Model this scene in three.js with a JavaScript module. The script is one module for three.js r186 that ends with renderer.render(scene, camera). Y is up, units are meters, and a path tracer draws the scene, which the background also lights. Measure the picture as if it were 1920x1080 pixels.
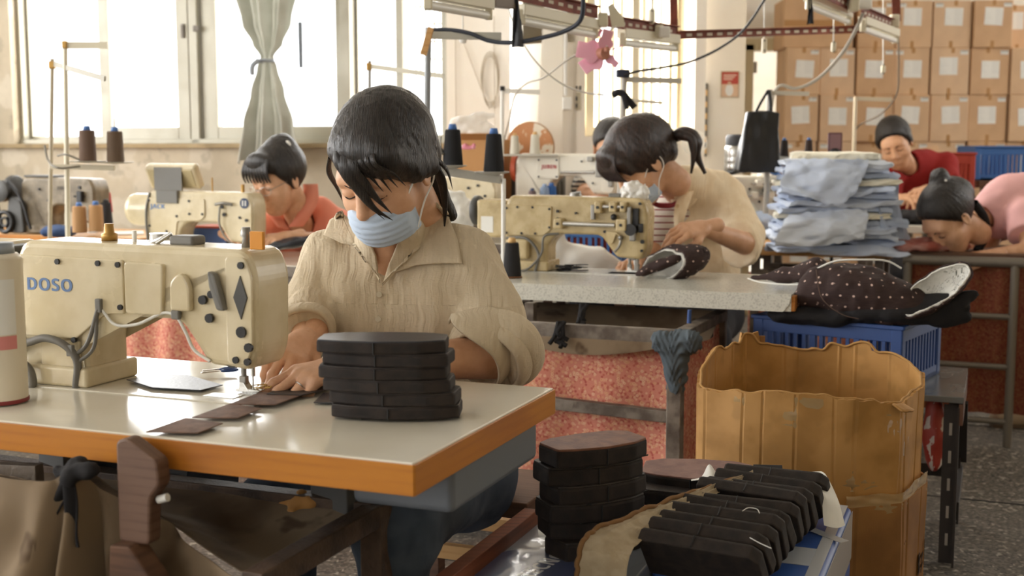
import * as THREE from 'three';
import { mergeGeometries, mergeVertices } from 'three/addons/utils/BufferGeometryUtils.js';
import { RoundedBoxGeometry } from 'three/addons/geometries/RoundedBoxGeometry.js';
import { TextGeometry } from 'three/addons/geometries/TextGeometry.js';
import { FontLoader } from 'three/addons/loaders/FontLoader.js';
import { RectAreaLightUniformsLib } from 'three/addons/lights/RectAreaLightUniformsLib.js';
RectAreaLightUniformsLib.init();

// ---------- camera, sky, daylight, exposure ----------
const scene = new THREE.Scene();
const F = 2300, EYE = 1.175, PITCH = Math.atan(260 / F), SP = Math.sin(PITCH), CP = Math.cos(PITCH);
const camera = new THREE.PerspectiveCamera(2 * Math.atan(540 / F) * 180 / Math.PI, 1920 / 1080, 0.05, 60);
camera.position.set(0, EYE, 0); camera.rotation.set(-PITCH, 0, 0);
camera.focus = 2.5; camera.userData.fStop = 4.5;
const renderer = new THREE.WebGLRenderer();
renderer.toneMapping = THREE.LinearToneMapping;
renderer.toneMappingExposure = 1.0;
renderer.shadowMap.enabled = true;
scene.background = new THREE.Color(2.6, 2.65, 2.7);        // bright overcast sky
const YAW = 21.5 * Math.PI / 180;                          // the room is turned to the lens
const E1 = [Math.cos(YAW), Math.sin(YAW)], E2 = [-Math.sin(YAW), Math.cos(YAW)];   // along the window wall, and out of it into the room (x, z)
const C1 = [0.037, -5.7];                                  // outer corner where the window wall ends
const RM = (s, t) => [C1[0] + s * E1[0] + t * E2[0], C1[1] + s * E1[1] + t * E2[1]];
const LEFT = -4.3, BACK = 9.4, RIGHT = 6.2, CEIL = 3.3;
function dayLight(name, a, b, y0, y1, inward, intensity, grow = 0.1) {   // daylight standing in a window opening, a and b in plan
  const l = new THREE.RectAreaLight(0xffffff, intensity, Math.hypot(b[0] - a[0], b[1] - a[1]) + grow, y1 - y0 + grow);
  l.color.setRGB(1.0, 0.995, 0.985);
  const c = [(a[0] + b[0]) / 2 - inward[0] * 0.3, (a[1] + b[1]) / 2 - inward[1] * 0.3];
  l.position.set(c[0], (y0 + y1) / 2, c[1]); l.lookAt(c[0] + inward[0], (y0 + y1) / 2, c[1] + inward[1]);
  l.name = name; scene.add(l); return l;
}
const SUNNY = { front: 8, second: 18, left: 12.5, rear: 1.2, right: 16 };  // right: strength of the added clerestory light

// ---------- helpers ----------
const V = (x, y, z) => new THREE.Vector3(x, y, z);
const P = (px, py, d) => { const u = (px - 960) / F, v = (540 - py) / F, t = d / (v * SP + CP); return V(u * t, EYE + (v * CP - SP) * t, -d); };
const PY = (px, py, y) => { const u = (px - 960) / F, v = (540 - py) / F, t = (y - EYE) / (v * CP - SP); return V(u * t, y, -t * (v * SP + CP)); };
let rs = 12345;
const rnd = () => { rs = (rs * 1664525 + 1013904223) >>> 0; return rs / 4294967296; };
const rr = (a, b) => a + (b - a) * rnd();
const lerp = (a, b, t) => a + (b - a) * t, clamp = (x, a = 0, b = 1) => Math.min(b, Math.max(a, x));
const sst = (a, b, x) => { const t = clamp((x - a) / (b - a)); return t * t * (3 - 2 * t); };
const names = {};
const numbered = (n) => { const k = names[n] = (names[n] ?? -1) + 1; return k ? n + '_' + String(k).padStart(3, '0') : n; };
function mapUV(g) {                                         // uv in metres, by the main direction of each face
  const p = g.attributes.position, n = p.count, uv = new Float32Array(n * 2);
  for (let i = 0; i < n; i += 3) {
    const ax = p.getX(i + 1) - p.getX(i), ay = p.getY(i + 1) - p.getY(i), az = p.getZ(i + 1) - p.getZ(i), bx = p.getX(i + 2) - p.getX(i), by = p.getY(i + 2) - p.getY(i), bz = p.getZ(i + 2) - p.getZ(i);
    const nx = Math.abs(ay * bz - az * by), ny = Math.abs(az * bx - ax * bz), nz = Math.abs(ax * by - ay * bx);
    for (let k = i; k < i + 3; k++) {
      const X = p.getX(k), Y = p.getY(k), Z = p.getZ(k);
      if (ny >= nx && ny >= nz) { uv[2 * k] = X; uv[2 * k + 1] = Z; } else if (nx >= nz) { uv[2 * k] = Z; uv[2 * k + 1] = Y; } else { uv[2 * k] = X; uv[2 * k + 1] = Y; }
    }
  }
  g.setAttribute('uv', new THREE.BufferAttribute(uv, 2)); return g;
}
function flat(g, keep) {
  let q = g.index ? g.toNonIndexed() : g.clone();
  for (const k of Object.keys(q.attributes)) if (!['position', 'normal', 'uv'].includes(k)) q.deleteAttribute(k);
  if (!q.attributes.normal) q.computeVertexNormals();
  if (!keep || !q.attributes.uv) mapUV(q);
  q.morphAttributes = {}; q.groups = [];
  return q;
}
const joined = (list, keep) => { const a = [].concat(list).map((g) => flat(g, keep)); return a.length > 1 ? mergeGeometries(a) : a[0]; };
function part(name, list, mat, parent, label, keep) {
  const m = new THREE.Mesh(joined(list, keep), mat); m.castShadow = m.receiveShadow = true;
  m.name = name; if (label) m.userData.label = label; parent.add(m); return m;
}
function meta(o, label, category, group, kind) { if (label) o.userData.label = label; if (category) o.userData.category = category; if (group) o.userData.group = group; if (kind) o.userData.kind = kind; return o; }
function thing(name, label, category, pos, yaw = 0, group) {
  const o = new THREE.Group(); o.name = numbered(name); pos = pos || V(0, 0, 0); o.position.copy(pos); o.rotation.y = yaw; scene.add(o); o.updateMatrixWorld(true);
  return meta(o, label, category, group);
}
function single(name, list, mat, label, category, group, pos, yaw = 0, keep) {   // a thing that is one mesh
  const m = part(numbered(name), list, mat, scene, null, keep); if (pos) m.position.copy(pos); m.rotation.y = yaw; return meta(m, label, category, group);
}
function struct(name, list, mat, pos, keep) { const m = part(name, list, mat, scene, null, keep); m.userData.kind = 'structure'; if (pos) m.position.copy(pos); return m; }
const L = (o, pts) => { o.updateMatrixWorld(true); return [].concat(pts).map((p) => o.worldToLocal(p.clone())); };   // world points in a thing's own axes
// geometry
const box = (w, h, d, x = 0, y = 0, z = 0, r = 0) => (r ? new RoundedBoxGeometry(w, h, d, 2, Math.min(r, w / 2.01, h / 2.01, d / 2.01)) : new THREE.BoxGeometry(w, h, d)).translate(x, y, z);
const up = new THREE.Vector3(0, 1, 0);
function rod(a, b, r0, r1 = r0, seg = 12) {
  const d = b.clone().sub(a), l = d.length(), g = new THREE.CylinderGeometry(r1, r0, l, seg, 1);
  g.applyQuaternion(new THREE.Quaternion().setFromUnitVectors(up, d.normalize())); return g.translate((a.x + b.x) / 2, (a.y + b.y) / 2, (a.z + b.z) / 2);
}
function bar(a, b, w, h, side = up) {                        // a box-section bar: h along "side", w across it
  const d = b.clone().sub(a), l = d.length(); d.normalize();
  let y = side.clone(); if (Math.abs(d.dot(y)) > 0.95) y = V(1, 0, 0);
  const x = new THREE.Vector3().crossVectors(y, d).normalize(); y.crossVectors(d, x);
  const g = new RoundedBoxGeometry(w, h, l, 1, Math.min(w, h) * 0.08); g.applyMatrix4(new THREE.Matrix4().makeBasis(x, y, d)); return g.translate((a.x + b.x) / 2, (a.y + b.y) / 2, (a.z + b.z) / 2);
}
const tube = (pts, r, n = 0, seg = 8) => new THREE.TubeGeometry(new THREE.CatmullRomCurve3(pts, false, 'centripetal'), n || pts.length * 6, r, seg, false);
const lathe = (prof, seg = 24) => new THREE.LatheGeometry(prof.map(([r, y]) => new THREE.Vector2(r, y)), seg);
function prism(pts, depth, bevel = 0, seg = 2) {             // outline in x, y; extruded along z, centred
  const sh = new THREE.Shape(pts.map(([x, y]) => new THREE.Vector2(x, y)));
  const d = Math.max(1e-4, depth - 2 * bevel);
  const g = new THREE.ExtrudeGeometry(sh, { depth: d, bevelEnabled: bevel > 0, bevelThickness: bevel, bevelSize: bevel, bevelOffset: -bevel, bevelSegments: seg, curveSegments: 8 });
  return g.translate(0, 0, -d / 2);
}
function rounded(pts, rad, n = 5) {                          // an outline with its corners rounded
  const out = [];
  pts.forEach((p, i) => {
    const a = pts[(i + pts.length - 1) % pts.length], b = pts[(i + 1) % pts.length], r = p[2] ?? rad;
    const ua = [a[0] - p[0], a[1] - p[1]], ub = [b[0] - p[0], b[1] - p[1]], la = Math.hypot(...ua), lb = Math.hypot(...ub), k = Math.min(r, la * 0.49, lb * 0.49);
    if (!k) return out.push([p[0], p[1]]);
    const s = [p[0] + ua[0] / la * k, p[1] + ua[1] / la * k], e = [p[0] + ub[0] / lb * k, p[1] + ub[1] / lb * k];
    for (let j = 0; j <= n; j++) { const t = j / n; out.push([(1 - t) ** 2 * s[0] + 2 * t * (1 - t) * p[0] + t * t * e[0], (1 - t) ** 2 * s[1] + 2 * t * (1 - t) * p[1] + t * t * e[1]]); }
  });
  return out;
}
function sheet(fn, nu, nv, thick = 0) {                      // cloth or paper: fn(u, v) -> Vector3, with a real thickness
  const pos = [], idx = [], uv = [], A = [];
  for (let j = 0; j <= nv; j++) for (let i = 0; i <= nu; i++) { const p = fn(i / nu, j / nv); A.push(p); pos.push(p.x, p.y, p.z); uv.push(i / nu, j / nv); }
  const q = (i, j) => j * (nu + 1) + i;
  for (let j = 0; j < nv; j++) for (let i = 0; i < nu; i++) idx.push(q(i, j), q(i + 1, j), q(i + 1, j + 1), q(i, j), q(i + 1, j + 1), q(i, j + 1));
  const g = new THREE.BufferGeometry(); g.setAttribute('position', new THREE.Float32BufferAttribute(pos, 3)); g.setAttribute('uv', new THREE.Float32BufferAttribute(uv, 2)); g.setIndex(idx); g.computeVertexNormals();
  if (!thick) return g;
  const n = g.attributes.normal, m = A.length, pos2 = pos.slice(), uv2 = uv.concat(uv), idx2 = idx.slice();
  for (let k = 0; k < m; k++) pos2.push(pos[3 * k] - n.getX(k) * thick, pos[3 * k + 1] - n.getY(k) * thick, pos[3 * k + 2] - n.getZ(k) * thick);
  for (let k = 0; k < idx.length; k += 3) idx2.push(idx[k] + m, idx[k + 2] + m, idx[k + 1] + m);
  const rim = []; for (let i = 0; i <= nu; i++) rim.push(q(i, 0)); for (let j = 1; j <= nv; j++) rim.push(q(nu, j)); for (let i = nu - 1; i >= 0; i--) rim.push(q(i, nv)); for (let j = nv - 1; j >= 0; j--) rim.push(q(0, j));
  for (let k = 0; k + 1 < rim.length; k++) idx2.push(rim[k], rim[k] + m, rim[k + 1], rim[k + 1], rim[k] + m, rim[k + 1] + m);
  const h = new THREE.BufferGeometry(); h.setAttribute('position', new THREE.Float32BufferAttribute(pos2, 3)); h.setAttribute('uv', new THREE.Float32BufferAttribute(uv2, 2)); h.setIndex(idx2); h.computeVertexNormals(); return h;
}
const turn = (g, rx = 0, ry = 0, rz = 0) => { if (rx) g.rotateX(rx); if (ry) g.rotateY(ry); if (rz) g.rotateZ(rz); return g; };
const font = await new FontLoader().loadAsync('fonts/droid/droid_sans_bold.typeface.json');
function text(str, size, depth = 0.0008) { const g = new TextGeometry(str, { font, size, depth, curveSegments: 3, bevelEnabled: false }); g.computeBoundingBox(); return g.translate(-(g.boundingBox.max.x + g.boundingBox.min.x) / 2, -(g.boundingBox.max.y + g.boundingBox.min.y) / 2, 0); }
// noise
const H2 = new Float32Array(65536); for (let i = 0; i < 65536; i++) H2[i] = rnd();
function vn(x, y, per) { const xi = Math.floor(x), yi = Math.floor(y), fx = x - xi, fy = y - yi, sx = fx * fx * (3 - 2 * fx), sy = fy * fy * (3 - 2 * fy); const h = (a, b) => { if (per) { a = ((a % per) + per) % per; b = ((b % per) + per) % per; } return H2[((a * 7919 + b * 104729) & 65535)]; }; return lerp(lerp(h(xi, yi), h(xi + 1, yi), sx), lerp(h(xi, yi + 1), h(xi + 1, yi + 1), sx), sy); }
const fbm = (x, y, per, o = 4) => { let s = 0, a = 0.5, t = 0; for (let i = 0; i < o; i++) { s += a * vn(x, y, per); t += a; a *= 0.5; x *= 2; y *= 2; if (per) per *= 2; x += 17 * (per ? 0 : 1); } return s / t; };
function n3(x, y, z) { const xi = Math.floor(x), yi = Math.floor(y), zi = Math.floor(z), fx = x - xi, fy = y - yi, fz = z - zi, sx = fx * fx * (3 - 2 * fx), sy = fy * fy * (3 - 2 * fy), sz = fz * fz * (3 - 2 * fz); const h = (a, b, c) => H2[(Math.imul(a, 73856093) ^ Math.imul(b, 19349663) ^ Math.imul(c, 83492791)) >>> 5 & 65535]; const l2 = (c) => lerp(lerp(h(xi, yi, c), h(xi + 1, yi, c), sx), lerp(h(xi, yi + 1, c), h(xi + 1, yi + 1, c), sx), sy); return lerp(l2(zi), l2(zi + 1), sz) * 2 - 1; }
function dtex(n, fn, size, srgb = true) {                    // a computed texture that repeats every "size" metres
  const d = new Uint8Array(n * n * 4);
  for (let y = 0; y < n; y++) for (let x = 0; x < n; x++) { const c = fn(x / n, y / n), o = 4 * (y * n + x); if (typeof c === 'number') d[o] = d[o + 1] = d[o + 2] = clamp(c) * 255; else for (let k = 0; k < 3; k++) d[o + k] = clamp(c[k]) * 255; d[o + 3] = 255; }
  const t = new THREE.DataTexture(d, n, n); t.wrapS = t.wrapT = THREE.RepeatWrapping; t.magFilter = THREE.LinearFilter; t.minFilter = THREE.LinearMipmapLinearFilter; t.generateMipmaps = true; if (srgb) t.colorSpace = THREE.SRGBColorSpace; t.repeat.set(1 / size, 1 / size); t.needsUpdate = true; return t;
}
function ctex(w, h, draw, sx, sy) { const c = document.createElement('canvas'); c.width = w; c.height = h; draw(c.getContext('2d'), w, h); const t = new THREE.CanvasTexture(c); t.colorSpace = THREE.SRGBColorSpace; t.wrapS = t.wrapT = THREE.RepeatWrapping; if (sx) t.repeat.set(1 / sx, 1 / (sy || sx)); return t; }
const hex = (h) => [(h >> 16 & 255) / 255, (h >> 8 & 255) / 255, (h & 255) / 255];
const mix3 = (a, b, t) => [lerp(a[0], b[0], t), lerp(a[1], b[1], t), lerp(a[2], b[2], t)];
const mat = (color, roughness = 0.6, o = {}) => { const m = (o.clearcoat || o.transmission || o.sheen) ? new THREE.MeshPhysicalMaterial() : new THREE.MeshStandardMaterial(); if (color !== null) m.color.set(color); m.roughness = roughness; m.side = THREE.DoubleSide; Object.assign(m, o); return m; };
// textures
const patch = (a, b, size, f = 6, lo = 0.2, hi = 0.8, o = 5, n = 512) => dtex(n, (u, v) => mix3(hex(a), hex(b), sst(lo, hi, fbm(u * f, v * f, f, o))), size);
const tFine = dtex(256, (u, v) => fbm(u * 32, v * 32, 32, 3), 0.12, false);
const tWeave = dtex(256, (u, v) => 0.5 + 0.25 * Math.sin(u * 6.2832 * 48) * (0.6 + 0.8 * vn(u * 16, v * 96, 16)) * 0.8 + 0.25 * Math.sin(v * 6.2832 * 48) * 0.5, 0.06, false);
const tLinenBump = dtex(512, (u, v) => { const w = u + 0.012 * Math.sin(v * 12.566) + 0.006 * Math.sin(v * 31.416 + 2); return 0.6 * vn(w * 32, v * 3, 32) + 0.25 * vn(w * 96, v * 8, 96) + 0.15 * vn(u * 48, v * 160, 0); }, 0.22, false);
const tScuff = dtex(512, (u, v) => 0.55 + 0.45 * fbm(u * 8, v * 8, 8, 5), 0.5, false);
// ---------- solid modelling on a grid (surface nets) ----------
function surf(lo, hi, cell, fn, smooth = true) {
  const nx = Math.ceil((hi[0] - lo[0]) / cell) + 1, ny = Math.ceil((hi[1] - lo[1]) / cell) + 1, nz = Math.ceil((hi[2] - lo[2]) / cell) + 1, f = new Float32Array(nx * ny * nz);
  let q = 0; for (let k = 0; k < nz; k++) for (let j = 0; j < ny; j++) for (let i = 0; i < nx; i++) f[q++] = fn(lo[0] + i * cell, lo[1] + j * cell, lo[2] + k * cell);
  const id = new Int32Array(nx * ny * nz).fill(-1), pos = [], idx = [], at = (i, j, k) => i + nx * (j + ny * k);
  for (let k = 0; k < nz - 1; k++) for (let j = 0; j < ny - 1; j++) for (let i = 0; i < nx - 1; i++) {
    let c = 0, x = 0, y = 0, z = 0; const v = [];
    for (let n = 0; n < 8; n++) v.push(f[at(i + (n & 1), j + (n >> 1 & 1), k + (n >> 2))]);
    let s = 0; for (let n = 0; n < 8; n++) if (v[n] < 0) s++; if (s === 0 || s === 8) continue;
    for (let a = 0; a < 8; a++) for (const d of [1, 2, 4]) { if (a & d) continue; const b = a | d; if ((v[a] < 0) === (v[b] < 0)) continue; const t = v[a] / (v[a] - v[b]); x += (a & 1) + (d === 1 ? t : 0); y += (a >> 1 & 1) + (d === 2 ? t : 0); z += (a >> 2) + (d === 4 ? t : 0); c++; }
    id[at(i, j, k)] = pos.length / 3; pos.push(lo[0] + (i + x / c) * cell, lo[1] + (j + y / c) * cell, lo[2] + (k + z / c) * cell);
  }
  const quad = (a, b, c, d, flip) => { if (a < 0 || b < 0 || c < 0 || d < 0) return; flip ? idx.push(a, c, b, a, d, c) : idx.push(a, b, c, a, c, d); };
  for (let k = 1; k < nz - 1; k++) for (let j = 1; j < ny - 1; j++) for (let i = 1; i < nx - 1; i++) {
    const s = f[at(i, j, k)] < 0;
    if (s !== f[at(i + 1, j, k)] < 0) quad(id[at(i, j - 1, k - 1)], id[at(i, j, k - 1)], id[at(i, j, k)], id[at(i, j - 1, k)], !s);
    if (s !== f[at(i, j + 1, k)] < 0) quad(id[at(i - 1, j, k - 1)], id[at(i, j, k - 1)], id[at(i, j, k)], id[at(i - 1, j, k)], s);
    if (s !== f[at(i, j, k + 1)] < 0) quad(id[at(i - 1, j - 1, k)], id[at(i, j - 1, k)], id[at(i, j, k)], id[at(i - 1, j, k)], !s);
  }
  const g = new THREE.BufferGeometry(); g.setAttribute('position', new THREE.Float32BufferAttribute(pos, 3)); g.setIndex(idx); g.computeVertexNormals(); return g;
}
const smin = (a, b, k) => { const h = Math.max(k - Math.abs(a - b), 0) / k; return Math.min(a, b) - h * h * k * 0.25; };
const smax = (a, b, k) => -smin(-a, -b, k);
const cap = (a, b, ra, rb = ra) => { const ax = a.x, ay = a.y, az = a.z, dx = b.x - ax, dy = b.y - ay, dz = b.z - az, l = dx * dx + dy * dy + dz * dz || 1e-9; return (x, y, z) => { const px = x - ax, py = y - ay, pz = z - az; let t = (px * dx + py * dy + pz * dz) / l; t = t < 0 ? 0 : t > 1 ? 1 : t; const qx = px - t * dx, qy = py - t * dy, qz = pz - t * dz; return Math.sqrt(qx * qx + qy * qy + qz * qz) - (ra + t * (rb - ra)); }; };
const ell = (c, r, q) => { const inv = q ? q.clone().invert() : null, w = V(0, 0, 0), m = Math.min(r.x, r.y, r.z); return (x, y, z) => { w.set(x - c.x, y - c.y, z - c.z); if (inv) w.applyQuaternion(inv); const a = w.x / r.x, b = w.y / r.y, d = w.z / r.z, k = Math.sqrt(a * a + b * b + d * d); const e = Math.sqrt((a / r.x) ** 2 + (b / r.y) ** 2 + (d / r.z) ** 2); return e < 1e-9 ? -m : k * (k - 1) / e; }; };
const uni = (list, k) => (x, y, z) => { let d = list[0](x, y, z); for (let i = 1; i < list.length; i++) d = smin(d, list[i](x, y, z), k); return d; };
const plane = (p, n) => { const m = n.clone().normalize(); return (x, y, z) => (x - p.x) * m.x + (y - p.y) * m.y + (z - p.z) * m.z; };
const EQ = (x, y, z, o = 'YXZ') => new THREE.Quaternion().setFromEuler(new THREE.Euler(x, y, z, o));
const CAM = V(0, EYE, 0);
function hit(px, py, fn, d0 = 1.2, d1 = 8) { const a = P(px, py, 1), dir = a.sub(CAM).normalize(); let t = d0; for (let i = 0; i < 200 && t < d1; i++) { const p = CAM.clone().addScaledVector(dir, t), d = fn(p.x, p.y, p.z); if (d < 0.0008) return p; t += Math.max(0.0008, d * 0.7); } return null; }
// ---------- materials of the room ----------
const M = {};
M.wall = mat(0xffffff, 0.9, { map: patch(0xf5eee2, 0xece2d2, 1.7, 5), bumpMap: tFine, bumpScale: 0.0006 });
M.wallOld = mat(0xffffff, 0.92, { map: dtex(1024, (u, v) => { const a = fbm(u * 7, v * 7, 7, 6), b = fbm(u * 13 + 3.1, v * 13, 13, 5), c = vn(u * 90, v * 90, 90); let k = mix3(hex(0xc2b59f), hex(0xada18c), sst(0.35, 0.7, a)); k = mix3(k, hex(0xd3c9b8), 0.6 * sst(0.54, 0.64, b)); k = mix3(k, hex(0x8f8676), 0.4 * sst(0.6, 0.72, fbm(u * 24, v * 24, 24, 4))); return mix3(k, hex(0xa59a86), 0.15 * c); }, 2.1), bumpMap: tScuff, bumpScale: 0.004 });
M.ceil = mat(0xe8e2d6, 0.95);
M.floor = mat(0xffffff, 0.55, { map: dtex(1024, (u, v) => { const a = vn(u * 128, v * 128, 128), b = vn(u * 70 + 9, v * 70, 70), d = fbm(u * 5, v * 5, 5, 4); let c = mix3(hex(0x4b463f), hex(0x726b61), sst(0.35, 0.7, a)); c = mix3(c, hex(0xa9a396), sst(0.74, 0.84, b)); c = mix3(c, hex(0x2a2724), sst(0.76, 0.9, vn(u * 96 + 31, v * 96, 96))); return mix3(c, hex(0x4a4338), 0.5 * d); }, 0.9) });
M.strip = mat(0x2b2724, 0.6);
M.alu = mat(0x9f9a8a, 0.5, { metalness: 0.15, roughnessMap: tScuff });
M.aluGap = mat(0x86807a, 0.5, { metalness: 0.4 });
M.cream = mat(0xdccfae, 0.6, { bumpMap: tFine, bumpScale: 0.0004 });
M.pane = mat(0xffffff, 0.02, { transmission: 1, ior: 1.45, thickness: 0 });
M.bars = mat(0xd8d6cf, 0.5);
// ---------- the room ----------
const seg = (a, b, y0, y1, th, inward) => { const d = [b[0] - a[0], b[1] - a[1]], l = Math.hypot(...d); const g = new THREE.BoxGeometry(l, y1 - y0, th); g.rotateY(-Math.atan2(d[1], d[0])); return g.translate((a[0] + b[0]) / 2 - inward[0] * th / 2, (y0 + y1) / 2, (a[1] + b[1]) / 2 - inward[1] * th / 2); };
const alongWall = (px, a = C1, d = E1) => { const k = (px - 960) / F; const w = (v) => k / (v * SP + CP); const t = w((540 - 270) / F); return (-(a[0] + t * a[1])) / (d[0] + t * d[1]); };   // where a pixel column meets a wall, in metres along it
const WT = 0.24;
// floor and ceiling
const c0 = RM(LEFT - 0.3, -4.2), c1 = RM(RIGHT + 0.3, -4.2), c2 = RM(RIGHT + 0.3, BACK + 0.3), c3 = RM(LEFT - 0.3, BACK + 0.3);
const slab = (y, th) => { const w = RIGHT - LEFT + 0.6, d = BACK + 4.5, c = RM((RIGHT + LEFT) / 2, (BACK - 3.9) / 2); return new THREE.BoxGeometry(w, th, d).rotateY(-YAW).translate(c[0], y, c[1]); };
const floor = struct('floor', slab(-0.06, 0.12), M.floor);
for (let k = 0; k < 9; k++) { const s = -3.5 + k * 1.2 + 0.08; const a = RM(s, -3.4), b = RM(s, BACK - 0.2); part('joint_strip', bar(V(a[0], -0.0015, a[1]), V(b[0], -0.0015, b[1]), 0.006, 0.008), M.strip, floor); }
for (let k = 0; k < 9; k++) { const t = -2.6 + k * 1.2; const a = RM(LEFT + 0.1, t), b = RM(RIGHT - 0.1, t); part('joint_strip', bar(V(a[0], -0.0015, a[1]), V(b[0], -0.0015, b[1]), 0.006, 0.008), M.strip, floor); }
struct('ceiling', slab(CEIL + 0.06, 0.12), M.ceil);
// window wall, with its opening
const SILL = 1.205, WTOP = 2.75, sw0 = alongWall(27), sw1 = alongWall(838);
const W2 = (s) => RM(s, 0), inA = E2;
struct('wall_window', [seg(W2(LEFT), W2(0), 0, SILL, WT, inA), seg(W2(LEFT), W2(0), WTOP, CEIL, WT, inA), seg(W2(LEFT), W2(sw0), SILL, WTOP, WT, inA)], M.wallOld);
struct('wall_window_pier', seg(W2(sw1), W2(0), SILL, WTOP, WT, inA), M.wall);
// short return of plaster beyond the inner corner, facing the left-hand windows
const d2 = [Math.sin(42 * Math.PI / 180), -Math.cos(42 * Math.PI / 180)];
const R1 = [C1[0] - d2[1] * 0.255, C1[1] + d2[0] * 0.255];
const Q = (t) => [R1[0] + d2[0] * t, R1[1] + d2[1] * t];
struct('wall_return', seg(C1, R1, 0, CEIL, 0.1, [-d2[0], -d2[1]]), mat(0xf1e9d9, 0.9, { bumpMap: tFine, bumpScale: 0.0006 }));
const tB = alongWall(1097, R1, d2), tC = alongWall(1301, R1, d2), S2 = 1.235;
const nB = [d2[1], -d2[0]];          // into the room: towards left and front
const inW2 = (nB[0] * (0 - R1[0]) + nB[1] * (0 - R1[1])) > 0 ? nB : [-nB[0], -nB[1]];
struct('wall_second_window', [seg(Q(0), Q(tB), 0, CEIL, WT, inW2), seg(Q(tB), Q(tC), 0, S2, WT, inW2), seg(Q(tB), Q(tC), 2.75, CEIL, WT, inW2), seg(Q(tC), Q(tC + 0.1), 0, CEIL, WT, inW2)], M.wall);
// pier with the poster, doorway, and the wall behind the cartons
const FZ = -8.75;
const pw0 = Q(tC + 0.02)[0], pw1 = P(1396, 200, 6.5).x; struct('wall_pier', [box(pw1 - pw0, CEIL, 2.4, (pw0 + pw1) / 2, CEIL / 2, -7.7)], M.wall);
const dx0 = P(1413, 0, 8.7).x, dx1 = P(1520, 0, 8.7).x;
struct('wall_back', [box(dx0 - 0.9, CEIL, 0.2, (dx0 + 0.9) / 2, CEIL / 2, FZ - 0.1), box(dx1 - dx0, CEIL - 1.87, 0.2, (dx0 + dx1) / 2, (CEIL + 1.87) / 2, FZ - 0.1), box(6.5, CEIL, 0.2, dx1 + 3.25, CEIL / 2, FZ - 0.1)], M.wall);
const doorF = mat(0xd9cba6, 0.55), doorRed = mat(0xa4552e, 0.6, { bumpMap: tFine, bumpScale: 0.0004 });
const frame = struct('trim_1', [box(0.07, 1.9, 0.1, dx0 - 0.03, 0.95, FZ + 0.03), box(dx1 - dx0 + 0.14, 0.08, 0.1, (dx0 + dx1) / 2, 1.9, FZ + 0.03), box(0.07, 1.9, 0.1, dx1 + 0.03, 0.95, FZ + 0.03)], doorF);
const leaf = struct('door_1', [box(0.045, 1.84, 0.5, dx0 + 0.035, 0.93, FZ - 0.45)], doorRed);
part('hinge', [rod(V(dx0 + 0.07, 1.72, FZ - 0.19), V(dx0 + 0.07, 1.8, FZ - 0.19), 0.012)], M.alu, leaf); part('panel', box(0.012, 0.55, 0.3, dx0 + 0.06, 1.3, FZ - 0.45, 0.004), doorF, leaf);
struct('wall_corridor', [box(3.2, CEIL, 0.15, dx0 + 0.9, CEIL / 2, FZ - 2.3), box(0.15, CEIL, 2.2, dx1 + 0.35, CEIL / 2, FZ - 1.3)], M.wall);
// left, right and rear walls; windows light the room, the right one is added
const wallL = [], inL = E1, inR = [-E1[0], -E1[1]], inRear = [-E2[0], -E2[1]];
function openWall(name, at, a, b, holes, y0, y1, inward, m) { const g = [seg(at(a), at(b), 0, y0, WT, inward), seg(at(a), at(b), y1, CEIL, WT, inward)]; let p = a; for (const [h0, h1] of [...holes, [b, b]]) { if (h0 > p) g.push(seg(at(p), at(h0), y0, y1, WT, inward)); p = h1; } return struct(name, g, m); }
const LH = [[1.2, 3.4], [4.2, 6.4], [7.0, 9.0]], RH = [[-3.4, -1.2], [-0.6, 1.6]];
openWall('wall_left', (t) => RM(LEFT, t), -0.3, BACK, LH, 0.95, 2.75, inL, M.wall);
openWall('wall_rear', (s) => RM(s, BACK), LEFT, RIGHT, RH, 1.0, 2.75, inRear, M.wall);
const addedRW = [[-3.9, -1.2]]; openWall('wall_right', (t) => RM(RIGHT, t), -4.2, BACK, addedRW, 2.15, 2.95, inR, mat(0xd8c7a8, 0.9));  // opening in the right wall for an added clerestory
let wn = 1;
function plainWindow(at, a, b, y0, y1, inward, cols) {
  const o = new THREE.Group(); o.name = 'window_' + (++wn + 1); o.userData.kind = 'structure'; scene.add(o);
  const off = (p) => [p[0] - inward[0] * 0.12, p[1] - inward[1] * 0.12], q = (s, y) => { const p = off(at(s)); return V(p[0], y, p[1]); };
  part('window_frame', [bar(q(a, y0 + 0.03), q(b, y0 + 0.03), 0.05, 0.06), bar(q(a, y1 - 0.03), q(b, y1 - 0.03), 0.05, 0.06), ...Array.from({ length: cols + 1 }, (_, k) => { const s = lerp(a + 0.03, b - 0.03, k / cols); return bar(q(s, y0), q(s, y1), 0.06, 0.05, V(inward[0], 0, inward[1])); })], M.alu, o);
  for (let k = 0; k < cols; k++) { const s0 = lerp(a + 0.05, b - 0.05, k / cols), s1 = lerp(a + 0.05, b - 0.05, (k + 1) / cols); part('pane', sheet((u, v) => q(lerp(s0, s1, u), lerp(y0 + 0.05, y1 - 0.05, v)), 1, 1), M.pane, o); }
}
for (const [a, b] of LH) { plainWindow((t) => RM(LEFT, t), a, b, 0.95, 2.75, inL, 3); dayLight('daylight_left', RM(LEFT, a), RM(LEFT, b), 0.95, 2.75, inL, SUNNY.left); }
for (const [a, b] of addedRW) { plainWindow((t) => RM(RIGHT, t), a, b, 2.15, 2.95, inR, 4); dayLight('added_light_right', RM(RIGHT, a), RM(RIGHT, b), 2.15, 2.95, inR, SUNNY.right); }  // added high window with an area light, put in to brighten the cartons
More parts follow.
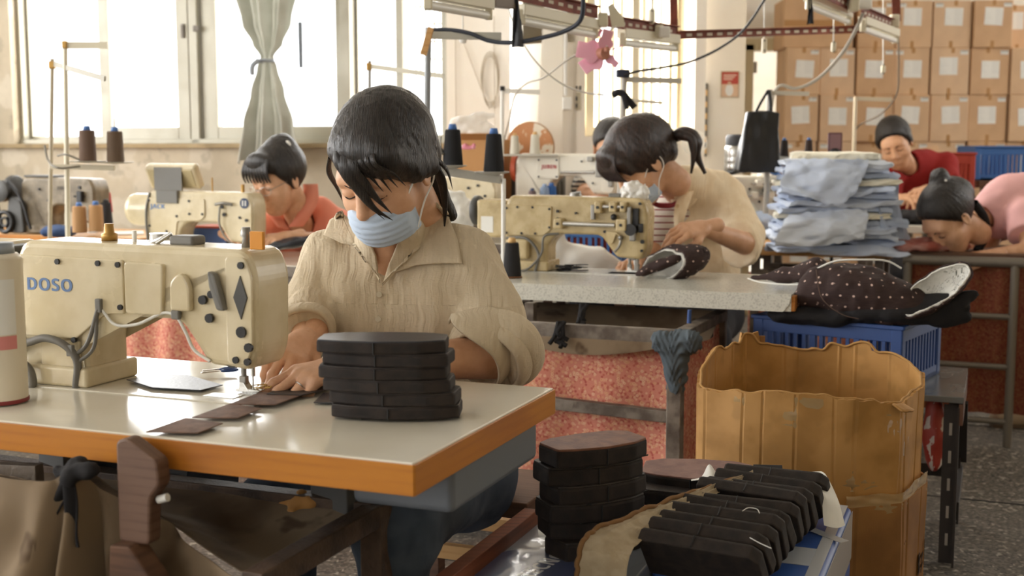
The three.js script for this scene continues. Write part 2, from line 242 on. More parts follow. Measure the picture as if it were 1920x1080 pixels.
for (const [a, b] of RH) { plainWindow((s) => RM(s, BACK), a, b, 1.0, 2.75, inRear, 3); dayLight('daylight_rear', RM(a, BACK), RM(b, BACK), 1.0, 2.75, inRear, SUNNY.rear); }
// window 1: aluminium sliding window in the window wall
{
  const o = new THREE.Group(); o.name = 'window_1'; o.userData.kind = 'structure'; scene.add(o);
  const q = (px, y, dep = 0.1) => { const s = typeof px === 'number' ? alongWall(px) : px.s, p = RM(s, -dep); return V(p[0], y, p[1]); }, sd = V(E2[0], 0, E2[1]);
  const vert = (a, b, y0, y1, dep, th = 0.04) => { const A = q(a, y0, dep), B = q(b, y0, dep), w = A.distanceTo(B); return bar(A.clone().add(B).multiplyScalar(0.5), V((A.x + B.x) / 2, y1, (A.z + B.z) / 2), w, th, sd); };
  const rail = (a, b, y, h, dep, th = 0.04) => bar(q(a, y, dep), q(b, y, dep), th, h);
  part('window_frame', [rail(27, 838, SILL + 0.012, 0.024, 0.1, 0.12), vert(27, 33, SILL, WTOP, 0.1, 0.1), vert(826, 838, SILL, WTOP, 0.1, 0.1), vert(350, 366, SILL, WTOP, 0.1, 0.12), rail(27, 838, WTOP - 0.03, 0.06, 0.1, 0.1)], M.alu, o);
  part('mullion', [vert(632, 650, SILL, WTOP, 0.09, 0.1)], M.alu, o); part('mullion', [vert(352, 364, SILL, WTOP, 0.06, 0.02)], M.aluGap, o);
  const sash = (a, b, dep, wl, wr, hb = 0.065, name = 'sash') => {
    const s = part(name, [vert(a, a + wl, SILL + 0.02, WTOP - 0.06, dep), vert(b - wr, b, SILL + 0.02, WTOP - 0.06, dep), rail(a + wl, b - wr, SILL + 0.02 + hb / 2, hb, dep), rail(a + wl, b - wr, WTOP - 0.09, 0.06, dep)], M.alu, o);
    part('pane', sheet((u, v) => q(lerp(a + wl, b - wr, u), lerp(SILL + 0.02 + hb, WTOP - 0.1, v), dep), 1, 1), M.pane, s);
    return s;
  };
  const s1 = sash(181, 348, 0.065, 18, 22); sash(368, 628, 0.085, 28, 8); sash(33, 184, 0.12, 4, 6, 0.02); sash(652, 744, 0.12, 3, 18, 0.02); sash(740, 826, 0.08, 6, 7, 0.02);
  part('latch', [box(0.018, 0.07, 0.012, ...q(340, 1.78, 0.038).toArray(), 0.004)], M.aluGap, s1);
  part('latch', [box(0.03, 0.03, 0.02, ...q(365, 1.79, 0.038).toArray(), 0.006)], M.aluGap, o);
  dayLight('daylight_front', RM(sw0, 0), RM(sw1, 0), SILL, WTOP, E2, SUNNY.front, 0.5);
  const st = mat(0xd9ccb2, 0.85, { map: M.wallOld.map });
  struct('trim_2', bar(V(...[RM(LEFT, 0.012)[0], SILL - 0.012, RM(LEFT, 0.012)[1]]), V(RM(sw1 + 0.06, 0.012)[0], SILL - 0.012, RM(sw1 + 0.06, 0.012)[1]), 0.05, 0.022), st);
  // grille of the house across the yard, seen through the open sash
  const gx = (px, y) => { const p = RM(alongWall(px), -0.22); return V(p[0], y, p[1]); }, gr = [];
  const w = thing('security_grille', 'white barred security grille outside the right end of the big window', 'grille', V(0, 0, 0));
  for (let px = 744; px <= 800; px += 9) part('bar', rod(gx(px, 1.52), gx(px, 2.7), 0.006, 0.006, 6), M.bars, w);
  for (let k = 0; k < 14; k++) part('bar', rod(gx(742, 1.53 + k * 0.085), gx(802, 1.53 + k * 0.085), 0.005, 0.005, 6), M.bars, w);
}
// window 2: tall barred window in the receding wall
{
  const o = new THREE.Group(); o.name = 'window_2'; o.userData.kind = 'structure'; scene.add(o);
  const q = (px, y, dep = 0.12) => { const t = alongWall(px, R1, d2), p = Q(t); return V(p[0] - inW2[0] * dep, y, p[1] - inW2[1] * dep); }, sd = V(inW2[0], 0, inW2[1]);
  const vert = (px, w, dep = 0.12, y0 = S2, y1 = 2.75) => bar(q(px, y0, dep), q(px, y1, dep), w, 0.05, sd);
  const rail = (a, b, y, h, dep = 0.12) => bar(q(a, y, dep), q(b, y, dep), 0.05, h);
  part('window_frame', [vert(1099, 0.03), vert(1300, 0.03), rail(1097, 1301, S2 + 0.02, 0.05), rail(1097, 1301, 1.985, 0.075), rail(1097, 1301, 2.72, 0.06), vert(1130, 0.06, 0.1), vert(1214, 0.055, 0.1), vert(1285, 0.03)], M.cream, o);
  for (const px of [1109, 1150, 1175, 1190, 1231, 1246, 1263]) part('bar', rod(q(px, S2, 0.09), q(px, 2.72, 0.09), 0.009, 0.009, 8), M.cream, o);
  for (const [a, b] of [[1101, 1126], [1135, 1210], [1219, 1283]]) for (const [y0, y1] of [[S2 + 0.05, 1.95], [2.03, 2.69]]) part('pane', sheet((u, v) => q(lerp(a, b, u), lerp(y0, y1, v), 0.15), 1, 1), M.pane, o);
  dayLight('daylight_second', Q(tB), Q(tC), S2, 2.75, inW2, SUNNY.second, 0.4);
}
// ---------- materials of the things ----------
const tWood = (a, b, size) => dtex(512, (u, v) => mix3(hex(a), hex(b), sst(0.2, 0.8, 0.6 * fbm(u * 4, v * 40, 4, 4) + 0.4 * vn(u * 3, v * 90, 3))), size);
const floral = ctex(512, 512, (g) => {
  g.fillStyle = '#cf8470'; g.fillRect(0, 0, 512, 512); let k = 77; const q = () => { k = (k * 1103515245 + 12345) & 0x7fffffff; return k / 0x7fffffff; };
  for (let i = 0; i < 240; i++) { const x = q() * 512, y = q() * 512; for (const ox of [-512, 0, 512]) for (const oy of [-512, 0, 512]) { g.fillStyle = i % 5 ? '#bd6353' : '#b4554b'; g.beginPath(); g.arc(x + ox, y + oy, 9, 0, 7); g.fill(); } }
  for (let i = 0; i < 330; i++) { const x = q() * 512, y = q() * 512, r = 7 + q() * 6, a0 = q() * 6; for (const ox of [-512, 0, 512]) for (const oy of [-512, 0, 512]) { if (x + ox < -20 || x + ox > 532 || y + oy < -20 || y + oy > 532) continue; g.fillStyle = ['#dda988', '#d9a07c', '#e0b394'][i % 3]; for (let p = 0; p < 5; p++) { g.beginPath(); g.arc(x + ox + Math.cos(a0 + p * 1.2566) * r * 0.62, y + oy + Math.sin(a0 + p * 1.2566) * r * 0.62, r * 0.42, 0, 7); g.fill(); } g.fillStyle = '#b9574a'; g.beginPath(); g.arc(x + ox, y + oy, r * 0.24, 0, 7); g.fill(); } }
}, 0.2);
Object.assign(M, {
  laminate: mat(0xffffff, 0.16, { map: patch(0xe3ded0, 0xd9d2c0, 0.9, 5), roughnessMap: dtex(256, (u, v) => 0.55 + 0.5 * fbm(u * 8, v * 8, 8, 4), 0.6, false) }),
  laminateGrey: mat(0xffffff, 0.2, { map: dtex(256, (u, v) => mix3(hex(0xd3d1c6), hex(0xbdbbb1), sst(0.55, 0.8, vn(u * 90, v * 90, 90))), 0.3) }),
  orange: mat(0xffffff, 0.38, { map: tWood(0xbf7a22, 0xa9651a, 0.5) }),
  greyBox: mat(0x6b7078, 0.5), chip: mat(0xa86a2a, 0.85, { bumpMap: tFine, bumpScale: 0.002 }),
  steelBrown: mat(0xffffff, 0.6, { map: patch(0x5d4a3b, 0x3c2e25, 0.3, 8), metalness: 0.2, bumpMap: tFine, bumpScale: 0.0008 }),
  steelGrey: mat(0xffffff, 0.6, { map: patch(0x857b70, 0x574c43, 0.3, 8), metalness: 0.25, bumpMap: tFine, bumpScale: 0.0008 }),
  woodOld: mat(0xffffff, 0.75, { map: tWood(0x6b4c38, 0x4a3224, 0.5) }), woodPlank: mat(0xffffff, 0.7, { map: tWood(0x8a4b2c, 0x5e301c, 0.6) }), woodPale: mat(0xffffff, 0.6, { map: tWood(0xc79a63, 0xa9783f, 0.6) }),
  canvas: mat(0xc4bab0, 0.92, { map: dtex(512, (u, v) => mix3(mix3(hex(0xb7a78f), hex(0x8d7a63), sst(0.4, 0.7, fbm(u * 5, v * 5, 5, 5))), hex(0x5d4a38), 0.7 * sst(0.66, 0.76, fbm(u * 9 + 4.3, v * 9, 9, 4))), 0.7), bumpMap: tWeave, bumpScale: 0.0006 }),
  floral: mat(0xffffff, 0.9, { map: floral, bumpMap: tWeave, bumpScale: 0.0004 }),
  machine: mat(0xffffff, 0.32, { map: patch(0xdfd2b4, 0xd2c3a0, 0.3, 6), roughnessMap: tScuff }),
  machineDark: mat(0xffffff, 0.38, { map: patch(0xc7b48a, 0xb29d72, 0.25, 7, 0.3, 0.8), roughnessMap: tScuff }),
  machineWhite: mat(0xe7e2d4, 0.3), machineOld: mat(0xffffff, 0.42, { map: patch(0x8d7f68, 0x6f624d, 0.2, 6) }),
  dark: mat(0x1d1c1d, 0.45), black: mat(0x141314, 0.6), blackCloth: mat(0x1d1b1d, 0.92, { bumpMap: tWeave, bumpScale: 0.0008 }), grey: mat(0x76746f, 0.5), greyDark: mat(0x4b4a48, 0.5),
  chrome: mat(0xc9c8c4, 0.22, { metalness: 0.95 }), steel: mat(0x8f8c86, 0.4, { metalness: 0.7 }), brass: mat(0xb08a4a, 0.4, { metalness: 0.6 }),
  leather: mat(0xffffff, 0.68, { map: patch(0x7b5e4d, 0x664b3c, 0.12, 8), bumpMap: tFine, bumpScale: 0.0004 }), leatherRed: mat(0xffffff, 0.6, { map: patch(0x80543e, 0x6a4230, 0.12, 8), bumpMap: tFine, bumpScale: 0.0004 }), leatherMauve: mat(0xffffff, 0.6, { map: patch(0x8c6a60, 0x775650, 0.14, 8), bumpMap: tFine, bumpScale: 0.0004 }),
  leatherBlack: mat(0xffffff, 0.55, { map: patch(0x2e241f, 0x1f1815, 0.1, 8), bumpMap: tFine, bumpScale: 0.0005 }), leatherTop: mat(0x33343a, 0.35, { bumpMap: tFine, bumpScale: 0.0003 }), leatherEdge: mat(0xffffff, 0.8, { map: patch(0x2e241e, 0x1a1412, 0.1, 9), bumpMap: tScuff, bumpScale: 0.002 }),
  threadBlack: mat(0x17171b, 0.8, { bumpMap: dtex(128, (u, v) => 0.5 + 0.5 * Math.sin(v * 6.2832 * 40 + u * 6.2832 * 2), 0.06, false), bumpScale: 0.0006 }),
  blue: mat(0x3f6fb4, 0.5), blueDark: mat(0x2a4a86, 0.5), white: mat(0xeceae4, 0.55), cork: mat(0xd8b074, 0.8),
  paper: mat(0xe9e8e2, 0.8), cable: mat(0x6d6a64, 0.5), cableDark: mat(0x3a3f4b, 0.5), cableWhite: mat(0xe0ded6, 0.5), cableBlack: mat(0x232325, 0.5),
  wipe: mat(0xd9d6ce, 0.9),
});
M.thread = (c) => { const m = mat(c, 0.8, { bumpMap: M.threadBlack.bumpMap, bumpScale: 0.0006 }); return m; };
const MC = {}; const thread = (c) => MC[c] ||= M.thread(c), plain = (c, r = 0.5) => MC[c + '|' + r] ||= mat(c, r);
// ---------- sewing table 1 ----------
const T1 = PY(776, 869, 0.76), Y1 = -YAW, TOP = 0.76;
const e1 = V(E1[0], 0, E1[1]), e2 = V(E2[0], 0, E2[1]);
function sewTop(o, w, d, top, edge, th = 0.043) {
  part('table_top', [box(w - 0.004, th, d - 0.004, -w / 2, -th / 2, -d / 2, 0.002)], top, o);
  part('edge_band', [box(w, th - 0.003, 0.003, -w / 2, -th / 2 - 0.001, 0, 0.001), box(0.003, th - 0.003, d, 0, -th / 2 - 0.001, -d / 2, 0.001), box(0.003, th - 0.003, d, -w, -th / 2 - 0.001, -d / 2, 0.001), box(w, th - 0.003, 0.003, -w / 2, -th / 2 - 0.001, -d, 0.001)], edge, o);
}
const rail = (o, a, b, m, name = 'rail', w = 0.032, h = 0.036) => part(name, bar(...L(o, [a, b]), w, h), m, o);
const post = (o, p, y0, y1, m, w = 0.036, name = 'leg') => part(name, bar(...L(o, [V(p.x, y0, p.z), V(p.x, y1, p.z)]), w, w, V(1, 0, 0)), m, o);
{
  const o = thing('sewing_table', 'white laminate sewing table with orange-brown edge in the foreground', 'table', T1, Y1);
  sewTop(o, 1.3, 0.56, M.laminate, M.orange, 0.046);
  // steel stand below
  const f0 = PY(705, 962, 0.585), fy = 0.585, fr = f0.clone(), fl = fr.clone().addScaledVector(e1, -1.0), nr = fr.clone().addScaledVector(e2, 0.36), nl = fl.clone().addScaledVector(e2, 0.36);
  rail(o, fl, fr, M.steelBrown, 'rail', 0.036, 0.04); rail(o, fr, nr, M.steelBrown, 'rail', 0.034, 0.036); rail(o, fl, nl, M.steelBrown); const fr2 = P(-60, 882, 1.9), fr3 = P(75, 889, 1.86); rail(o, fr2, fr3, M.steelGrey, 'rail', 0.02, 0.03);
  post(o, fr, 0, fy + 0.018, M.steelBrown, 0.04); post(o, nr.clone().addScaledVector(e2, -0.02), 0, fy - 0.02, M.steelBrown, 0.036); post(o, fl, 0, TOP - 0.05, M.steelBrown); post(o, nl, 0, fy, M.steelBrown);
  const up1 = fr.clone().addScaledVector(e1, -0.075).addScaledVector(e2, 0.0); part('upright', bar(...L(o, [V(up1.x, fy, up1.z), V(up1.x, TOP - 0.047, up1.z)]), 0.095, 0.03, e2), M.greyDark, o);
  const up2 = fl.clone().addScaledVector(e1, 0.35); part('upright', bar(...L(o, [V(up2.x, fy, up2.z), V(up2.x, TOP - 0.047, up2.z)]), 0.095, 0.03, e2), M.greyDark, o);
  // grey drawer slung under the right end
  const dr = part('drawer', [box(0.17, 0.075, 0.36, -0.105, -0.084, -0.35, 0.012)], M.greyBox, o); part('drawer_lip', box(0.18, 0.008, 0.37, -0.105, -0.05, -0.35, 0.003), M.greyDark, dr);
  // treadle motor box hidden in the dark
  part('motor', [turn(new THREE.CylinderGeometry(0.085, 0.085, 0.2, 24), 0, 0, Math.PI / 2).translate(-0.72, -0.2, -0.42), box(0.12, 0.12, 0.15, -0.86, -0.14, -0.42, 0.01)], M.dark, o);
  // plank bolted on the front edge
  const b = (px, py, z) => L(o, P(px, py, z))[0];
  const bp = b(285, 880, 1.745); const bm = mat(0xffffff, 0.6, { map: tWood(0x6d5140, 0x54392b, 0.4) });
  const bl = part('wooden_bracket', [prism(rounded([[-0.031, -0.1], [-0.031, 0.048], [-0.012, 0.055], [0.04, 0.025], [0.043, -0.01], [0.026, -0.03], [0.022, -0.1]], 0.008), 0.028, 0.004).translate(bp.x, bp.y, 0.03)], bm, o, 'dark brown wooden bracket on the front edge');
  part('lower_board', [prism(rounded([[-0.05, -0.33], [-0.034, -0.1], [0.0, -0.098], [0.043, -0.15], [0.025, -0.33]], 0.005), 0.04, 0.004).translate(bp.x, bp.y, 0.042)], M.woodOld, bl); part('knot', rod(V(bp.x + 0.03, bp.y - 0.035, 0.03), V(bp.x + 0.046, bp.y - 0.03, 0.03), 0.006), M.paper, bl);
  // machine bed let into the top, with its slide plate
  const nd = L(o, PY(475, 738, 0.76))[0];
  part('machine_bed', [box(0.5, 0.004, 0.178, nd.x - 0.19, 0.0, nd.z, 0.0015)], M.laminate, o); part('slide_plate', [box(0.06, 0.0012, 0.03, nd.x - 0.03, 0.0028, nd.z + 0.045)], M.chrome, o); part('needle_plate', [box(0.03, 0.0016, 0.05, nd.x, 0.0028, nd.z, 0.0006)], M.chrome, o);
  // canvas sling tied to the stand
  const ce = new THREE.CatmullRomCurve3([[-160, 870, 1.82], [-20, 888, 1.76], [90, 902, 1.73], [150, 884, 1.75], [215, 915, 1.79], [300, 965, 1.8], [390, 1030, 1.76], [500, 1100, 1.66]].map((q) => P(...q)));
  const fold = (u, v) => { const d = (u - 0.44) * 9; return 0.05 * Math.sqrt(v) * Math.cos(d * 4.2) / (1 + 0.3 * d * d) + 0.014 * v * Math.sin(u * 41 + v * 2) + 0.012 * n3(u * 16, v * 5, 2); };
  part('canvas_front', sheet((u, v) => { const p = ce.getPoint(u); p.y -= v * 0.36; p.x += (u - 0.44) * 0.12 * v; p.addScaledVector(e2, 0.012 + fold(u, v) + 0.05 * v); return L(o, p)[0]; }, 110, 26, 0.0015), M.canvas, o);
  part('canvas_sling', sheet((u, v) => { const p = ce.getPoint(u), q = fl.clone().lerp(fr, 0.1 + 0.885 * u); q.y = fy + 0.01; const k = p.lerp(q, v); k.y -= 0.05 * Math.sin(Math.PI * v) * (1 - 0.4 * u) + 0.004 * n3(u * 14, v * 9, 1); return L(o, k)[0]; }, 70, 24, 0.0015), M.canvas, o);
  for (const [s, m] of [[0.14, M.blackCloth], [0.83, M.brass]]) { const c = (s < 0.5 ? P(150, 886, 1.75) : fl.clone().lerp(fr, 0.86)); const kc = L(o, c)[0], k = [surf([kc.x - 0.05, kc.y - 0.03, kc.z - 0.03], [kc.x + 0.05, kc.y + 0.04, kc.z + 0.06], 0.004, (x, y, z) => uni([cap(V(kc.x - 0.028, kc.y, kc.z + 0.01), V(kc.x + 0.028, kc.y + 0.008, kc.z + 0.012), 0.011, 0.013), cap(V(kc.x, kc.y + 0.012, kc.z), V(kc.x, kc.y - 0.006, kc.z + 0.025), 0.013, 0.012)], 0.008)(x, y, z) + 0.003 * n3(x * 90, y * 90, z * 90))]; for (const [dx, len, w] of (s < 0.5 ? [[-0.03, 0.07, 0.022], [0.012, 0.1, 0.024]] : [[-0.008, 0.045, 0.018], [0.012, 0.06, 0.016]])) k.push(sheet((u, v) => V(kc.x + dx * v + (u - 0.5) * w * (0.5 + v * 0.6) + 0.003 * Math.sin(v * 5), kc.y - len * v, kc.z + 0.026 + 0.006 * Math.sin(u * 5 + v * 3)), 8, 12, 0.003)); part('tie', k, s < 0.5 ? M.blackCloth : mat(0xb07f45, 0.9), o, s < 0.5 ? 'black cloth tie' : 'tan cloth tie'); }
}
// ---------- sewing machines ----------
function bolts(o, list, r, m, z, name = 'bolt') { for (const [x, y, k = 1] of list) part(name, [turn(new THREE.CylinderGeometry(r * k, r * k, 0.006, 10), Math.PI / 2).translate(x, y, z)], m, o); }
function machine(o, c) {                                    // local axes: needle at the origin, the arm runs to -x, the face seen is +z
  const m = c.body, A = c.arm ?? 0.128, T = c.top ?? 0.25, Lx = -(c.len ?? 0.49), D = c.depth ?? 0.1;
  const hx = c.head ?? 1, out = rounded([[Lx, 0, 0.004], [Lx + 0.155, 0, 0.004], [Lx + 0.155, A - 0.035, 0.02], [Lx + 0.19, A, 0.02], [-0.105, A, 0.02], [-0.05, 0.055, 0.012], [0.035 * hx, 0.05, 0.01], [0.053 * hx, 0.085, 0.02], [0.056 * hx, T - 0.04, 0.02], [0.035 * hx, T, 0.02], [Lx + 0.02, T + 0.004, 0.02], [Lx, T - 0.03, 0.02]], 0.01);
  part('arm', [prism(out, D, 0.012, 3)], m, o);
  part('base', [box(0.165, 0.035, D + 0.03, Lx + 0.08, 0.0175, 0, 0.006)], m, o);
  part('needle_bar', [rod(V(0, 0.03, 0), V(0, 0.075, 0), 0.0042), rod(V(0, 0.004, 0), V(0, 0.03, 0), 0.0016)], M.chrome, o);
  part('presser_bar', [rod(V(-0.018, 0.02, 0), V(-0.018, 0.06, 0), 0.005), box(0.014, 0.016, 0.012, -0.018, 0.022, 0, 0.002)], M.steel, o);
  part('presser_foot', [prism([[-0.03, 0.003], [0.012, 0.003], [0.02, 0.008], [-0.006, 0.009], [-0.014, 0.02], [-0.022, 0.02], [-0.024, 0.008], [-0.03, 0.007]], 0.018, 0.001)], M.chrome, o);
  if (c.face !== false) part('face_plate', [prism(rounded([[-0.01, 0.06], [0.032 * hx, 0.06], [0.049 * hx, 0.09], [0.051 * hx, T - 0.045], [0.034 * hx, T - 0.012], [-0.01, T - 0.012]], 0.008), 0.006, 0.002).translate(0, 0, D / 2 + 0.001)], m, o);
  return { D, T, A, Lx, F: D / 2 };
}
{
  const o = thing('sewing_machine', 'large cream sewing machine with blue lettering in the foreground', 'sewing machine', PY(475, 738, 0.762), Y1);
  const g = machine(o, { body: M.machine, len: 0.455, top: 0.25, depth: 0.11, head: 0.8 }), z = g.F;
  part('cover_plate', [prism(rounded([[-0.447, 0.085, 0.01], [-0.32, 0.085], [-0.255, 0.133, 0.02], [-0.215, 0.133], [-0.215, 0.226], [-0.447, 0.229]], 0.006), 0.008, 0.002).translate(0, 0, z + 0.002)], M.machine, o);
  part('cover_plate', [prism(rounded([[-0.21, 0.135], [-0.135, 0.135], [-0.13, 0.222], [-0.21, 0.224]], 0.008), 0.012, 0.003).translate(0, 0, z + 0.003)], M.machine, o);
  part('cover_plate', [prism(rounded([[-0.4, 0.02], [-0.315, 0.02], [-0.315, 0.08], [-0.4, 0.08]], 0.004), 0.006, 0.002).translate(0, 0, z + 0.001)], M.machine, o);
  part('thread_guard', [prism(rounded([[-0.115, 0.145], [-0.075, 0.145], [-0.075, 0.19, 0.015], [-0.092, 0.212, 0.015], [-0.115, 0.195, 0.015]], 0.006), 0.014, 0.004).translate(0, 0, z + 0.006)], M.machine, o);
  bolts(o, [[-0.437, 0.219], [-0.352, 0.219], [-0.265, 0.219], [-0.223, 0.218], [-0.221, 0.145], [-0.438, 0.098], [-0.323, 0.083], [-0.392, 0.03], [-0.325, 0.028], [-0.333, 0.008], [-0.266, 0.148, 1.2]], 0.005, M.dark, z + 0.007);
  bolts(o, [[-0.11, 0.152, 1.2], [-0.037, 0.175, 1.1], [-0.054, 0.165, 1.3], [-0.042, 0.135, 1.3], [-0.033, 0.19], [0.022, 0.225], [0.02, 0.115, 1.6], [0.033, 0.09, 1.3], [0.008, 0.068], [0.03, 0.066]], 0.006, M.dark, z + 0.005);
  part('tension_lever', [prism(rounded([[-0.036, 0.215], [-0.022, 0.21], [-0.005, 0.15], [-0.02, 0.15], [-0.034, 0.19]], 0.005), 0.016, 0.004).translate(0, 0, z + 0.01)], M.grey, o);
  part('badge', [prism([[0.006, 0.172], [0.02, 0.208], [0.033, 0.172], [0.02, 0.136]], 0.003, 0.0008).translate(0, 0, z + 0.005)], M.greyDark, o, 'grey diamond badge');
  part('lettering', text('DOSO', 0.022).scale(1.25, 1, 1).translate(-0.372, 0.178, z + 0.0062), plain(0x5a78a8), o, 'blue letters DOSO');
  part('thread_take_up', [turn(new THREE.CylinderGeometry(0.014, 0.014, 0.012, 16), Math.PI / 2).translate(-0.008, 0.066, z - 0.01), box(0.02, 0.012, 0.02, -0.006, 0.058, z - 0.02, 0.003)], M.dark, o);
  // cables over the column
  part('cable', [tube([V(-0.445, 0.07, z + 0.02), V(-0.41, 0.076, z + 0.022), V(-0.375, 0.085, z + 0.02), V(-0.335, 0.075, z + 0.018), V(-0.312, 0.05, z + 0.015), V(-0.318, 0.0, z + 0.012)], 0.007, 40), tube([V(-0.32, 0.055, z + 0.015), V(-0.295, 0.075, z + 0.01), V(-0.266, 0.14, z + 0.01)], 0.004, 24), tube([V(-0.31, 0.045, z + 0.015), V(-0.28, 0.07, z + 0.01), V(-0.27, 0.135, z + 0.008)], 0.0035, 24)], M.cable, o);
  part('cable', [tube([V(-0.26, 0.138, z + 0.006), V(-0.235, 0.115, z + 0.006), V(-0.19, 0.117, z + 0.006), V(-0.13, 0.14, z + 0.006), V(-0.106, 0.135, z + 0.008), V(-0.09, 0.11, z + 0.006), V(-0.075, 0.08, z + 0.004), V(-0.045, 0.062, z + 0.002)], 0.0028, 60)], M.cableWhite, o);
  part('cable', [tube([V(-0.447, 0.035, z + 0.02), V(-0.42, 0.04, z + 0.03), V(-0.4, 0.025, z + 0.032), V(-0.4, 0.0, z + 0.03), V(-0.43, -0.0, z + 0.025), V(-0.48, 0.0, z + 0.02)], 0.008, 40)], M.cable, o);
  part('cable_clip', [box(0.014, 0.02, 0.008, -0.322, 0.066, z + 0.018, 0.002), box(0.012, 0.024, 0.01, -0.265, 0.146, z + 0.008, 0.002), box(0.02, 0.03, 0.03, -0.445, 0.068, z + 0.01, 0.004), box(0.016, 0.016, 0.01, -0.106, 0.138, z + 0.008, 0.003)], M.grey, o);
  // grey finned motor and its cream housing
  const fin = [box(0.04, 0.235, 0.11, -0.475, 0.125, 0, 0.004)]; for (let k = 0; k < 6; k++) fin.push(box(0.003, 0.23, 0.012, -0.491 + k * 0.006, 0.125, z - 0.004));
  part('motor_fins', fin, M.greyDark, o); part('motor_housing', [box(0.16, 0.235, 0.12, -0.575, 0.13, 0, 0.016)], M.machine, o);
  // small fittings along the top
  part('top_knob', [lathe([[0, 0.03], [0.008, 0.03], [0.009, 0.014], [0.014, 0.012], [0.014, 0], [0, 0]], 14).translate(-0.29, g.T + 0.003, 0)], M.brass, o); part('top_knob', [rod(V(-0.236, g.T, 0), V(-0.236, g.T + 0.022, 0), 0.004)], M.white, o);
  part('bobbin_winder', [turn(new THREE.CylinderGeometry(0.018, 0.018, 0.012, 20), 0, 0, 0).translate(-0.19, g.T + 0.012, -0.01), rod(V(-0.205, g.T, 0), V(-0.16, g.T + 0.014, 0.01), 0.005), rod(V(-0.175, g.T + 0.003, 0.02), V(-0.15, g.T + 0.02, 0.01), 0.004)], M.chrome, o);
  part('oil_window', [box(0.05, 0.018, 0.04, -0.125, g.T + 0.008, 0.0, 0.006)], M.grey, o); part('lifter_knob', [lathe([[0, 0.034], [0.007, 0.034], [0.01, 0.02], [0.006, 0.016], [0.009, 0], [0, 0]], 14).translate(0.0, g.T, 0.01)], M.steel, o);
  part('thread_pin', [box(0.026, 0.03, 0.008, 0.035, g.T + 0.014, 0.03, 0.002)], plain(0xd98e1f), o, 'orange plastic tab');
}
// ---------- pouches and cut leather ----------
const rank = ['topmost', 'second from the top', 'third from the top', 'fourth from the top', 'second from the bottom', 'bottom'];
const pouchShape = rounded([[-0.1, -0.03], [-0.066, -0.047], [0, -0.052], [0.066, -0.047], [0.1, -0.03], [0.1, 0.03], [0.06, 0.047], [-0.008, 0.053], [-0.07, 0.042], [-0.1, 0.03]], 0.006, 3);
const pouchBody = turn(prism(pouchShape, 0.0185, 0.003), Math.PI / 2), pouchTop = turn(prism(pouchShape.map(([x, y]) => [x * 0.985, y * 0.975]), 0.003, 0.0012), Math.PI / 2), pouchSeam = joined([rod(V(-0.008, -0.0085, 0.0535), V(-0.008, 0.0085, 0.0535), 0.0012, 0.0012, 5), rod(V(-0.05, -0.0088, 0.0478), V(0.1, -0.0082, 0.032), 0.0008, 0.0008, 4)]);
const slabShape = rounded([[-0.105, -0.05], [0.09, -0.05], [0.105, -0.035], [0.105, 0.035], [0.09, 0.05], [-0.105, 0.05]], 0.004, 2), slabBody = turn(prism(slabShape, 0.0185, 0.0025), Math.PI / 2), slabTop = turn(prism(slabShape.map(([x, y]) => [x * 0.985, y * 0.97]), 0.003, 0.0012), Math.PI / 2);
function pouch(label, pos, yaw, topM, group, q, slab) {
  const o = thing('leather_pouch', label, 'pouch', pos, yaw, group); if (q) o.quaternion.copy(q);
  part('body', slab ? slabBody : pouchBody, M.leatherEdge, o); part('top_panel', (slab ? slabTop : pouchTop).clone().translate(0, 0.0095, 0), topM, o); part('seam', pouchSeam, M.black, o); return o;
}
{
  const b = PY(735, 788, 0.762), off = [[-0.006, 0.004, 0.03], [0.002, 0.0, -0.03], [-0.004, 0.002, 0.02], [0.003, 0.003, 0.0], [0.012, 0.0, -0.02], [0.015, 0.003, 0.03]];
  rank.forEach((r, i) => { const k = 5 - i; pouch(`${r} black pouch of the stack on the white foreground table`, V(b.x - 0.01 + off[i][0], 0.773 + k * 0.0203, b.z - 0.045 + off[i][1]), -0.1 + off[i][2] * 2, i ? M.leatherBlack : M.leatherTop, 'black pouches stacked on the foreground table'); });
}
const pieceMat = [M.leather, M.leatherTop];
function piece(label, pts, m, y = 0.7655) {
  const w = pts.map(([x, yy]) => PY(x, yy, y)), c = w.reduce((a, p) => a.add(p), V(0, 0, 0)).multiplyScalar(1 / w.length);
  single('leather_piece', [turn(prism(w.map((p) => [p.x - c.x, -(p.z - c.z)]), 0.0016, 0.0003, 1), -Math.PI / 2)], m, label, 'leather piece', 'cut leather pieces on the foreground table', c);
}
piece('dark grey leather piece lying beside the sewing machine column', [[237, 712], [292, 702], [350, 703], [418, 722], [376, 732], [285, 727]], M.leatherTop, 0.7665);
piece('brown leather piece nearest the orange table edge', [[274, 810], [348, 784], [418, 794], [372, 812]], M.leather);
piece('brown leather piece in the middle of the row of three', [[360, 783], [432, 757], [491, 766], [446, 784]], M.leather, 0.7662);
piece('brown leather piece just in front of the presser foot', [[430, 758], [490, 735], [562, 742], [516, 759]], M.leather, 0.767);
piece('dark leather piece held under the fingers at the needle', [[500, 739], [552, 711], [622, 714], [606, 733], [566, 741]], M.leatherBlack, 0.7685);
piece('small grey leather corner showing beside the pouch stack', [[588, 755], [606, 737], [640, 738], [640, 756]], M.leatherTop, 0.764);
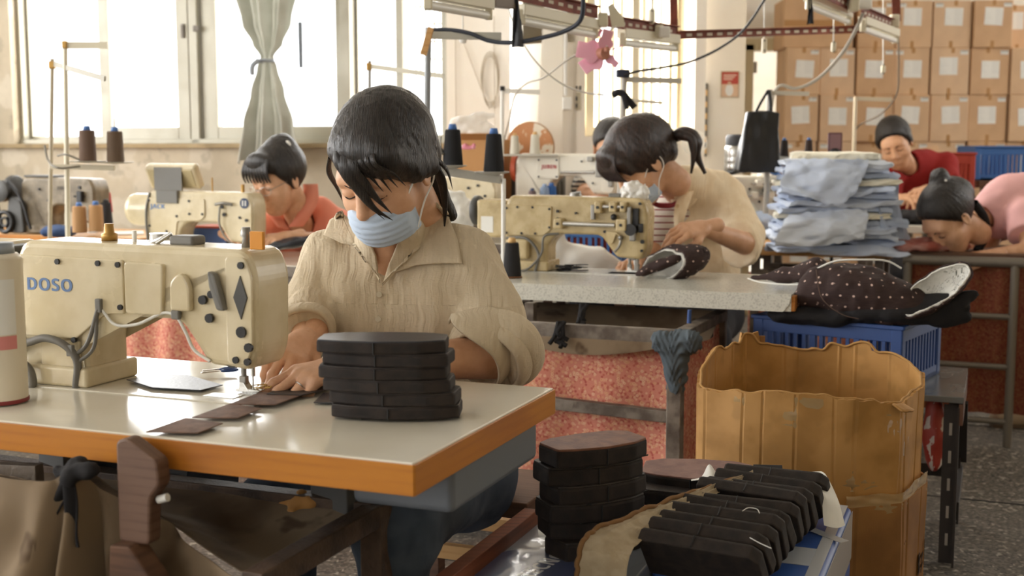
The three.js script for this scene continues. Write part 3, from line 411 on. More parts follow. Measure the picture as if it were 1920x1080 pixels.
{
  const o = thing('thread_snips', 'small steel thread snips lying behind the machine arm', 'scissors', PY(412, 698, 0.766), 0.5);
  part('blade', [prism([[0, 0], [0.03, 0.002], [0.034, 0.0045], [0, 0.006]], 0.002).rotateX(-Math.PI / 2).translate(-0.034, 0.002, 0.002)], M.chrome, o); part('blade', [prism([[0, 0], [0.03, 0.002], [0.034, 0.0045], [0, 0.006]], 0.002).rotateX(-Math.PI / 2).translate(-0.03, 0.005, -0.003)], M.chrome, o);
  part('handle', [turn(new THREE.TorusGeometry(0.009, 0.0024, 8, 20), Math.PI / 2).scale(1.5, 1, 0.8).translate(0.018, 0.004, -0.007)], M.blueDark, o); part('handle', [turn(new THREE.TorusGeometry(0.009, 0.0024, 8, 20), Math.PI / 2).scale(1.5, 1, 0.8).translate(0.016, 0.004, 0.01)], M.blueDark, o);
  const k = []; for (let i = 0; i < 9; i++) { const c = V(rr(-0.012, 0.012), 0.004 + rr(0, 0.004), rr(-0.008, 0.008)); k.push(tube([c, c.clone().add(V(rr(-0.012, 0.012), rr(0, 0.005), rr(-0.008, 0.008))), c.clone().add(V(rr(-0.016, 0.016), rr(0, 0.003), rr(-0.01, 0.01)))], 0.001, 8, 4)); }
  single('thread_scraps', k, plain(0xc9a45c, 0.9), 'yellow thread scraps under the foreground presser foot', 'thread', null, PY(492, 733, 0.7665));
  const n = thing('plastic_canister', 'off-white plastic canister with a label at the left picture edge', 'canister', PY(2, 752, 0.762), 0);
  part('body', [lathe([[0, 0], [0.041, 0], [0.043, 0.006], [0.043, 0.235], [0.036, 0.245], [0, 0.245]], 32)], plain(0xe3d9c4, 0.5), n); part('lid', [lathe([[0, 0.262], [0.03, 0.262], [0.032, 0.244], [0, 0.244]], 28)], plain(0x9aa3ad, 0.5), n);
  part('paper_label', [new THREE.CylinderGeometry(0.0435, 0.0435, 0.09, 32, 1, true, -0.2, 1.3).translate(0, 0.16, 0)], M.paper, n); part('pink_band', [new THREE.CylinderGeometry(0.0437, 0.0437, 0.022, 32, 1, true, -0.2, 1.3).translate(0, 0.102, 0)], plain(0xd98a86, 0.7), n); part('red_foot', [lathe([[0.0425, 0], [0.0445, 0.001], [0.0445, 0.006], [0.0425, 0.007]], 32)], plain(0x8a3436, 0.6), n);
}
// ---------- low cartons with bundles of pouches, stool, plank ----------
const CY = 0.43;
const cartonBlue = ctex(512, 512, (g) => { g.fillStyle = '#9aa4b2'; g.fillRect(0, 0, 512, 512); g.fillStyle = '#26437f'; g.beginPath(); g.arc(250, 300, 190, 0, 7); g.fill(); g.fillStyle = '#b9c0c8'; g.fillRect(420, 0, 92, 512); }, 0.4);
{
  const bl = PY(1006, 966, CY), o = thing('printed_carton', 'blue and grey printed carton in clear film beside the wooden plank', 'carton', V(bl.x, 0, bl.z), Y1);
  part('carton_body', [box(0.29, CY, 0.56, 0.147, CY / 2, 0.28, 0.004)], mat(0x8c939c, 0.35), o); part('blue_print', [turn(new THREE.CylinderGeometry(0.13, 0.13, 0.0012, 40, 1, false, 0, 6.283), 0, 0, 0).translate(0.135, CY + 0.0006, 0.31)], mat(0x21386f, 0.3), o);
  const t = text('TECNO', 0.032, 0.0006); t.rotateX(-Math.PI / 2).rotateY(1.42).translate(0.118, CY + 0.0014, 0.285); part('lettering', t, plain(0xf0f1f2), o, 'white letters TECNO');
  part('clear_film', sheet((u, v) => V(lerp(0.0, 0.29, u), CY + 0.003 + 0.0025 * Math.max(0, n3(u * 9, v * 15, 3)), lerp(0, 0.56, v)), 40, 60), mat(0xffffff, 0.12, { transmission: 0.95, thickness: 0 }), o);
  const br = PY(1598, 950, CY), w = 0.3, q = thing('blue_carton', 'blue carton sealed with clear tape in front of the cardboard drum', 'carton', V(br.x, 0, br.z), Y1);
  part('carton_body', [box(w, CY, 0.5, -w / 2, CY / 2, 0.25, 0.012)], mat(0x3458a0, 0.35), q);
  part('tape', [box(0.022, 0.0012, 0.5, -0.02, CY + 0.0007, 0.25), box(0.0012, 0.1, 0.5, 0.0007, CY - 0.06, 0.25)], mat(0xb9bcc0, 0.2), q); part('tape', [box(0.022, 0.001, 0.16, 0, 0, 0).rotateY(0.9).translate(-0.05, CY + 0.0016, 0.2)], mat(0xb9bcc0, 0.2), q);
  part('white_panel', [box(0.1, 0.001, 0.1, -0.06, CY + 0.0006, 0.36)], plain(0xaab0b8), q);
  const pk = PY(1008, 962, 0.45), pe = PY(850, 1088, 0.45);
  single('wooden_plank', [bar(pk.clone().add(V(-0.012, 0, 0)), pe.clone().add(V(-0.012, 0, 0)).lerp(pk, -0.1), 0.03, 0.1).translate(0, -0.04, 0)], M.woodPlank, 'red-brown wooden plank on edge along the printed carton', 'plank');
  const sc = PY(990, 944, 0.45), s = thing('wooden_stool', 'dark wooden stool under the woman in the linen shirt', 'stool', V(sc.x, 0, sc.z), Y1);
  part('seat', [box(0.34, 0.035, 0.26, -0.17, 0.4325, -0.125, 0.004)], M.woodOld, s); for (const [x, z] of [[-0.02, -0.02], [-0.32, -0.02], [-0.02, -0.23], [-0.32, -0.23]]) part('leg', box(0.036, 0.42, 0.036, x, 0.21, z, 0.003), M.woodOld, s); part('stretcher', [box(0.3, 0.03, 0.02, -0.17, 0.32, -0.02), box(0.3, 0.03, 0.02, -0.17, 0.32, -0.23)], M.woodPale, s);
}
{
  const b = P(1108, 985, 2.24); b.y = CY + 0.006; const off = [[0.003, 0.004, 0.1], [-0.006, 0.0, 0.0], [0.004, -0.002, 0.12], [-0.002, 0.004, 0.02], [0.004, -0.004, -0.1], [0.012, 0.003, 0.2]];
  rank.forEach((r, i) => { const k = 5 - i; pouch(`${r} pouch of the stack on the printed carton`, V(b.x + off[i][0], b.y + 0.0105 + k * (i === 0 ? 0.0345 : 0.034), b.z + off[i][1]), 0.42 + off[i][2], i ? M.leatherBlack : M.leatherRed, 'pouches stacked on the printed carton').scale.set(1, 1.75, 1.12); });
  const qs = ['first', 'second', 'third', 'fourth', 'fifth', 'sixth', 'seventh', 'eighth', 'ninth', 'tenth'];
  for (let i = 0; i < 10; i++) {
    const c = P(1458 - i * 15.5, 955 + i * 13.5, 2.42 - i * 0.047); const q = EQ(0, -0.5 + 0.05 * Math.sin(i * 2.1), 0).multiply(EQ(-0.95 + 0.1 * Math.sin(i * 1.7), 0, 0.03 * Math.cos(i * 3)));
    c.y = CY + 0.062 + 0.004 * Math.sin(i * 2.6); pouch(`${qs[i]} dark pouch leaning in the bound bundle, counted from the white paper`, c, 0, M.leatherBlack, 'dark pouches leaning in the bound bundle', q, true).scale.set(1, 1.35, 1);
  }
  const tp = pouch('brown mauve pouch lying flat behind the bound bundle', P(1308, 893, 2.5), 0, M.leatherMauve, null, EQ(0.1, -0.25, 0.02)); tp.scale.set(1.15, 1.6, 1.15);
  pouch('black pouch lying under the brown mauve pouch', P(1290, 925, 2.47), 0, M.leatherBlack, null, EQ(0.04, -0.15, 0.0)).scale.set(1.1, 1.7, 1.1);
  single('leather_piece', [box(0.06, 0.002, 0.03, 0, 0, 0, 0.0008).rotateX(0.9)], M.leatherTop, 'small grey leather flap standing behind the white paper', 'leather piece', null, P(1440, 884, 2.5), -0.1);
  // cloth strip binding the bundle
  const st = [[1412, 891, 2.4], [1350, 914, 2.3], [1280, 946, 2.19], [1205, 984, 2.07], [1150, 1014, 1.99], [1132, 1045, 1.95], [1128, 1100, 1.94]].map((a) => P(...a)), cv = new THREE.CatmullRomCurve3(st);
  const wv = [[0, 3, 0.012], [0.25, 1, 0.03], [0.5, 1, 0.046], [0.75, 1, 0.066], [1, 1, 0.075]];
  const strip = (u, v) => { const p = cv.getPoint(u), w = lerp(0.012, 0.082, sst(0, 0.85, u)), a = v - 0.5, d = V(0.75, -0.55 + 0.5 * u, 0.25).normalize(); p.addScaledVector(d, a * w); p.y += 0.006 * Math.cos(a * 3.1) + 0.0035 * Math.sin(v * 19 + u * 3) * (1 - u) + 0.002 * n3(u * 30, v * 8, 2); return p; };
  const cs = thing('cloth_strip', 'beige cloth strip with ragged brown edge binding the pouch bundle', 'cloth', V(0, 0, 0));
  part('strip', sheet(strip, 60, 24, 0.0015), mat(0xffffff, 0.9, { map: patch(0xb3a388, 0xa39276, 0.1, 7), bumpMap: tWeave, bumpScale: 0.0006 }), cs); const eg = []; for (let i = 0; i <= 46; i++) { const p = strip(i / 46, 0.0); p.x += rr(-0.003, 0.003); p.y += rr(-0.003, 0.003); eg.push(p); } part('frayed_edge', tube(eg, 0.0045, 140, 6), plain(0x7d5b36, 0.95), cs);
  const gp = (rows) => { const g = rows.map((r) => r.map((a) => P(...a))); return (u, v) => { const R = g.map((r) => new THREE.CatmullRomCurve3(r).getPoint(u)); return new THREE.CatmullRomCurve3(R).getPoint(v); }; };
  single('tissue_paper', sheet(gp([[[1296, 899, 2.46], [1316, 893, 2.46], [1330, 871, 2.46], [1346, 889, 2.46], [1382, 896, 2.46]], [[1296, 902, 2.38], [1316, 899, 2.38], [1332, 893, 2.38], [1348, 898, 2.38], [1382, 902, 2.38]]]), 24, 6, 0.0006), M.paper, 'small peak of white tissue paper beside the mauve pouch', 'paper');
  single('tissue_paper', sheet(gp([[[1425, 893, 2.47], [1460, 891, 2.47], [1505, 886, 2.46], [1540, 884, 2.45]], [[1432, 899, 2.41], [1465, 899, 2.41], [1520, 894, 2.4], [1550, 893, 2.4]], [[1530, 910, 2.35], [1545, 925, 2.34], [1562, 935, 2.34], [1572, 940, 2.35]], [[1545, 985, 2.3], [1555, 988, 2.3], [1570, 990, 2.31], [1584, 985, 2.33]]]), 24, 24, 0.0006), M.paper, 'white tissue paper draped over the right end of the pouch bundle', 'paper');
}
{ // loose white threads on the bundle
  const bits = [['curled white thread on the middle of the pouch bundle', [[1392, 958], [1404, 952], [1418, 954], [1424, 962]]], ['white thread lying along a slab of the pouch bundle', [[1406, 1008], [1424, 1018], [1446, 1028]]]];
  for (const [l, c] of bits) single('thread_bit', tube(c.map(([a, b]) => PY(a, b, CY + 0.118)), 0.0008, 20, 5), M.white, l, 'thread');
}
// ---------- cardboard drum ----------
{
  const kraft = mat(0xffffff, 0.7, { map: dtex(512, (u, v) => mix3(mix3(hex(0xb98a4c), hex(0xa27538), sst(0.35, 0.65, fbm(u * 5, v * 5, 5, 5))), hex(0x8d6832), 0.3 * sst(0.6, 0.8, fbm(u * 12, v * 12, 12, 3))), 0.5), bumpMap: tScuff, bumpScale: 0.002 });
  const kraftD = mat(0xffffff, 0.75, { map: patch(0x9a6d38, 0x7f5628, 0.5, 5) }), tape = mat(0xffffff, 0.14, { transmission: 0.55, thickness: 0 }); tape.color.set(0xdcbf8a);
  const C = V(0.712, 0, -2.9), o = thing('cardboard_drum', 'tall open drum of bent brown cardboard patched with tape', 'cardboard drum', C, 0);
  const rad = (a) => { const c = Math.abs(Math.cos(a - 0.5)), s = Math.abs(Math.sin(a - 0.5)); return 0.25 / Math.pow(c ** 2.7 + s ** 2.7, 1 / 2.7) * 1.0 + 0.004 * Math.sin(a * 7) + 0.003 * Math.sin(a * 19 + 1); };
  const VA = Array.from({ length: 23 }, (_, k) => (k + 0.3 * Math.sin(k * 2.7)) / 23 * Math.PI * 2), poly = (a) => { a = ((a % (Math.PI * 2)) + Math.PI * 2) % (Math.PI * 2); let i = 22; for (let k = 0; k < 23; k++) if (VA[k] <= a) i = k; else break; if (a < VA[0]) i = 22; const a0 = VA[i] - (a < VA[0] ? Math.PI * 2 : 0), a1 = i === 22 ? VA[0] + (a < VA[0] ? 0 : Math.PI * 2) : VA[i + 1], p = [rad(a0) * Math.cos(a0), rad(a0) * Math.sin(a0)], q = [rad(a1) * Math.cos(a1), rad(a1) * Math.sin(a1)], d = [Math.cos(a), Math.sin(a)], e = [q[0] - p[0], q[1] - p[1]]; return (p[0] * e[1] - p[1] * e[0]) / (d[0] * e[1] - d[1] * e[0]); };
  const crease = (a) => { const k = a / (Math.PI * 2) * 22 + 0.35 * Math.sin(a * 5), f = Math.abs((k - Math.floor(k)) - 0.5) * 2; return -0.0035 * sst(0.9, 1, f); };
  const rim = (a) => { const back = sst(-0.1, 0.5, -Math.sin(a)); return 0.628 + 0.04 * back + 0.008 * Math.sin(a * 3 + 2) + 0.005 * n3(a * 6, 2, 3) + 0.003 * n3(a * 30, 5, 3) + (Math.abs(a - 4.35) < 0.1 ? 0.03 : 0) + (Math.abs(a - 5.35) < 0.22 ? 0.018 : 0); };
  const wall = (y0, y1, off) => sheet((u, v) => { const a = u * Math.PI * 2, gr = VA.some((q) => Math.abs(q - a) < 0.012) ? -0.0025 : 0, r = poly(a) + off + gr + 0.0035 * n3(u * 22, v * 3, 4), t = typeof y1 === 'function' ? y1(a) : y1; return V(Math.cos(a) * r, lerp(y0, t, v), Math.sin(a) * r); }, 276, 12, 0.006).toNonIndexed();
  const stiff = (g) => { g.computeVertexNormals(); return g; };
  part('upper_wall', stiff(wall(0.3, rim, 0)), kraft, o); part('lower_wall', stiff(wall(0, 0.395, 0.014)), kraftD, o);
  const band = (a0, a1, y0, y1, off) => sheet((u, v) => { const a = lerp(a0, a1, u), r = poly(a) + off + 0.004 * Math.abs(n3(u * 14 + a0 * 9, v * 7, 7)); return V(Math.cos(a) * r, lerp(y0, typeof y1 === 'function' ? y1(a) - 0.006 : y1, v) + 0.004 * n3(u * 9, v, 3), Math.sin(a) * r); }, 40, 10);
  part('tape_patch', band(0.5, 2.9, 0.54, rim, 0.002), tape, o); part('tape_patch', band(1.2, 2.8, 0.43, 0.47, 0.002), tape, o); part('tape_patch', band(0.2, 1.5, 0.375, 0.42, 0.017), tape, o); part('tape_patch', band(0.75, 1.15, 0.49, 0.585, 0.0045), mat(0xffffff, 0.06, { transmission: 0.8, thickness: 0 }), o);
  part('torn_rim', [tube(Array.from({ length: 80 }, (_, k) => { const a = k / 79 * Math.PI * 2, r = poly(a) - 0.002; return V(Math.cos(a) * r, rim(a), Math.sin(a) * r); }), 0.0034, 320, 5)], plain(0xa98049, 0.9), o); part('rim_flap', [box(0.055, 0.035, 0.004, -0.08, 0.675, -0.262, 0.001)], kraftD, o); part('rim_flap', [sheet((u, v) => { const a = 0.95 + u * 0.16, r = rad(a) + 0.004 + 0.03 * v; return V(Math.cos(a) * r, rim(a) - 0.01 * v, Math.sin(a) * r); }, 8, 4, 0.005)], kraft, o);
  const mk = (a, y, w, h, t) => { const r = rad(a) + 0.0185; return box(w, h, 0.001).rotateZ(t).rotateY(Math.PI / 2 - a).translate(Math.cos(a) * r, y, Math.sin(a) * r); };
  part('printed_marks', [mk(0.98, 0.31, 0.005, 0.03, 0.3), mk(0.94, 0.312, 0.005, 0.03, 0.3), mk(0.98, 0.2, 0.005, 0.03, 0.3), mk(0.94, 0.202, 0.005, 0.03, 0.3), mk(0.45, 0.21, 0.02, 0.05, 0.1), mk(0.4, 0.225, 0.05, 0.008, 0.2), mk(0.4, 0.2, 0.045, 0.008, 0.2), mk(0.33, 0.23, 0.008, 0.06, 0)], plain(0x3b2a1c, 0.9), o);
}
// ---------- crates, bench, dotted cloth pouches ----------
function crate(name, label, pos, yaw, w, h, d, m, group) {      // origin: front right bottom corner
  const o = thing(name, label, 'crate', pos, yaw, group), t = 0.012, rim = h * 0.26, low = h * 0.16;
  part('floor_panel', box(w, 0.012, d, -w / 2, 0.006, -d / 2), m, o);
  part('rim', [box(w, rim, t, -w / 2, h - rim / 2, -t / 2, 0.003), box(w, rim, t, -w / 2, h - rim / 2, -d + t / 2, 0.003), box(t, rim, d, -t / 2, h - rim / 2, -d / 2, 0.003), box(t, rim, d, -w + t / 2, h - rim / 2, -d / 2, 0.003), box(w + 0.012, 0.012, 0.018, -w / 2, h - 0.006, 0.0, 0.003), box(0.018, 0.012, d + 0.012, 0.0, h - 0.006, -d / 2, 0.003)], m, o);
  part('lower_band', [box(w, low, t, -w / 2, low / 2, -t / 2), box(w, low, t, -w / 2, low / 2, -d + t / 2), box(t, low, d, -t / 2, low / 2, -d / 2), box(t, low, d, -w + t / 2, low / 2, -d / 2)], m, o);
  for (const [x, z] of [[0, 0], [-w, 0], [0, -d], [-w, -d]]) part('corner', box(0.035, h - 0.004, 0.035, x + (x ? 0.0155 : -0.0155), h / 2, z + (z ? 0.0155 : -0.0155), 0.006), m, o);
  const n = Math.round(w / 0.026), nd = Math.round(d / 0.03);
  for (let i = 1; i < n; i++) { part('slat', box(i % 5 === 0 ? 0.016 : 0.01, h - rim - low + 0.004, 0.008, -i * w / n, (h - rim + low) / 2, -0.005), m, o); part('slat', box(0.01, h - rim - low + 0.004, 0.008, -i * w / n, (h - rim + low) / 2, -d + 0.005), m, o); }
  for (let i = 1; i < nd; i++) for (const x of [-0.005, -w + 0.005]) part('slat', box(0.008, h - rim - low + 0.004, 0.012, x, (h - rim + low) / 2, -i * d / nd), m, o);
  return o;
}
{
  const bc = PY(1815, 690, 0.49), o = thing('steel_bench', 'grey steel-topped bench carrying the blue crate', 'bench', V(bc.x, 0, bc.z), Y1);
  part('bench_top', box(0.6, 0.018, 0.5, -0.3, 0.481, 0.25, 0.002), mat(0x6e6f6c, 0.35, { metalness: 0.5, roughnessMap: tScuff }), o);
  part('apron', [box(0.012, 0.06, 0.5, -0.006, 0.44, 0.25), box(0.6, 0.06, 0.012, -0.3, 0.44, 0.006)], plain(0x5a3a28, 0.6), o);
  const ang = (x, z) => [box(0.04, 0.46, 0.006, x - 0.02, 0.23, z), box(0.006, 0.46, 0.04, x, 0.23, z + 0.02)];
  for (const [x, z] of [[-0.012, 0.02], [-0.56, 0.02], [-0.012, 0.46], [-0.56, 0.46]]) { const l = part('leg', ang(x, z), plain(0x2c2622, 0.6), o); part('slot', box(0.008, 0.035, 0.008, x - 0.02, 0.07, z), plain(0x9a9184, 0.8), l); for (const y of [0.15, 0.23, 0.31, 0.39]) part('slot', box(0.008, 0.035, 0.008, x - 0.02, y, z), plain(0x9a9184, 0.8), l); }
  part('brace', bar(V(-0.012, 0.43, 0.26), V(-0.012, 0.2, 0.04), 0.012, 0.04, V(1, 0, 0)), plain(0x2c2622, 0.6), o); part('lower_rail', [bar(V(-0.012, 0.16, 0.02), V(-0.012, 0.16, 0.46), 0.02, 0.04), bar(V(-0.56, 0.16, 0.02), V(-0.012, 0.16, 0.02), 0.02, 0.04)], plain(0x2c2622, 0.6), o);
  const rb = P(1752, 815, 3.62); single('red_bag', [surf([-0.06, -0.14, -0.06], [0.06, 0.13, 0.06], 0.008, (x, y, z) => ell(V(0, 0, 0), V(0.035, 0.12, 0.04))(x, y, z) + 0.008 * n3(x * 30, y * 20, z * 30))], mat(0xffffff, 0.5, { map: patch(0xa33a2c, 0xc9bfb5, 0.14, 4, 0.52, 0.56) }), 'red and white plastic bag hanging under the steel bench', 'bag', null, rb);
  crate('plastic_crate', 'blue plastic crate under the heap of dotted cloth', V(1.10, 0.49, -3.42), -35 * Math.PI / 180, 0.45, 0.19, 0.38, M.blueDark);
}
const dots = ctex(512, 512, (g) => { g.fillStyle = '#33211e'; g.fillRect(0, 0, 512, 512); let k = 5; const q = () => { k = (k * 1103515245 + 12345) & 0x7fffffff; return k / 0x7fffffff; }; for (let i = 0; i < 900; i++) { g.fillStyle = q() > 0.5 ? '#2b1a18' : '#3b2823'; g.fillRect(q() * 512, q() * 512, 30, 3); } for (let j = 0; j < 8; j++) for (let i = 0; i < 8; i++) { g.fillStyle = '#cfb3a6'; g.beginPath(); g.arc(32 + i * 64 + (j % 2 ? 32 : 0) - 16, 32 + j * 64, 6, 0, 7); g.fill(); } }, 0.26);
Object.assign(M, { dotted: mat(0xffffff, 0.85, { map: dots, bumpMap: tWeave, bumpScale: 0.0006 }), lining: mat(0xcfccc4, 0.9, { bumpMap: tWeave, bumpScale: 0.0006 }) });
function openPouch(label, c, r, q, mouth, cutAt, group, rimM = M.paper) {      // a soft lined pouch: dotted shell cut open across "mouth"
  const o = thing('cloth_pouch', label, 'pouch', c, 0, group), B = ell(V(0, 0, 0), r, q), n = V(...mouth).normalize(), pl = plane(n.clone().multiplyScalar(cutAt), n), R = Math.max(r.x, r.y, r.z) * 1.15, wob = (x, y, z) => 0.007 * n3(x * 22, y * 22, z * 22) + 0.003 * n3(x * 55, y * 50, z * 55);
  const outer = (x, y, z) => Math.abs(B(x, y, z)) > 0.035 ? Math.abs(B(x, y, z)) : smax(smax(B(x, y, z) + wob(x, y, z), -(B(x, y, z) + wob(x, y, z) + 0.006), 0.002), pl(x, y, z) + 0.004 * n3(x * 20, y * 20, 9), 0.002);
  const inner = (x, y, z) => Math.abs(B(x, y, z)) > 0.035 ? Math.abs(B(x, y, z)) : smax(smax(B(x, y, z) + wob(x, y, z) + 0.0055, -(B(x, y, z) + wob(x, y, z) + 0.011), 0.002), pl(x, y, z) - 0.003 + 0.004 * n3(x * 20, y * 20, 9), 0.002);
  part('outer_cloth', surf([-R, -R, -R], [R, R, R], 0.004, outer), M.dotted, o); part('lining', surf([-R, -R, -R], [R, R, R], 0.004, inner), rimM, o); return o;
}
{
  const blob = (list, k, w = 0.008) => { const u = uni(list, k); return (x, y, z) => u(x, y, z) + w * n3(x * 24, y * 24, z * 24) + 0.003 * n3(x * 60, y * 60, z * 60); };
  const c0 = P(1620, 580, 3.52), R = (a) => a;
  const w = (px, py, z) => P(px, py, z).sub(c0);
  single('cloth_heap', [surf([-0.34, -0.09, -0.22], [0.36, 0.1, 0.2], 0.008, blob([ell(w(1560, 588, 3.58), V(0.19, 0.03, 0.1)), ell(w(1690, 580, 3.5), V(0.17, 0.038, 0.11)), cap(w(1720, 582, 3.45), w(1828, 552, 3.42), 0.026, 0.012), cap(w(1760, 588, 3.45), w(1815, 594, 3.43), 0.026, 0.01), cap(w(1470, 588, 3.6), w(1560, 582, 3.55), 0.01, 0.026)], 0.05))], M.blackCloth, 'near-black crumpled cloth heap filling the blue crate', 'cloth', null, c0);
  const o = thing('cloth_pouch', 'big brown dotted cloth pouch bulging in the middle of the crate heap', 'pouch', c0, 0); const q = EQ(0, -0.35, -0.16);
  part('body', surf([-0.3, -0.1, -0.2], [0.3, 0.2, 0.2], 0.006, blob([ell(w(1612, 548, 3.52), V(0.17, 0.075, 0.1), q), ell(w(1680, 575, 3.48), V(0.1, 0.05, 0.07), q), cap(w(1500, 560, 3.55), w(1570, 545, 3.55), 0.02, 0.05)], 0.05, 0.006)), M.dotted, o);
  part('piping', [tube([w(1525, 507, 3.54), w(1565, 490, 3.52), w(1620, 487, 3.5), w(1665, 490, 3.5), w(1690, 503, 3.5)], 0.003, 40, 6)], M.paper, o); part('piping', [tube([w(1530, 505, 3.46), w(1542, 560, 3.43), w(1580, 590, 3.41), w(1610, 598, 3.4)], 0.0014, 40, 6)], plain(0x5a463c, 0.9), o);
  const t = thing('cloth_pouch', 'pointed dotted cloth pouch lying on the right end of the long white table', 'pouch', P(1470, 520, 3.66), 0), tw = (px, py, z) => P(px, py, z).sub(t.position);
  part('body', surf([-0.16, -0.06, -0.1], [0.16, 0.08, 0.1], 0.005, blob([cap(tw(1412, 521, 3.74), tw(1470, 517, 3.68), 0.004, 0.018), cap(tw(1470, 517, 3.68), tw(1530, 508, 3.6), 0.02, 0.04)], 0.03, 0.004)), M.dotted, t); part('piping', tube([tw(1402, 522, 3.72), tw(1425, 529, 3.68), tw(1470, 533, 3.62), tw(1510, 534, 3.58)], 0.0022, 30, 6), M.paper, t);
  openPouch('open dotted pouch showing its white lining on top of the crate heap', P(1752, 545, 3.42), V(0.125, 0.05, 0.06), EQ(0, 0.15, 0.62), [-0.35, 0.62, 0.7], 0.012, null, M.paper);
}
// ---------- sewing table 2 ----------
const T2 = PY(1492, 553.5, 0.76);
{
  const o = thing('sewing_table', 'long pale speckled sewing table with a chipped right corner', 'table', T2, Y1), wd = 1.35, th = 0.05;
  part('table_top', [prism(rounded([[-wd, 0], [-0.012, 0], [-0.018, -th * 0.55], [-0.035, -th], [-wd, -th]], 0.002), 0.005).translate(0, 0, -0.0025), box(wd - 0.012, th, 0.552, -wd / 2 - 0.006, -th / 2, -0.281, 0.003)], M.laminateGrey, o); part('chipped_core', box(0.03, th - 0.006, 0.1, -0.0165, -th / 2 - 0.002, -0.056, 0.003), M.chip, o); part('edge_band', box(0.003, th - 0.004, 0.44, 0.0, -th / 2, -0.33), M.laminateGrey, o);
  const nd = L(o, PY(1190, 512, 0.76))[0]; part('needle_plate', box(0.1, 0.002, 0.06, nd.x - 0.03, 0.001, nd.z + 0.03, 0.0008), M.chrome, o); part('machine_bed', box(0.5, 0.003, 0.18, nd.x - 0.2, 0.0005, nd.z, 0.001), M.laminateGrey, o);
  const fy = 0.655, A = PY(1268, 633, fy), Bk = PY(1353, 590, fy), lf = A.clone().addScaledVector(e1, -1.15), lb = lf.clone().add(Bk.clone().sub(A));
  rail(o, lf, A, M.steelGrey, 'rail', 0.03, 0.045); rail(o, A, Bk, M.steelGrey, 'rail', 0.04, 0.03); rail(o, lf, lb, M.steelGrey); rail(o, lb.clone().setY(0.69), Bk.clone().setY(0.69), M.steelGrey, 'rail', 0.03, 0.03);
  const lowA = V(A.x, 0.43, A.z), lowL = lowA.clone().addScaledVector(e1, -1.15); lowL.y = 0.47; rail(o, lowL, lowA, M.steelGrey, 'rail', 0.028, 0.034); const l2 = V(A.x, 0.13, A.z); rail(o, l2.clone().addScaledVector(e1, -1.15), l2, M.steelGrey, 'rail', 0.028, 0.034);
  post(o, A, 0, fy, M.steelGrey, 0.042); post(o, Bk, 0, 0.71, M.steelGrey, 0.03); post(o, lf, 0, fy, M.steelGrey); post(o, lb, 0, 0.71, M.steelGrey); const u1 = A.clone().addScaledVector(e1, -0.5).addScaledVector(e2, -0.18); post(o, u1, fy - 0.03, 0.71, M.steelGrey, 0.03, 'upright');
  const D = e2.clone().multiplyScalar(-0.022);
  part('floral_skirt', sheet((u, v) => { const p = lf.clone().lerp(A.clone().addScaledVector(e1, -0.02), u).add(D); p.y = lerp(fy - 0.02 - 0.03 * Math.abs(Math.sin(u * 7)), 0.03, v); p.addScaledVector(e2, 0.012 * Math.sin(u * 31 + 2 * v) * (0.3 + v) + 0.016 * Math.sin(u * 11 + v * 3) * v - 0.012); return L(o, p)[0]; }, 90, 26, 0.0012), M.floral, o);
  part('floral_skirt', sheet((u, v) => { const p = A.clone().lerp(Bk, u); p.y = lerp(fy - 0.01 - 0.04 * Math.sin(u * 3), 0.05, v); p.addScaledVector(e1, 0.004 + 0.012 * Math.sin(u * 12 + v * 2)); return L(o, p)[0]; }, 30, 20, 0.0012), M.floral, o);
  part('canvas_sling', sheet((u, v) => { const p = lf.clone().lerp(A, u).lerp(lb.clone().lerp(Bk, u), v); p.y = fy + 0.012 - 0.12 * Math.sin(Math.PI * v) * (0.6 + 0.4 * Math.sin(u * 9)); return L(o, p)[0]; }, 60, 16, 0.0015), M.canvas, o);
  part('canvas_flap', sheet((u, v) => { const p = lf.clone().lerp(A, 0.55 + 0.42 * u).addScaledVector(e2, 0.017); p.y = fy - 0.015 - v * (0.012 + 0.035 * Math.sin(u * 3.1)); return L(o, p)[0]; }, 24, 6, 0.0015), M.canvas, o);
  const tie = (c, m, n, s, name = 'tie') => { const k = []; for (let i = 0; i < n; i++) { const a = i * 1.9; k.push(tube(L(o, [c.clone().add(V(0.01 * Math.cos(a), 0.03, 0.01)), c.clone().addScaledVector(e2, 0.03).add(V(s * 0.5 * Math.sin(a), -0.005 * i, 0)), c.clone().addScaledVector(e2, 0.03).add(V(s * Math.cos(a), -0.02 - s * i * 0.16, 0.004 * i))]), 0.007, 12, 6)); } return part(name, k, m, o); };
  tie(PY(1052, 622, fy), M.blackCloth, 5, 0.03); tie(PY(1095, 588, 0.69), M.blackCloth, 4, 0.012);
  // grey rag wound round the corner post
  const rc = L(o, V(A.x, 0.6, A.z))[0]; part('rag', surf([rc.x - 0.08, rc.y - 0.13, rc.z - 0.08], [rc.x + 0.08, rc.y + 0.12, rc.z + 0.08], 0.005, (x, y, z) => { const k = uni([cap(V(rc.x, rc.y + 0.02, rc.z), V(rc.x, rc.y - 0.08, rc.z), 0.042, 0.026), cap(V(rc.x - 0.04, rc.y + 0.045, rc.z + 0.01), V(rc.x + 0.045, rc.y + 0.05, rc.z + 0.015), 0.03, 0.032)], 0.02)(x, y, z); return k + 0.006 * Math.sin(y * 190 + 30 * Math.sin(x * 30) + z * 60) * 0.5 + 0.005 * n3(x * 50, y * 50, z * 50); }), mat(0x566068, 0.95, { bumpMap: tWeave, bumpScale: 0.001 }), o, 'grey blue knotted rag');
  single('blue_pin', [rod(P(1292, 606, 3.42), P(1293, 581, 3.42), 0.0062, 0.0055)], M.blueDark, 'small blue plastic pin standing on the corner of the steel rail', 'pin');
}
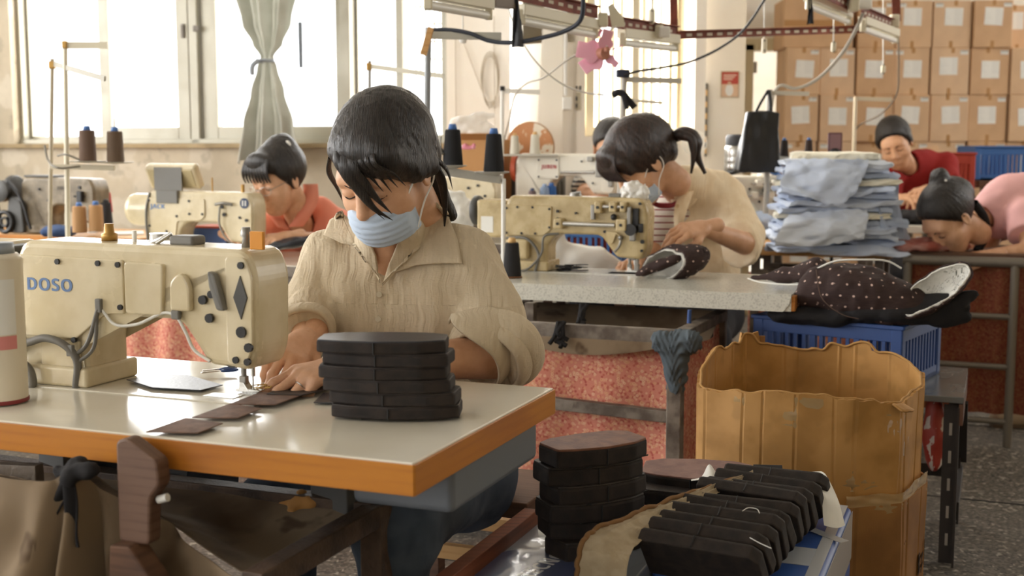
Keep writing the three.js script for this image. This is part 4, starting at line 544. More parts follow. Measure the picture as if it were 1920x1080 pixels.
// ---------- sewing machine 2 on the long pale table ----------
{
  const o = thing('sewing_machine', 'tan walking-foot sewing machine with exposed rods on the long pale table', 'sewing machine', PY(1190, 512, 0.7625), Y1);
  const g = machine(o, { body: M.machineDark, len: 0.45, top: 0.253, depth: 0.1, face: false }), z = g.F;
  part('cover_plate', prism(rounded([[-0.45, 0.12], [-0.31, 0.12], [-0.28, 0.14], [-0.275, 0.222], [-0.45, 0.225]], 0.01), 0.008, 0.002).translate(0, 0, z + 0.003), M.machineDark, o); bolts(o, [[-0.44, 0.128], [-0.385, 0.128], [-0.335, 0.128], [-0.284, 0.15], [-0.284, 0.212], [-0.345, 0.217], [-0.4, 0.217], [-0.44, 0.213], [-0.255, 0.205, 1.3], [-0.255, 0.18, 1.2], [-0.19, 0.2], [-0.255, 0.15]], 0.0042, M.dark, z + 0.007);
  part('motor_housing', [box(0.1, 0.13, 0.1, -0.505, 0.175, 0, 0.01)], M.machineDark, o); part('hand_wheel', [turn(lathe([[0, -0.014], [0.045, -0.014], [0.052, -0.006], [0.052, 0.01], [0.044, 0.016], [0, 0.016]], 28), 0, 0, Math.PI / 2).translate(-0.57, 0.2, 0)], M.greyDark, o); part('sticker', box(0.045, 0.055, 0.001, -0.515, 0.155, z + 0.0008), M.paper, o);
  part('feed_rod', [rod(V(-0.245, 0.165, z + 0.02), V(-0.05, 0.163, z + 0.02), 0.0078)], M.chrome, o); part('feed_rod', [rod(V(-0.1, 0.224, z + 0.02), V(-0.03, 0.224, z + 0.02), 0.006)], M.chrome, o);
  const brk = (x, y, w = 0.03, h = 0.035) => { const b = part('rod_bracket', [box(w, h, 0.04, x, y, z + 0.016, 0.006)], M.machineDark, o); part('bolt', turn(new THREE.CylinderGeometry(0.005, 0.005, 0.004, 10), Math.PI / 2).translate(x, y, z + 0.038), M.dark, b); };
  brk(-0.245, 0.165); brk(-0.025, 0.165, 0.035, 0.04); brk(-0.105, 0.222, 0.025, 0.04); brk(-0.055, 0.224, 0.025, 0.035); brk(-0.02, 0.224, 0.02, 0.035);
  part('linkage', [box(0.014, 0.05, 0.02, -0.125, 0.205, z + 0.018, 0.003), box(0.014, 0.06, 0.014, 0.0, 0.195, z + 0.022, 0.003), box(0.02, 0.035, 0.018, 0.012, 0.13, z + 0.02, 0.004), rod(V(0.0, 0.225, z + 0.02), V(0.004, 0.15, z + 0.022), 0.006)], M.steel, o);
  part('crank_block', [box(0.022, 0.06, 0.012, 0.018, 0.19, z + 0.008, 0.003), turn(new THREE.CylinderGeometry(0.02, 0.02, 0.03, 20), Math.PI / 2).translate(0.005, 0.15, z + 0.015), box(0.016, 0.03, 0.012, 0.035, 0.155, z + 0.008, 0.003)], M.dark, o);
  part('tension_knob', [new THREE.SphereGeometry(0.011, 14, 10).translate(-0.055, 0.19, z + 0.016)], M.dark, o); bolts(o, [[0.03, 0.235], [0.038, 0.08], [-0.09, 0.14], [-0.06, 0.125], [0.04, 0.11, 1.4]], 0.005, M.dark, z + 0.003);
  part('lifter_lever', [tube([V(-0.03, 0.12, z + 0.01), V(-0.035, 0.095, z + 0.015), V(-0.05, 0.075, z + 0.02)], 0.005, 14), new THREE.SphereGeometry(0.009, 12, 10).translate(-0.032, 0.122, z + 0.012)], M.steel, o); part('foot_bar', [box(0.016, 0.06, 0.014, 0.0, 0.075, z - 0.03, 0.003), box(0.01, 0.05, 0.012, 0.014, 0.05, z - 0.03, 0.002), prism([[-0.02, 0.003], [0.012, 0.003], [0.016, 0.03], [0.004, 0.035], [0.0, 0.012], [-0.02, 0.008]], 0.016, 0.001)], M.steel, o);
  part('spring_plate', [prism(rounded([[-0.085, 0.145], [-0.045, 0.14], [-0.06, 0.1], [-0.075, 0.1]], 0.008), 0.01, 0.002).translate(0, 0, z + 0.006), tube([V(-0.05, 0.14, z + 0.012), V(-0.03, 0.12, z + 0.014), V(-0.04, 0.09, z + 0.012)], 0.0025, 16)], M.machineDark, o);
  part('cable', [tube([V(-0.44, 0.11, z + 0.01), V(-0.36, 0.11, z + 0.02), V(-0.32, 0.06, z + 0.016), V(-0.33, 0.0, z + 0.02)], 0.005, 30), tube([V(-0.25, 0.13, z + 0.006), V(-0.3, 0.12, z + 0.012), V(-0.31, 0.06, z + 0.016), V(-0.36, 0.005, z + 0.03), V(-0.42, 0.006, z + 0.03)], 0.004, 40)], M.cable, o); part('side_box', box(0.08, 0.07, 0.03, -0.395, 0.075, z + 0.008, 0.01), M.machineDark, o);
  part('top_fitting', [box(0.04, 0.014, 0.03, -0.07, g.T + 0.006, 0, 0.004)], M.grey, o); part('top_fitting', [turn(new THREE.CylinderGeometry(0.02, 0.022, 0.01, 18)).translate(-0.21, g.T + 0.006, 0), rod(V(-0.23, g.T + 0.01, 0), V(-0.19, g.T + 0.016, 0.01), 0.004)], M.steel, o);
}
// thread cones and stands
function cone(label, p, c, s = 1, o = {}) {
  const t = thing('thread_cone', label, 'thread cone', p, 0, o.group); t.scale.setScalar(s);
  const tr = o.top ?? 0.025; part('thread', lathe([[0, 0], [0.033, 0], [0.0345, 0.004], [tr, 0.12], [tr - 0.003, 0.124], [0, 0.124]], 26), thread(c), t); part('core', lathe([[0, 0.142], [0.011, 0.142], [0.0125, 0.138], [0.016, 0.12], [0, 0.12]], 16), plain(o.core ?? 0x4a74b4), t); if (o.base) part('core_foot', lathe([[0, -0.002], [0.037, -0.002], [0.037, 0.003], [0, 0.003]], 24), plain(o.base), t); return t;
}
const wires = (o, name, lines, r, m) => part(name, lines.map((a) => tube(L(o, a.map((p) => P(...p))), r, a.length * 8, 6)), m, o);
function stick(o, name, a, b, r, m, r1) { return part(name, rod(...L(o, [a, b]), r, r1 ?? r, 10), m, o); }
{
  cone('black thread cone with a cork tip standing on the long pale table', PY(960, 519, 0.763), 0x1c1b1d, 0.9, { core: 0xd8b074, base: 0x8a5a34 });
  const k = []; for (let i = 0; i < 16; i++) k.push(box(0.055, 0.002, 0.02, 0, 0, 0).rotateY(rr(-0.8, 0.8)).rotateZ(rr(-0.05, 0.05)).translate(rr(-0.03, 0.03), 0.002 + i * 0.0014, rr(-0.015, 0.015)));
  single('leather_scraps', k, M.black, 'pile of black leather strips beside the tan machine column', 'scraps', null, PY(1072, 508, 0.762));
  openPouch('dotted pouch with pale lining held at the tan machine needle', P(1260, 495, 3.98), V(0.125, 0.06, 0.085), EQ(0, -0.3, 0.3), [-0.8, 0.1, 0.58], 0.03, null, M.lining);
  single('cloth_fold', surf([-0.1, -0.04, -0.05], [0.1, 0.05, 0.06], 0.005, (x, y, z) => ell(V(0, 0, 0), V(0.085, 0.02, 0.03), EQ(0, -0.3, 0.42))(x, y, z) + 0.006 * n3(x * 40, y * 40, z * 40)), M.dotted, 'folded dark cloth inside the pouch at the tan machine needle', 'cloth', null, P(1235, 498, 3.95));
  const s = thing('thread_stand', 'grey thread stand with two black cones behind the linen-shirt woman', 'thread stand', P(800, 640, 4.05), 0); const z = 4.05, W = (px, py, d = z) => P(px, py, d);
  part('pole', rod(...L(s, [W(797, 520), W(803, 52)]), 0.0105), plain(0x8b8f92, 0.4), s); part('top_arm', bar(...L(s, [W(800, 66), W(940, 68)]), 0.012, 0.024), plain(0xb5b3a8, 0.5), s); part('wooden_peg', bar(...L(s, [W(808, 52, 4.0), W(794, 103, 4.0)]), 0.02, 0.018, V(0, 0, 1)), M.woodPale, s);
  part('tray_bar', bar(...L(s, [W(800, 316), W(940, 337)]), 0.02, 0.028), plain(0xa9a69c, 0.5), s); for (const [px, py] of [[842, 313], [922, 325]]) part('tray', lathe([[0, 0.003], [0.058, 0.006], [0.059, 0.003], [0.02, -0.006], [0, -0.006]], 28).translate(...L(s, W(px, py))[0].toArray()), plain(0xb8b6ae, 0.45), s);
  cone('black thread cone with blue core nearer the linen-shirt woman', W(849, 314), 0x15161b, 1.0); cone('black thread cone with blue core at the right end of the grey stand', W(926, 322), 0x15161b, 1.0);
  part('tension_post', [rod(...L(s, [W(826, 300), W(826, 256)]), 0.003), lathe([[0, 0.02], [0.008, 0.02], [0.012, 0.008], [0.022, 0.006], [0.022, 0], [0, 0]], 14).translate(...L(s, W(826, 290))[0].toArray())], M.steel, s); stick(s, 'white_pole', W(944, 520, 4.05), W(944, 335, 4.05), 0.008, M.white);
  wires(s, 'cable', [[[803, 57, 4.05], [840, 56, 4.05], [880, 62, 4.04], [915, 76, 4.04], [960, 80, 4.02], [1010, 72, 4.0], [1060, 58, 3.98], [1088, 38, 3.95], [1095, -20, 3.9]]], 0.0075, M.cableDark);
  const s2 = thing('thread_stand', 'thin steel thread rest showing above the linen-shirt woman', 'thread stand', P(690, 470, 4.9), 0);
  part('pole', rod(...L(s2, [P(690, 480, 4.9), P(693, 114, 4.9)]), 0.007), M.steel, s2); part('top_arm', bar(...L(s2, [P(692, 124, 4.9), P(832, 143, 4.75)]), 0.006, 0.018), plain(0xc4bdaa, 0.5), s2); part('clamp', box(0.02, 0.03, 0.02, ...L(s2, P(692, 125, 4.9))[0].toArray(), 0.004), M.brass, s2);
}
{ // crumpled clear bag on the tan machine, white sack behind the linen-shirt woman
  const crum = (R, f, a) => (x, y, z) => Math.hypot(x / R[0], y / R[1], z / R[2]) * Math.min(...R) - Math.min(...R) + a * Math.abs(n3(x * f, y * f, z * f)) * 2 + a * n3(x * f * 2.3, y * f * 2.3, z * f * 2.3);
  const bag = mat(0xf7f6f2, 0.4, { transmission: 0.3, thickness: 0 });
  single('plastic_bag', surf([-0.07, -0.06, -0.06], [0.07, 0.06, 0.06], 0.004, crum([0.05, 0.042, 0.045], 40, 0.006)), bag, 'crumpled white plastic bag on top of the tan machine head', 'bag', null, P(1190, 362, 4.1));
  single('plastic_bag', surf([-0.11, -0.13, -0.08], [0.11, 0.13, 0.08], 0.008, crum([0.085, 0.1, 0.06], 28, 0.007)), bag, 'white plastic bag behind the shoulder of the linen-shirt woman', 'bag', null, P(850, 385, 4.6).setY(0.93));
  single('plastic_bag', surf([-0.24, -0.2, -0.14], [0.24, 0.2, 0.14], 0.01, (x, y, z) => uni([ell(V(0.02, -0.06, 0), V(0.16, 0.1, 0.08)), cap(V(-0.08, 0.0, 0), V(-0.09, 0.12, 0), 0.045, 0.03)], 0.06)(x, y, z) + 0.01 * n3(x * 20, y * 20, z * 20)), bag, 'knotted white plastic sack behind the long pale table', 'bag', null, P(1082, 478, 4.58));
  crate('plastic_crate', 'blue crate of red goods behind the tan machine', P(1162, 505, 4.8).setY(0.62), Y1, 0.3, 0.28, 0.16, M.blue); single('red_goods', surf([-0.13, -0.1, -0.06], [0.13, 0.12, 0.06], 0.01, (x, y, z) => ell(V(0, 0, 0), V(0.11, 0.09, 0.045))(x, y, z) + 0.01 * n3(x * 18, y * 18, z * 18)), plain(0xc04a35, 0.7), 'red cloth goods inside the blue crate behind the tan machine', 'cloth', null, V(P(1162, 505, 4.8).x - 0.12, 0.8, -4.93)); { const c = P(1162, 505, 4.8), st = thing('low_table', 'low wooden table under the blue crate of red goods', 'table', V(c.x, 0, c.z), Y1); part('table_top', box(0.34, 0.03, 0.2, -0.15, 0.604, -0.08, 0.003), M.woodOld, st); for (const [x, z] of [[0, 0], [-0.3, 0], [0, -0.16], [-0.3, -0.16]]) part('leg', box(0.03, 0.59, 0.03, x, 0.295, z), M.woodOld, st); }
}
// ---------- row by the window wall: table 3, its machine, thread stand ----------
function plainTable(label, fr, w, d, y, top, edge, skirt, legM = M.steelGrey) {      // fr: front right corner in plan
  const o = thing('sewing_table', label, 'table', V(fr.x, y, fr.z), Y1); sewTop(o, w, d, top, edge, 0.04);
  for (const [x, z] of [[-0.05, -0.05], [-w + 0.05, -0.05], [-0.05, -d + 0.05], [-w + 0.05, -d + 0.05]]) part('leg', box(0.035, y - 0.04, 0.035, x, -(y + 0.04) / 2, z), legM, o);
  part('rail', [box(w - 0.1, 0.03, 0.03, -w / 2, -0.12, -0.05), box(w - 0.1, 0.03, 0.03, -w / 2, -0.12, -d + 0.05)], legM, o);
  if (skirt) part('floral_skirt', sheet((u, v) => V(lerp(-w + 0.02, -0.02, u), lerp(-0.1, -y + 0.04, v), -0.03 + 0.014 * Math.sin(u * 40 + v) + 0.01 * Math.sin(u * 13 + 2 * v)), 80, 10, 0.0012), skirt, o);
  return o;
}
plainTable('white sewing table under the small cream machine with tilted panel', PY(556, 499, 0.76), 1.15, 0.56, 0.76, M.laminate, M.steelGrey, M.floral);
plainTable('orange-edged sewing table below the window at the left', PY(262, 447, 0.79), 1.35, 0.5, 0.79, M.woodPale, M.orange, null);
{
  const o = thing('sewing_machine', 'small cream sewing machine with a tilted control panel beside the glasses woman', 'sewing machine', P(466, 452, 4.75), Y1); o.position.y = 0.765;
  const g = machine(o, { body: M.machine, len: 0.44, top: 0.245, depth: 0.1 }), z = g.F;
  part('cover_plate', prism(rounded([[-0.43, 0.0], [-0.31, 0.0], [-0.29, 0.13], [-0.18, 0.135], [-0.16, 0.15], [-0.16, 0.22], [-0.43, 0.222]], 0.012), 0.008, 0.002).translate(0, 0, z + 0.002), M.machine, o); bolts(o, [[-0.42, 0.03], [-0.42, 0.11], [-0.42, 0.21], [-0.34, 0.09], [-0.29, 0.15], [-0.23, 0.16], [-0.23, 0.21], [-0.17, 0.16], [-0.08, 0.19, 1.5], [-0.07, 0.16, 1.5], [-0.06, 0.2], [0.0, 0.15], [0.03, 0.14, 1.3], [0.035, 0.1, 1.3], [0.01, 0.1]], 0.005, M.dark, z + 0.006);
  part('motor_cover', [turn(new THREE.CapsuleGeometry(0.052, 0.1, 8, 20), 0, 0, Math.PI / 2).scale(1, 1.25, 1).translate(-0.47, 0.17, 0)], M.machine, o); part('lettering', text('JACK', 0.017).scale(1.3, 1, 1).translate(-0.38, 0.185, z + 0.0068), plain(0x6f8fc0), o, 'blue letters JACK'); part('badge', [turn(new THREE.CylinderGeometry(0.02, 0.02, 0.003, 24), Math.PI / 2).translate(0.022, 0.205, z + 0.005)], plain(0x34415f), o); part('badge_mark', [box(0.005, 0.02, 0.002, 0.016, 0.205, z + 0.007), box(0.005, 0.02, 0.002, 0.028, 0.205, z + 0.007)], M.white, o);
  const pan = new THREE.Group(); part('panel_bracket', [box(0.13, 0.13, 0.006, -0.345, 0.275, z - 0.02), box(0.1, 0.05, 0.02, -0.33, 0.225, z + 0.005, 0.003)], M.grey, o);
  const cp = part('control_panel', [box(0.24, 0.1, 0.04, 0, 0, 0, 0.012).rotateX(0.45).translate(-0.34, 0.305, -0.005)], M.machine, o, 'tilted cream control panel'); part('panel_back', [box(0.21, 0.075, 0.006, 0, 0, 0.02, 0.003).rotateX(0.45).translate(-0.34, 0.305, -0.005)], plain(0xc4b48c, 0.5), cp);
  part('thread_take_up', [tube([V(-0.1, 0.2, z + 0.02), V(-0.06, 0.205, z + 0.02), V(-0.03, 0.2, z + 0.01)], 0.006, 14), tube([V(-0.08, 0.19, z + 0.02), V(-0.085, 0.12, z + 0.016), V(-0.05, 0.06, z + 0.01), V(-0.01, 0.04, z)], 0.004, 24)], M.steel, o); part('cable', tube([V(-0.42, 0.24, z), V(-0.43, 0.17, z + 0.012), V(-0.425, 0.0, z + 0.01)], 0.005, 20), M.cable, o); part('top_knob', [rod(V(-0.02, 0.245, 0), V(-0.02, 0.275, 0), 0.007), rod(V(-0.16, 0.245, 0), V(-0.16, 0.3, 0), 0.003)], M.brass, o);
}
{
  const o = thing('sewing_machine', 'old grey-brown belt-driven sewing machine at the left picture edge', 'sewing machine', P(176, 436, 5.55), Y1); o.position.y = 0.795; const g = machine(o, { body: M.machineOld, len: 0.36, top: 0.25, depth: 0.11 }), z = g.F;
  part('hand_wheel', [turn(lathe([[0, -0.02], [0.055, -0.02], [0.062, -0.01], [0.062, 0.012], [0.05, 0.02], [0, 0.02]], 28), 0, 0, Math.PI / 2).translate(-0.42, 0.2, 0.03)], M.greyDark, o); part('pulley', [turn(lathe([[0, -0.015], [0.05, -0.015], [0.042, 0], [0.05, 0.015], [0, 0.015]], 28), Math.PI / 2).translate(-0.44, 0.19, 0.09)], M.greyDark, o); part('belt', [tube([V(-0.4, 0.24, 0.09), V(-0.33, 0.16, 0.09), V(-0.28, 0.02, 0.09)], 0.007, 16)], M.dark, o); part('belt', [tube([V(-0.48, 0.2, 0.09), V(-0.46, 0.1, 0.09), V(-0.44, 0.0, 0.09)], 0.007, 16)], M.dark, o);
  part('belt_guard', [prism(rounded([[-0.43, 0.0], [-0.32, 0.0], [-0.33, 0.14], [-0.4, 0.17]], 0.02), 0.05, 0.006).translate(0, 0, z + 0.01)], M.greyDark, o); bolts(o, [[-0.25, 0.2], [-0.2, 0.15], [-0.02, 0.21, 1.6], [0.0, 0.17, 1.6], [-0.05, 0.17]], 0.005, M.dark, z + 0.004); part('lettering', text('JUKI', 0.014).translate(-0.13, 0.205, z + 0.002), plain(0x5b5146), o); part('top_plate', box(0.16, 0.01, 0.09, -0.27, 0.258, 0, 0.004), M.greyDark, o); part('take_up_lever', [box(0.03, 0.05, 0.02, -0.01, 0.17, z + 0.014, 0.006)], M.dark, o); part('bobbin_winder', [turn(new THREE.TorusGeometry(0.045, 0.01, 8, 24), 0).translate(-0.42, 0.05, 0.1), turn(new THREE.TorusGeometry(0.02, 0.006, 8, 16), 0).translate(-0.42, 0.05, 0.1)], M.dark, o);
  const s = thing('thread_stand', 'white thread stand with two brown cones in front of the left window', 'thread stand', P(125, 460, 4.85), 0), W = (px, py, d = 4.85) => P(px, py, d);
  stick(s, 'pole', W(128, 480), W(122, 78), 0.0095, plain(0xdcd4bd, 0.5)); stick(s, 'pole', W(93, 480, 4.9), W(98, 110, 4.9), 0.008, plain(0xb0a48c, 0.5)); part('top_arm', bar(...L(s, [W(122, 85), W(202, 85)]), 0.008, 0.026), plain(0xe0d8c2, 0.5), s); part('top_arm', bar(...L(s, [W(98, 119, 4.9), W(197, 148, 4.7)]), 0.008, 0.02), plain(0x9d9684, 0.5), s); part('clamp', [box(0.024, 0.03, 0.024, ...L(s, W(98, 122, 4.9))[0].toArray(), 0.004), box(0.02, 0.03, 0.024, ...L(s, W(122, 84))[0].toArray(), 0.004)], M.brass, s);
  part('tray_bar', [bar(...L(s, [W(95, 312), W(215, 315)]), 0.02, 0.02)], plain(0xd6cdb6, 0.5), s); for (const [px, py] of [[165, 304], [217, 306]]) part('tray', lathe([[0, 0.003], [0.07, 0.005], [0.071, 0.002], [0, -0.004]], 28).translate(...L(s, W(px, py))[0].toArray()), plain(0xbfb8a6, 0.5), s); wires(s, 'guide_wire', [[[84, 272, 4.8], [90, 300, 4.8], [110, 315, 4.75], [150, 312, 4.8]], [[108, 292, 4.8], [125, 290, 4.75], [150, 300, 4.75]]], 0.004, plain(0x7d776b)); 
  cone('brown thread cone left of its twin on the white stand', W(165, 302), 0x6b5547, 0.97, { top: 0.0305 }); cone('brown thread cone under the steel spindle on the white stand', W(217, 304), 0x63503f, 0.97, { top: 0.0305 }); stick(s, 'spindle', W(215, 262), W(214, 222), 0.0025, M.steel);
  cone('tan thread cone with blue core left of the pair on the orange-edged table', P(150, 436, 5.3), 0xb98f62, 0.92, { top: 0.031 }); cone('tan thread cone with blue core right of the pair on the orange-edged table', P(181, 434, 5.3), 0xb98f62, 0.92, { top: 0.031 }); cone('slim black thread cone beside the tan pair', P(200, 424, 5.5), 0x2b2a2d, 0.85, { core: 0x2b2a2d }); cone('red thread cone beneath the left window', P(201, 398, 5.75), 0xb23a3c, 0.75, { core: 0xb23a3c });
  single('paper_sheet', [box(0.16, 0.004, 0.2, 0, 0, 0)], M.paper, 'white sheet of paper on the orange-edged table', 'paper', null, V(P(232, 420, 5.6).x, 0.794, -5.62), 0.3); single('cloth_bundle', surf([-0.1, -0.03, -0.07], [0.1, 0.06, 0.07], 0.008, (x, y, z) => ell(V(0, 0, 0), V(0.08, 0.03, 0.05))(x, y, z) + 0.008 * n3(x * 30, y * 30, z * 30)), plain(0x40557e, 0.9), 'dark blue cloth bundle at the foot of the old machine', 'cloth', null, P(110, 434, 5.35));
  const f = thing('thread_box', 'small box of dark cloth beside the cream machine with tilted panel', 'box', P(410, 440, 4.95), Y1); part('box_body', box(0.16, 0.06, 0.12, 0, 0.0, 0, 0.004), plain(0x3f5480, 0.7), f); part('red_binding', box(0.16, 0.008, 0.125, 0, 0.034, 0, 0.002), plain(0xb2573a, 0.7), f);
}
// curtain tied in the middle
{
  const cz = 0.14, o = thing('curtain', 'faded sage curtain tied in the middle in front of the window', 'curtain', V(0, 0, 0)), cm = mat(0xffffff, 0.9, { map: patch(0xd2d2ca, 0xc0c0b6, 0.4, 5), transmission: 0.35, thickness: 0 });
  const prof = [[2.8, 470, 600], [2.2, 474, 598], [1.95, 478, 594], [1.78, 490, 580], [1.68, 508, 563], [1.62, 522, 545], [1.57, 515, 552], [1.45, 503, 565], [1.3, 490, 582], [1.1, 482, 592]];
  const atY = (y) => { for (let i = 0; i + 1 < prof.length; i++) if (y <= prof[i][0] && y >= prof[i + 1][0]) { const t = sst(0, 1, (prof[i][0] - y) / (prof[i][0] - prof[i + 1][0])); return [lerp(prof[i][1], prof[i + 1][1], t), lerp(prof[i][2], prof[i + 1][2], t)]; } return prof[9].slice(1); };
  part('drape', sheet((u, v) => { const y = lerp(2.8, 1.1 + 0.03 * Math.sin(u * 9), v), [a, b] = atY(clamp(y, 1.101, 2.8)), s = alongWall(lerp(a, b, u)), k = (b - a) / 120; const p = RM(s, cz + 0.035 * k * Math.sin(u * 34 + 1.5 * Math.sin(y * 3)) + 0.03 * k * Math.sin(u * 15 + y)); return V(p[0], y, p[1]); }, 110, 70, 0.001), cm, o);
  const kp = RM(alongWall(533), cz + 0.02); part('tie', [turn(new THREE.TorusGeometry(0.034, 0.008, 8, 20), Math.PI / 2).scale(1.15, 1, 1).translate(kp[0], 1.6, kp[1]), tube([V(kp[0] - 0.02, 1.6, kp[1] + 0.05), V(kp[0] - 0.045, 1.57, kp[1] + 0.07), V(kp[0] - 0.05, 1.53, kp[1] + 0.06)], 0.012, 12)], plain(0x9ba3ad, 0.9), o);
  const q = RM(alongWall(577), 0.05); single('dark_strip', box(0.02, 0.22, 0.01, 0, 0, 0, 0.003), plain(0x6c737d, 0.6), 'grey strip hanging behind the right edge of the curtain', 'strip', null, V(q[0], 1.68, q[1]), Y1);
}
// ---------- wall of cartons ----------
{
  const kr = [0xdeba94, 0xd7b088, 0xe2c09c].map((c) => mat(0xffffff, 0.75, { map: patch(c, c - 0x0a0a08, 0.5, 5) })), sheetM = mat(0xffffff, 0.8, { map: ctex(128, 128, (g) => { g.fillStyle = '#f0eee8'; g.fillRect(0, 0, 128, 128); g.strokeStyle = '#b9b9b9'; for (let i = 0; i < 14; i++) { g.beginPath(); g.moveTo(10, 12 + i * 8); g.lineTo(50 + (i * 37) % 65, 12 + i * 8); g.stroke(); } }, 0.13) }), tagM = mat(0xffffff, 0.8, { map: ctex(64, 32, (g) => { g.fillStyle = '#e6e4de'; g.fillRect(0, 0, 64, 32); g.fillStyle = '#9a9a98'; for (let i = 0; i < 7; i++) g.fillRect(6 + i * 8, 11, 5, 11); }, 0.062, 0.03) }), tapeM = mat(0xb98a58, 0.35), Z = 8.2, RH2 = 0.306;
  const rows = ['bottom row', 'second row from the floor', 'third row from the floor', 'row level with the red-shirt woman', 'row just above the red-shirt woman', 'row second from the top', 'top row'], cols = ['leftmost', 'second from the left', 'third from the left', 'middle', 'third from the right', 'second from the right', 'rightmost'];
  const edges = [1469, 1534, 1602, 1674, 1743, 1816, 1890, 1965];
  for (let r = 0; r < 7; r++) for (let c = 0; c < 7; c++) {
    if (r === 6 && c < 2) continue; const top = r === 6;
    const x0 = P(edges[c], 200, Z).x, x1 = P(edges[c + 1], 200, Z).x, h = RH2, j = rr(-0.006, 0.006), d = rr(-0.02, 0.02) + (c === 6 && r === 6 ? -0.25 : 0), w = x1 - x0 - 0.01;
    const o = thing('carton', `labelled carton, ${cols[c]}, ${rows[r]}`, 'carton', V((x0 + x1) / 2 + j, r * (h + 0.0005), -Z + d), rr(-0.02, 0.02) - 0.02, 'cartons stacked against the back wall');
    part('carton_body', box(w, h, 0.34, 0, h / 2, -0.17, 0.006), kr[(r * 3 + c * 5) % 3], o);
    const sy = r === 6 ? h * 0.66 : h * rr(0.52, 0.62), sw = 0.118, sr = rr(-0.06, 0.06), fx = rr(-0.012, 0.012);
    part('paper_sheet', box(sw, sw * 0.97, 0.0012, 0, 0, 0).rotateZ(sr).translate(fx, sy, 0.001), sheetM, o); part('small_tag', box(0.052, 0.026, 0.0012, (rnd() > 0.85 ? -1 : 1) * (w / 2 - 0.036), h - 0.03, 0.001), tagM, o);
    part('tape_tab', [box(0.022, 0.05, 0.001, rr(-0.02, 0.02), 0.02, 0.0008)], tapeM, o); part('tape_tab', [box(0.022, 0.035, 0.001, rr(-0.02, 0.02), h - 0.016, 0.0008)], tapeM, o);
  }
  const x0 = P(1469, 0, Z).x, x1 = P(1603, 0, Z).x, o = thing('carton', 'long plain carton lying at the top left of the wall stack', 'carton', V((x0 + x1) / 2, 6 * 0.3065, -Z), -0.02); part('carton_body', box(x1 - x0 - 0.012, 0.32, 0.34, 0, 0.16, -0.17, 0.006), kr[1], o); part('tape', box(x1 - x0 - 0.02, 0.04, 0.001, 0, 0.16, 0.0007), tapeM, o);
  const ob = thing('carton', 'open brown carton with a raised flap behind the red-shirt woman', 'carton', P(1745, 300, 7.5), 0.2); part('carton_body', box(0.22, 0.2, 0.2, 0, -0.1, 0, 0.004), kr[0], ob); part('flap', [box(0.2, 0.1, 0.004, 0, 0, 0).rotateX(-0.5).rotateZ(0.15).translate(0.02, 0.03, -0.1)], kr[1], ob); part('flap', [box(0.1, 0.004, 0.18, 0, 0, 0).rotateZ(0.6).translate(-0.14, 0.02, 0)], kr[2], ob); part('paper_sheet', box(0.11, 0.11, 0.001, 0.05, -0.1, 0.101), sheetM, ob);
}
// ---------- hanging light rails ----------
const rust = mat(0xffffff, 0.7, { map: patch(0x8a4a38, 0x6d3628, 0.2, 7), metalness: 0.1 }), ivory = mat(0xd8d0b8, 0.5), tubeM = mat(0xe9e7df, 0.3);
function slotted(o, a, b, h = 0.04) { const p = part('slotted_rail', [bar(...L(o, [a, b]), 0.004, h), bar(...L(o, [a.clone().add(V(0, h / 2, 0)), b.clone().add(V(0, h / 2, 0))]), 0.034, 0.004)], rust, o), n = Math.round(a.distanceTo(b) / 0.055); const hs = []; for (let i = 1; i < n; i++) { const c = a.clone().lerp(b, i / n), d = b.clone().sub(a).normalize(); hs.push(bar(...L(o, [c.clone().addScaledVector(d, -0.014), c.clone().addScaledVector(d, 0.014)]), 0.0055, 0.011)); } part('rail_slots', hs, plain(0xcfc6b4, 0.8), p); return p; }
function fixture(label, rails, tubes, drop) { const o = thing('light_fixture', label, 'light fixture', rails[0][0].clone()); for (const [a, b] of rails) slotted(o, a, b); for (const [a, b, th] of tubes) { part('channel', bar(...L(o, [a, b]), 0.04, 0.035), ivory, o); const d = V(0, -0.036, 0), t = part('tube', rod(...L(o, [a.clone().add(d).lerp(b, 0.03), b.clone().add(d).lerp(a, 0.03)]), 0.013, 0.013, 12), tubeM, o); for (const p of L(o, [a.clone().add(d).lerp(b, 0.02), b.clone().add(d).lerp(a, 0.02)])) part('tube_cap', box(0.025, 0.05, 0.03, p.x, p.y + 0.012, p.z, 0.005), ivory, o); } return o; }
const v4 = (a) => P(...a);
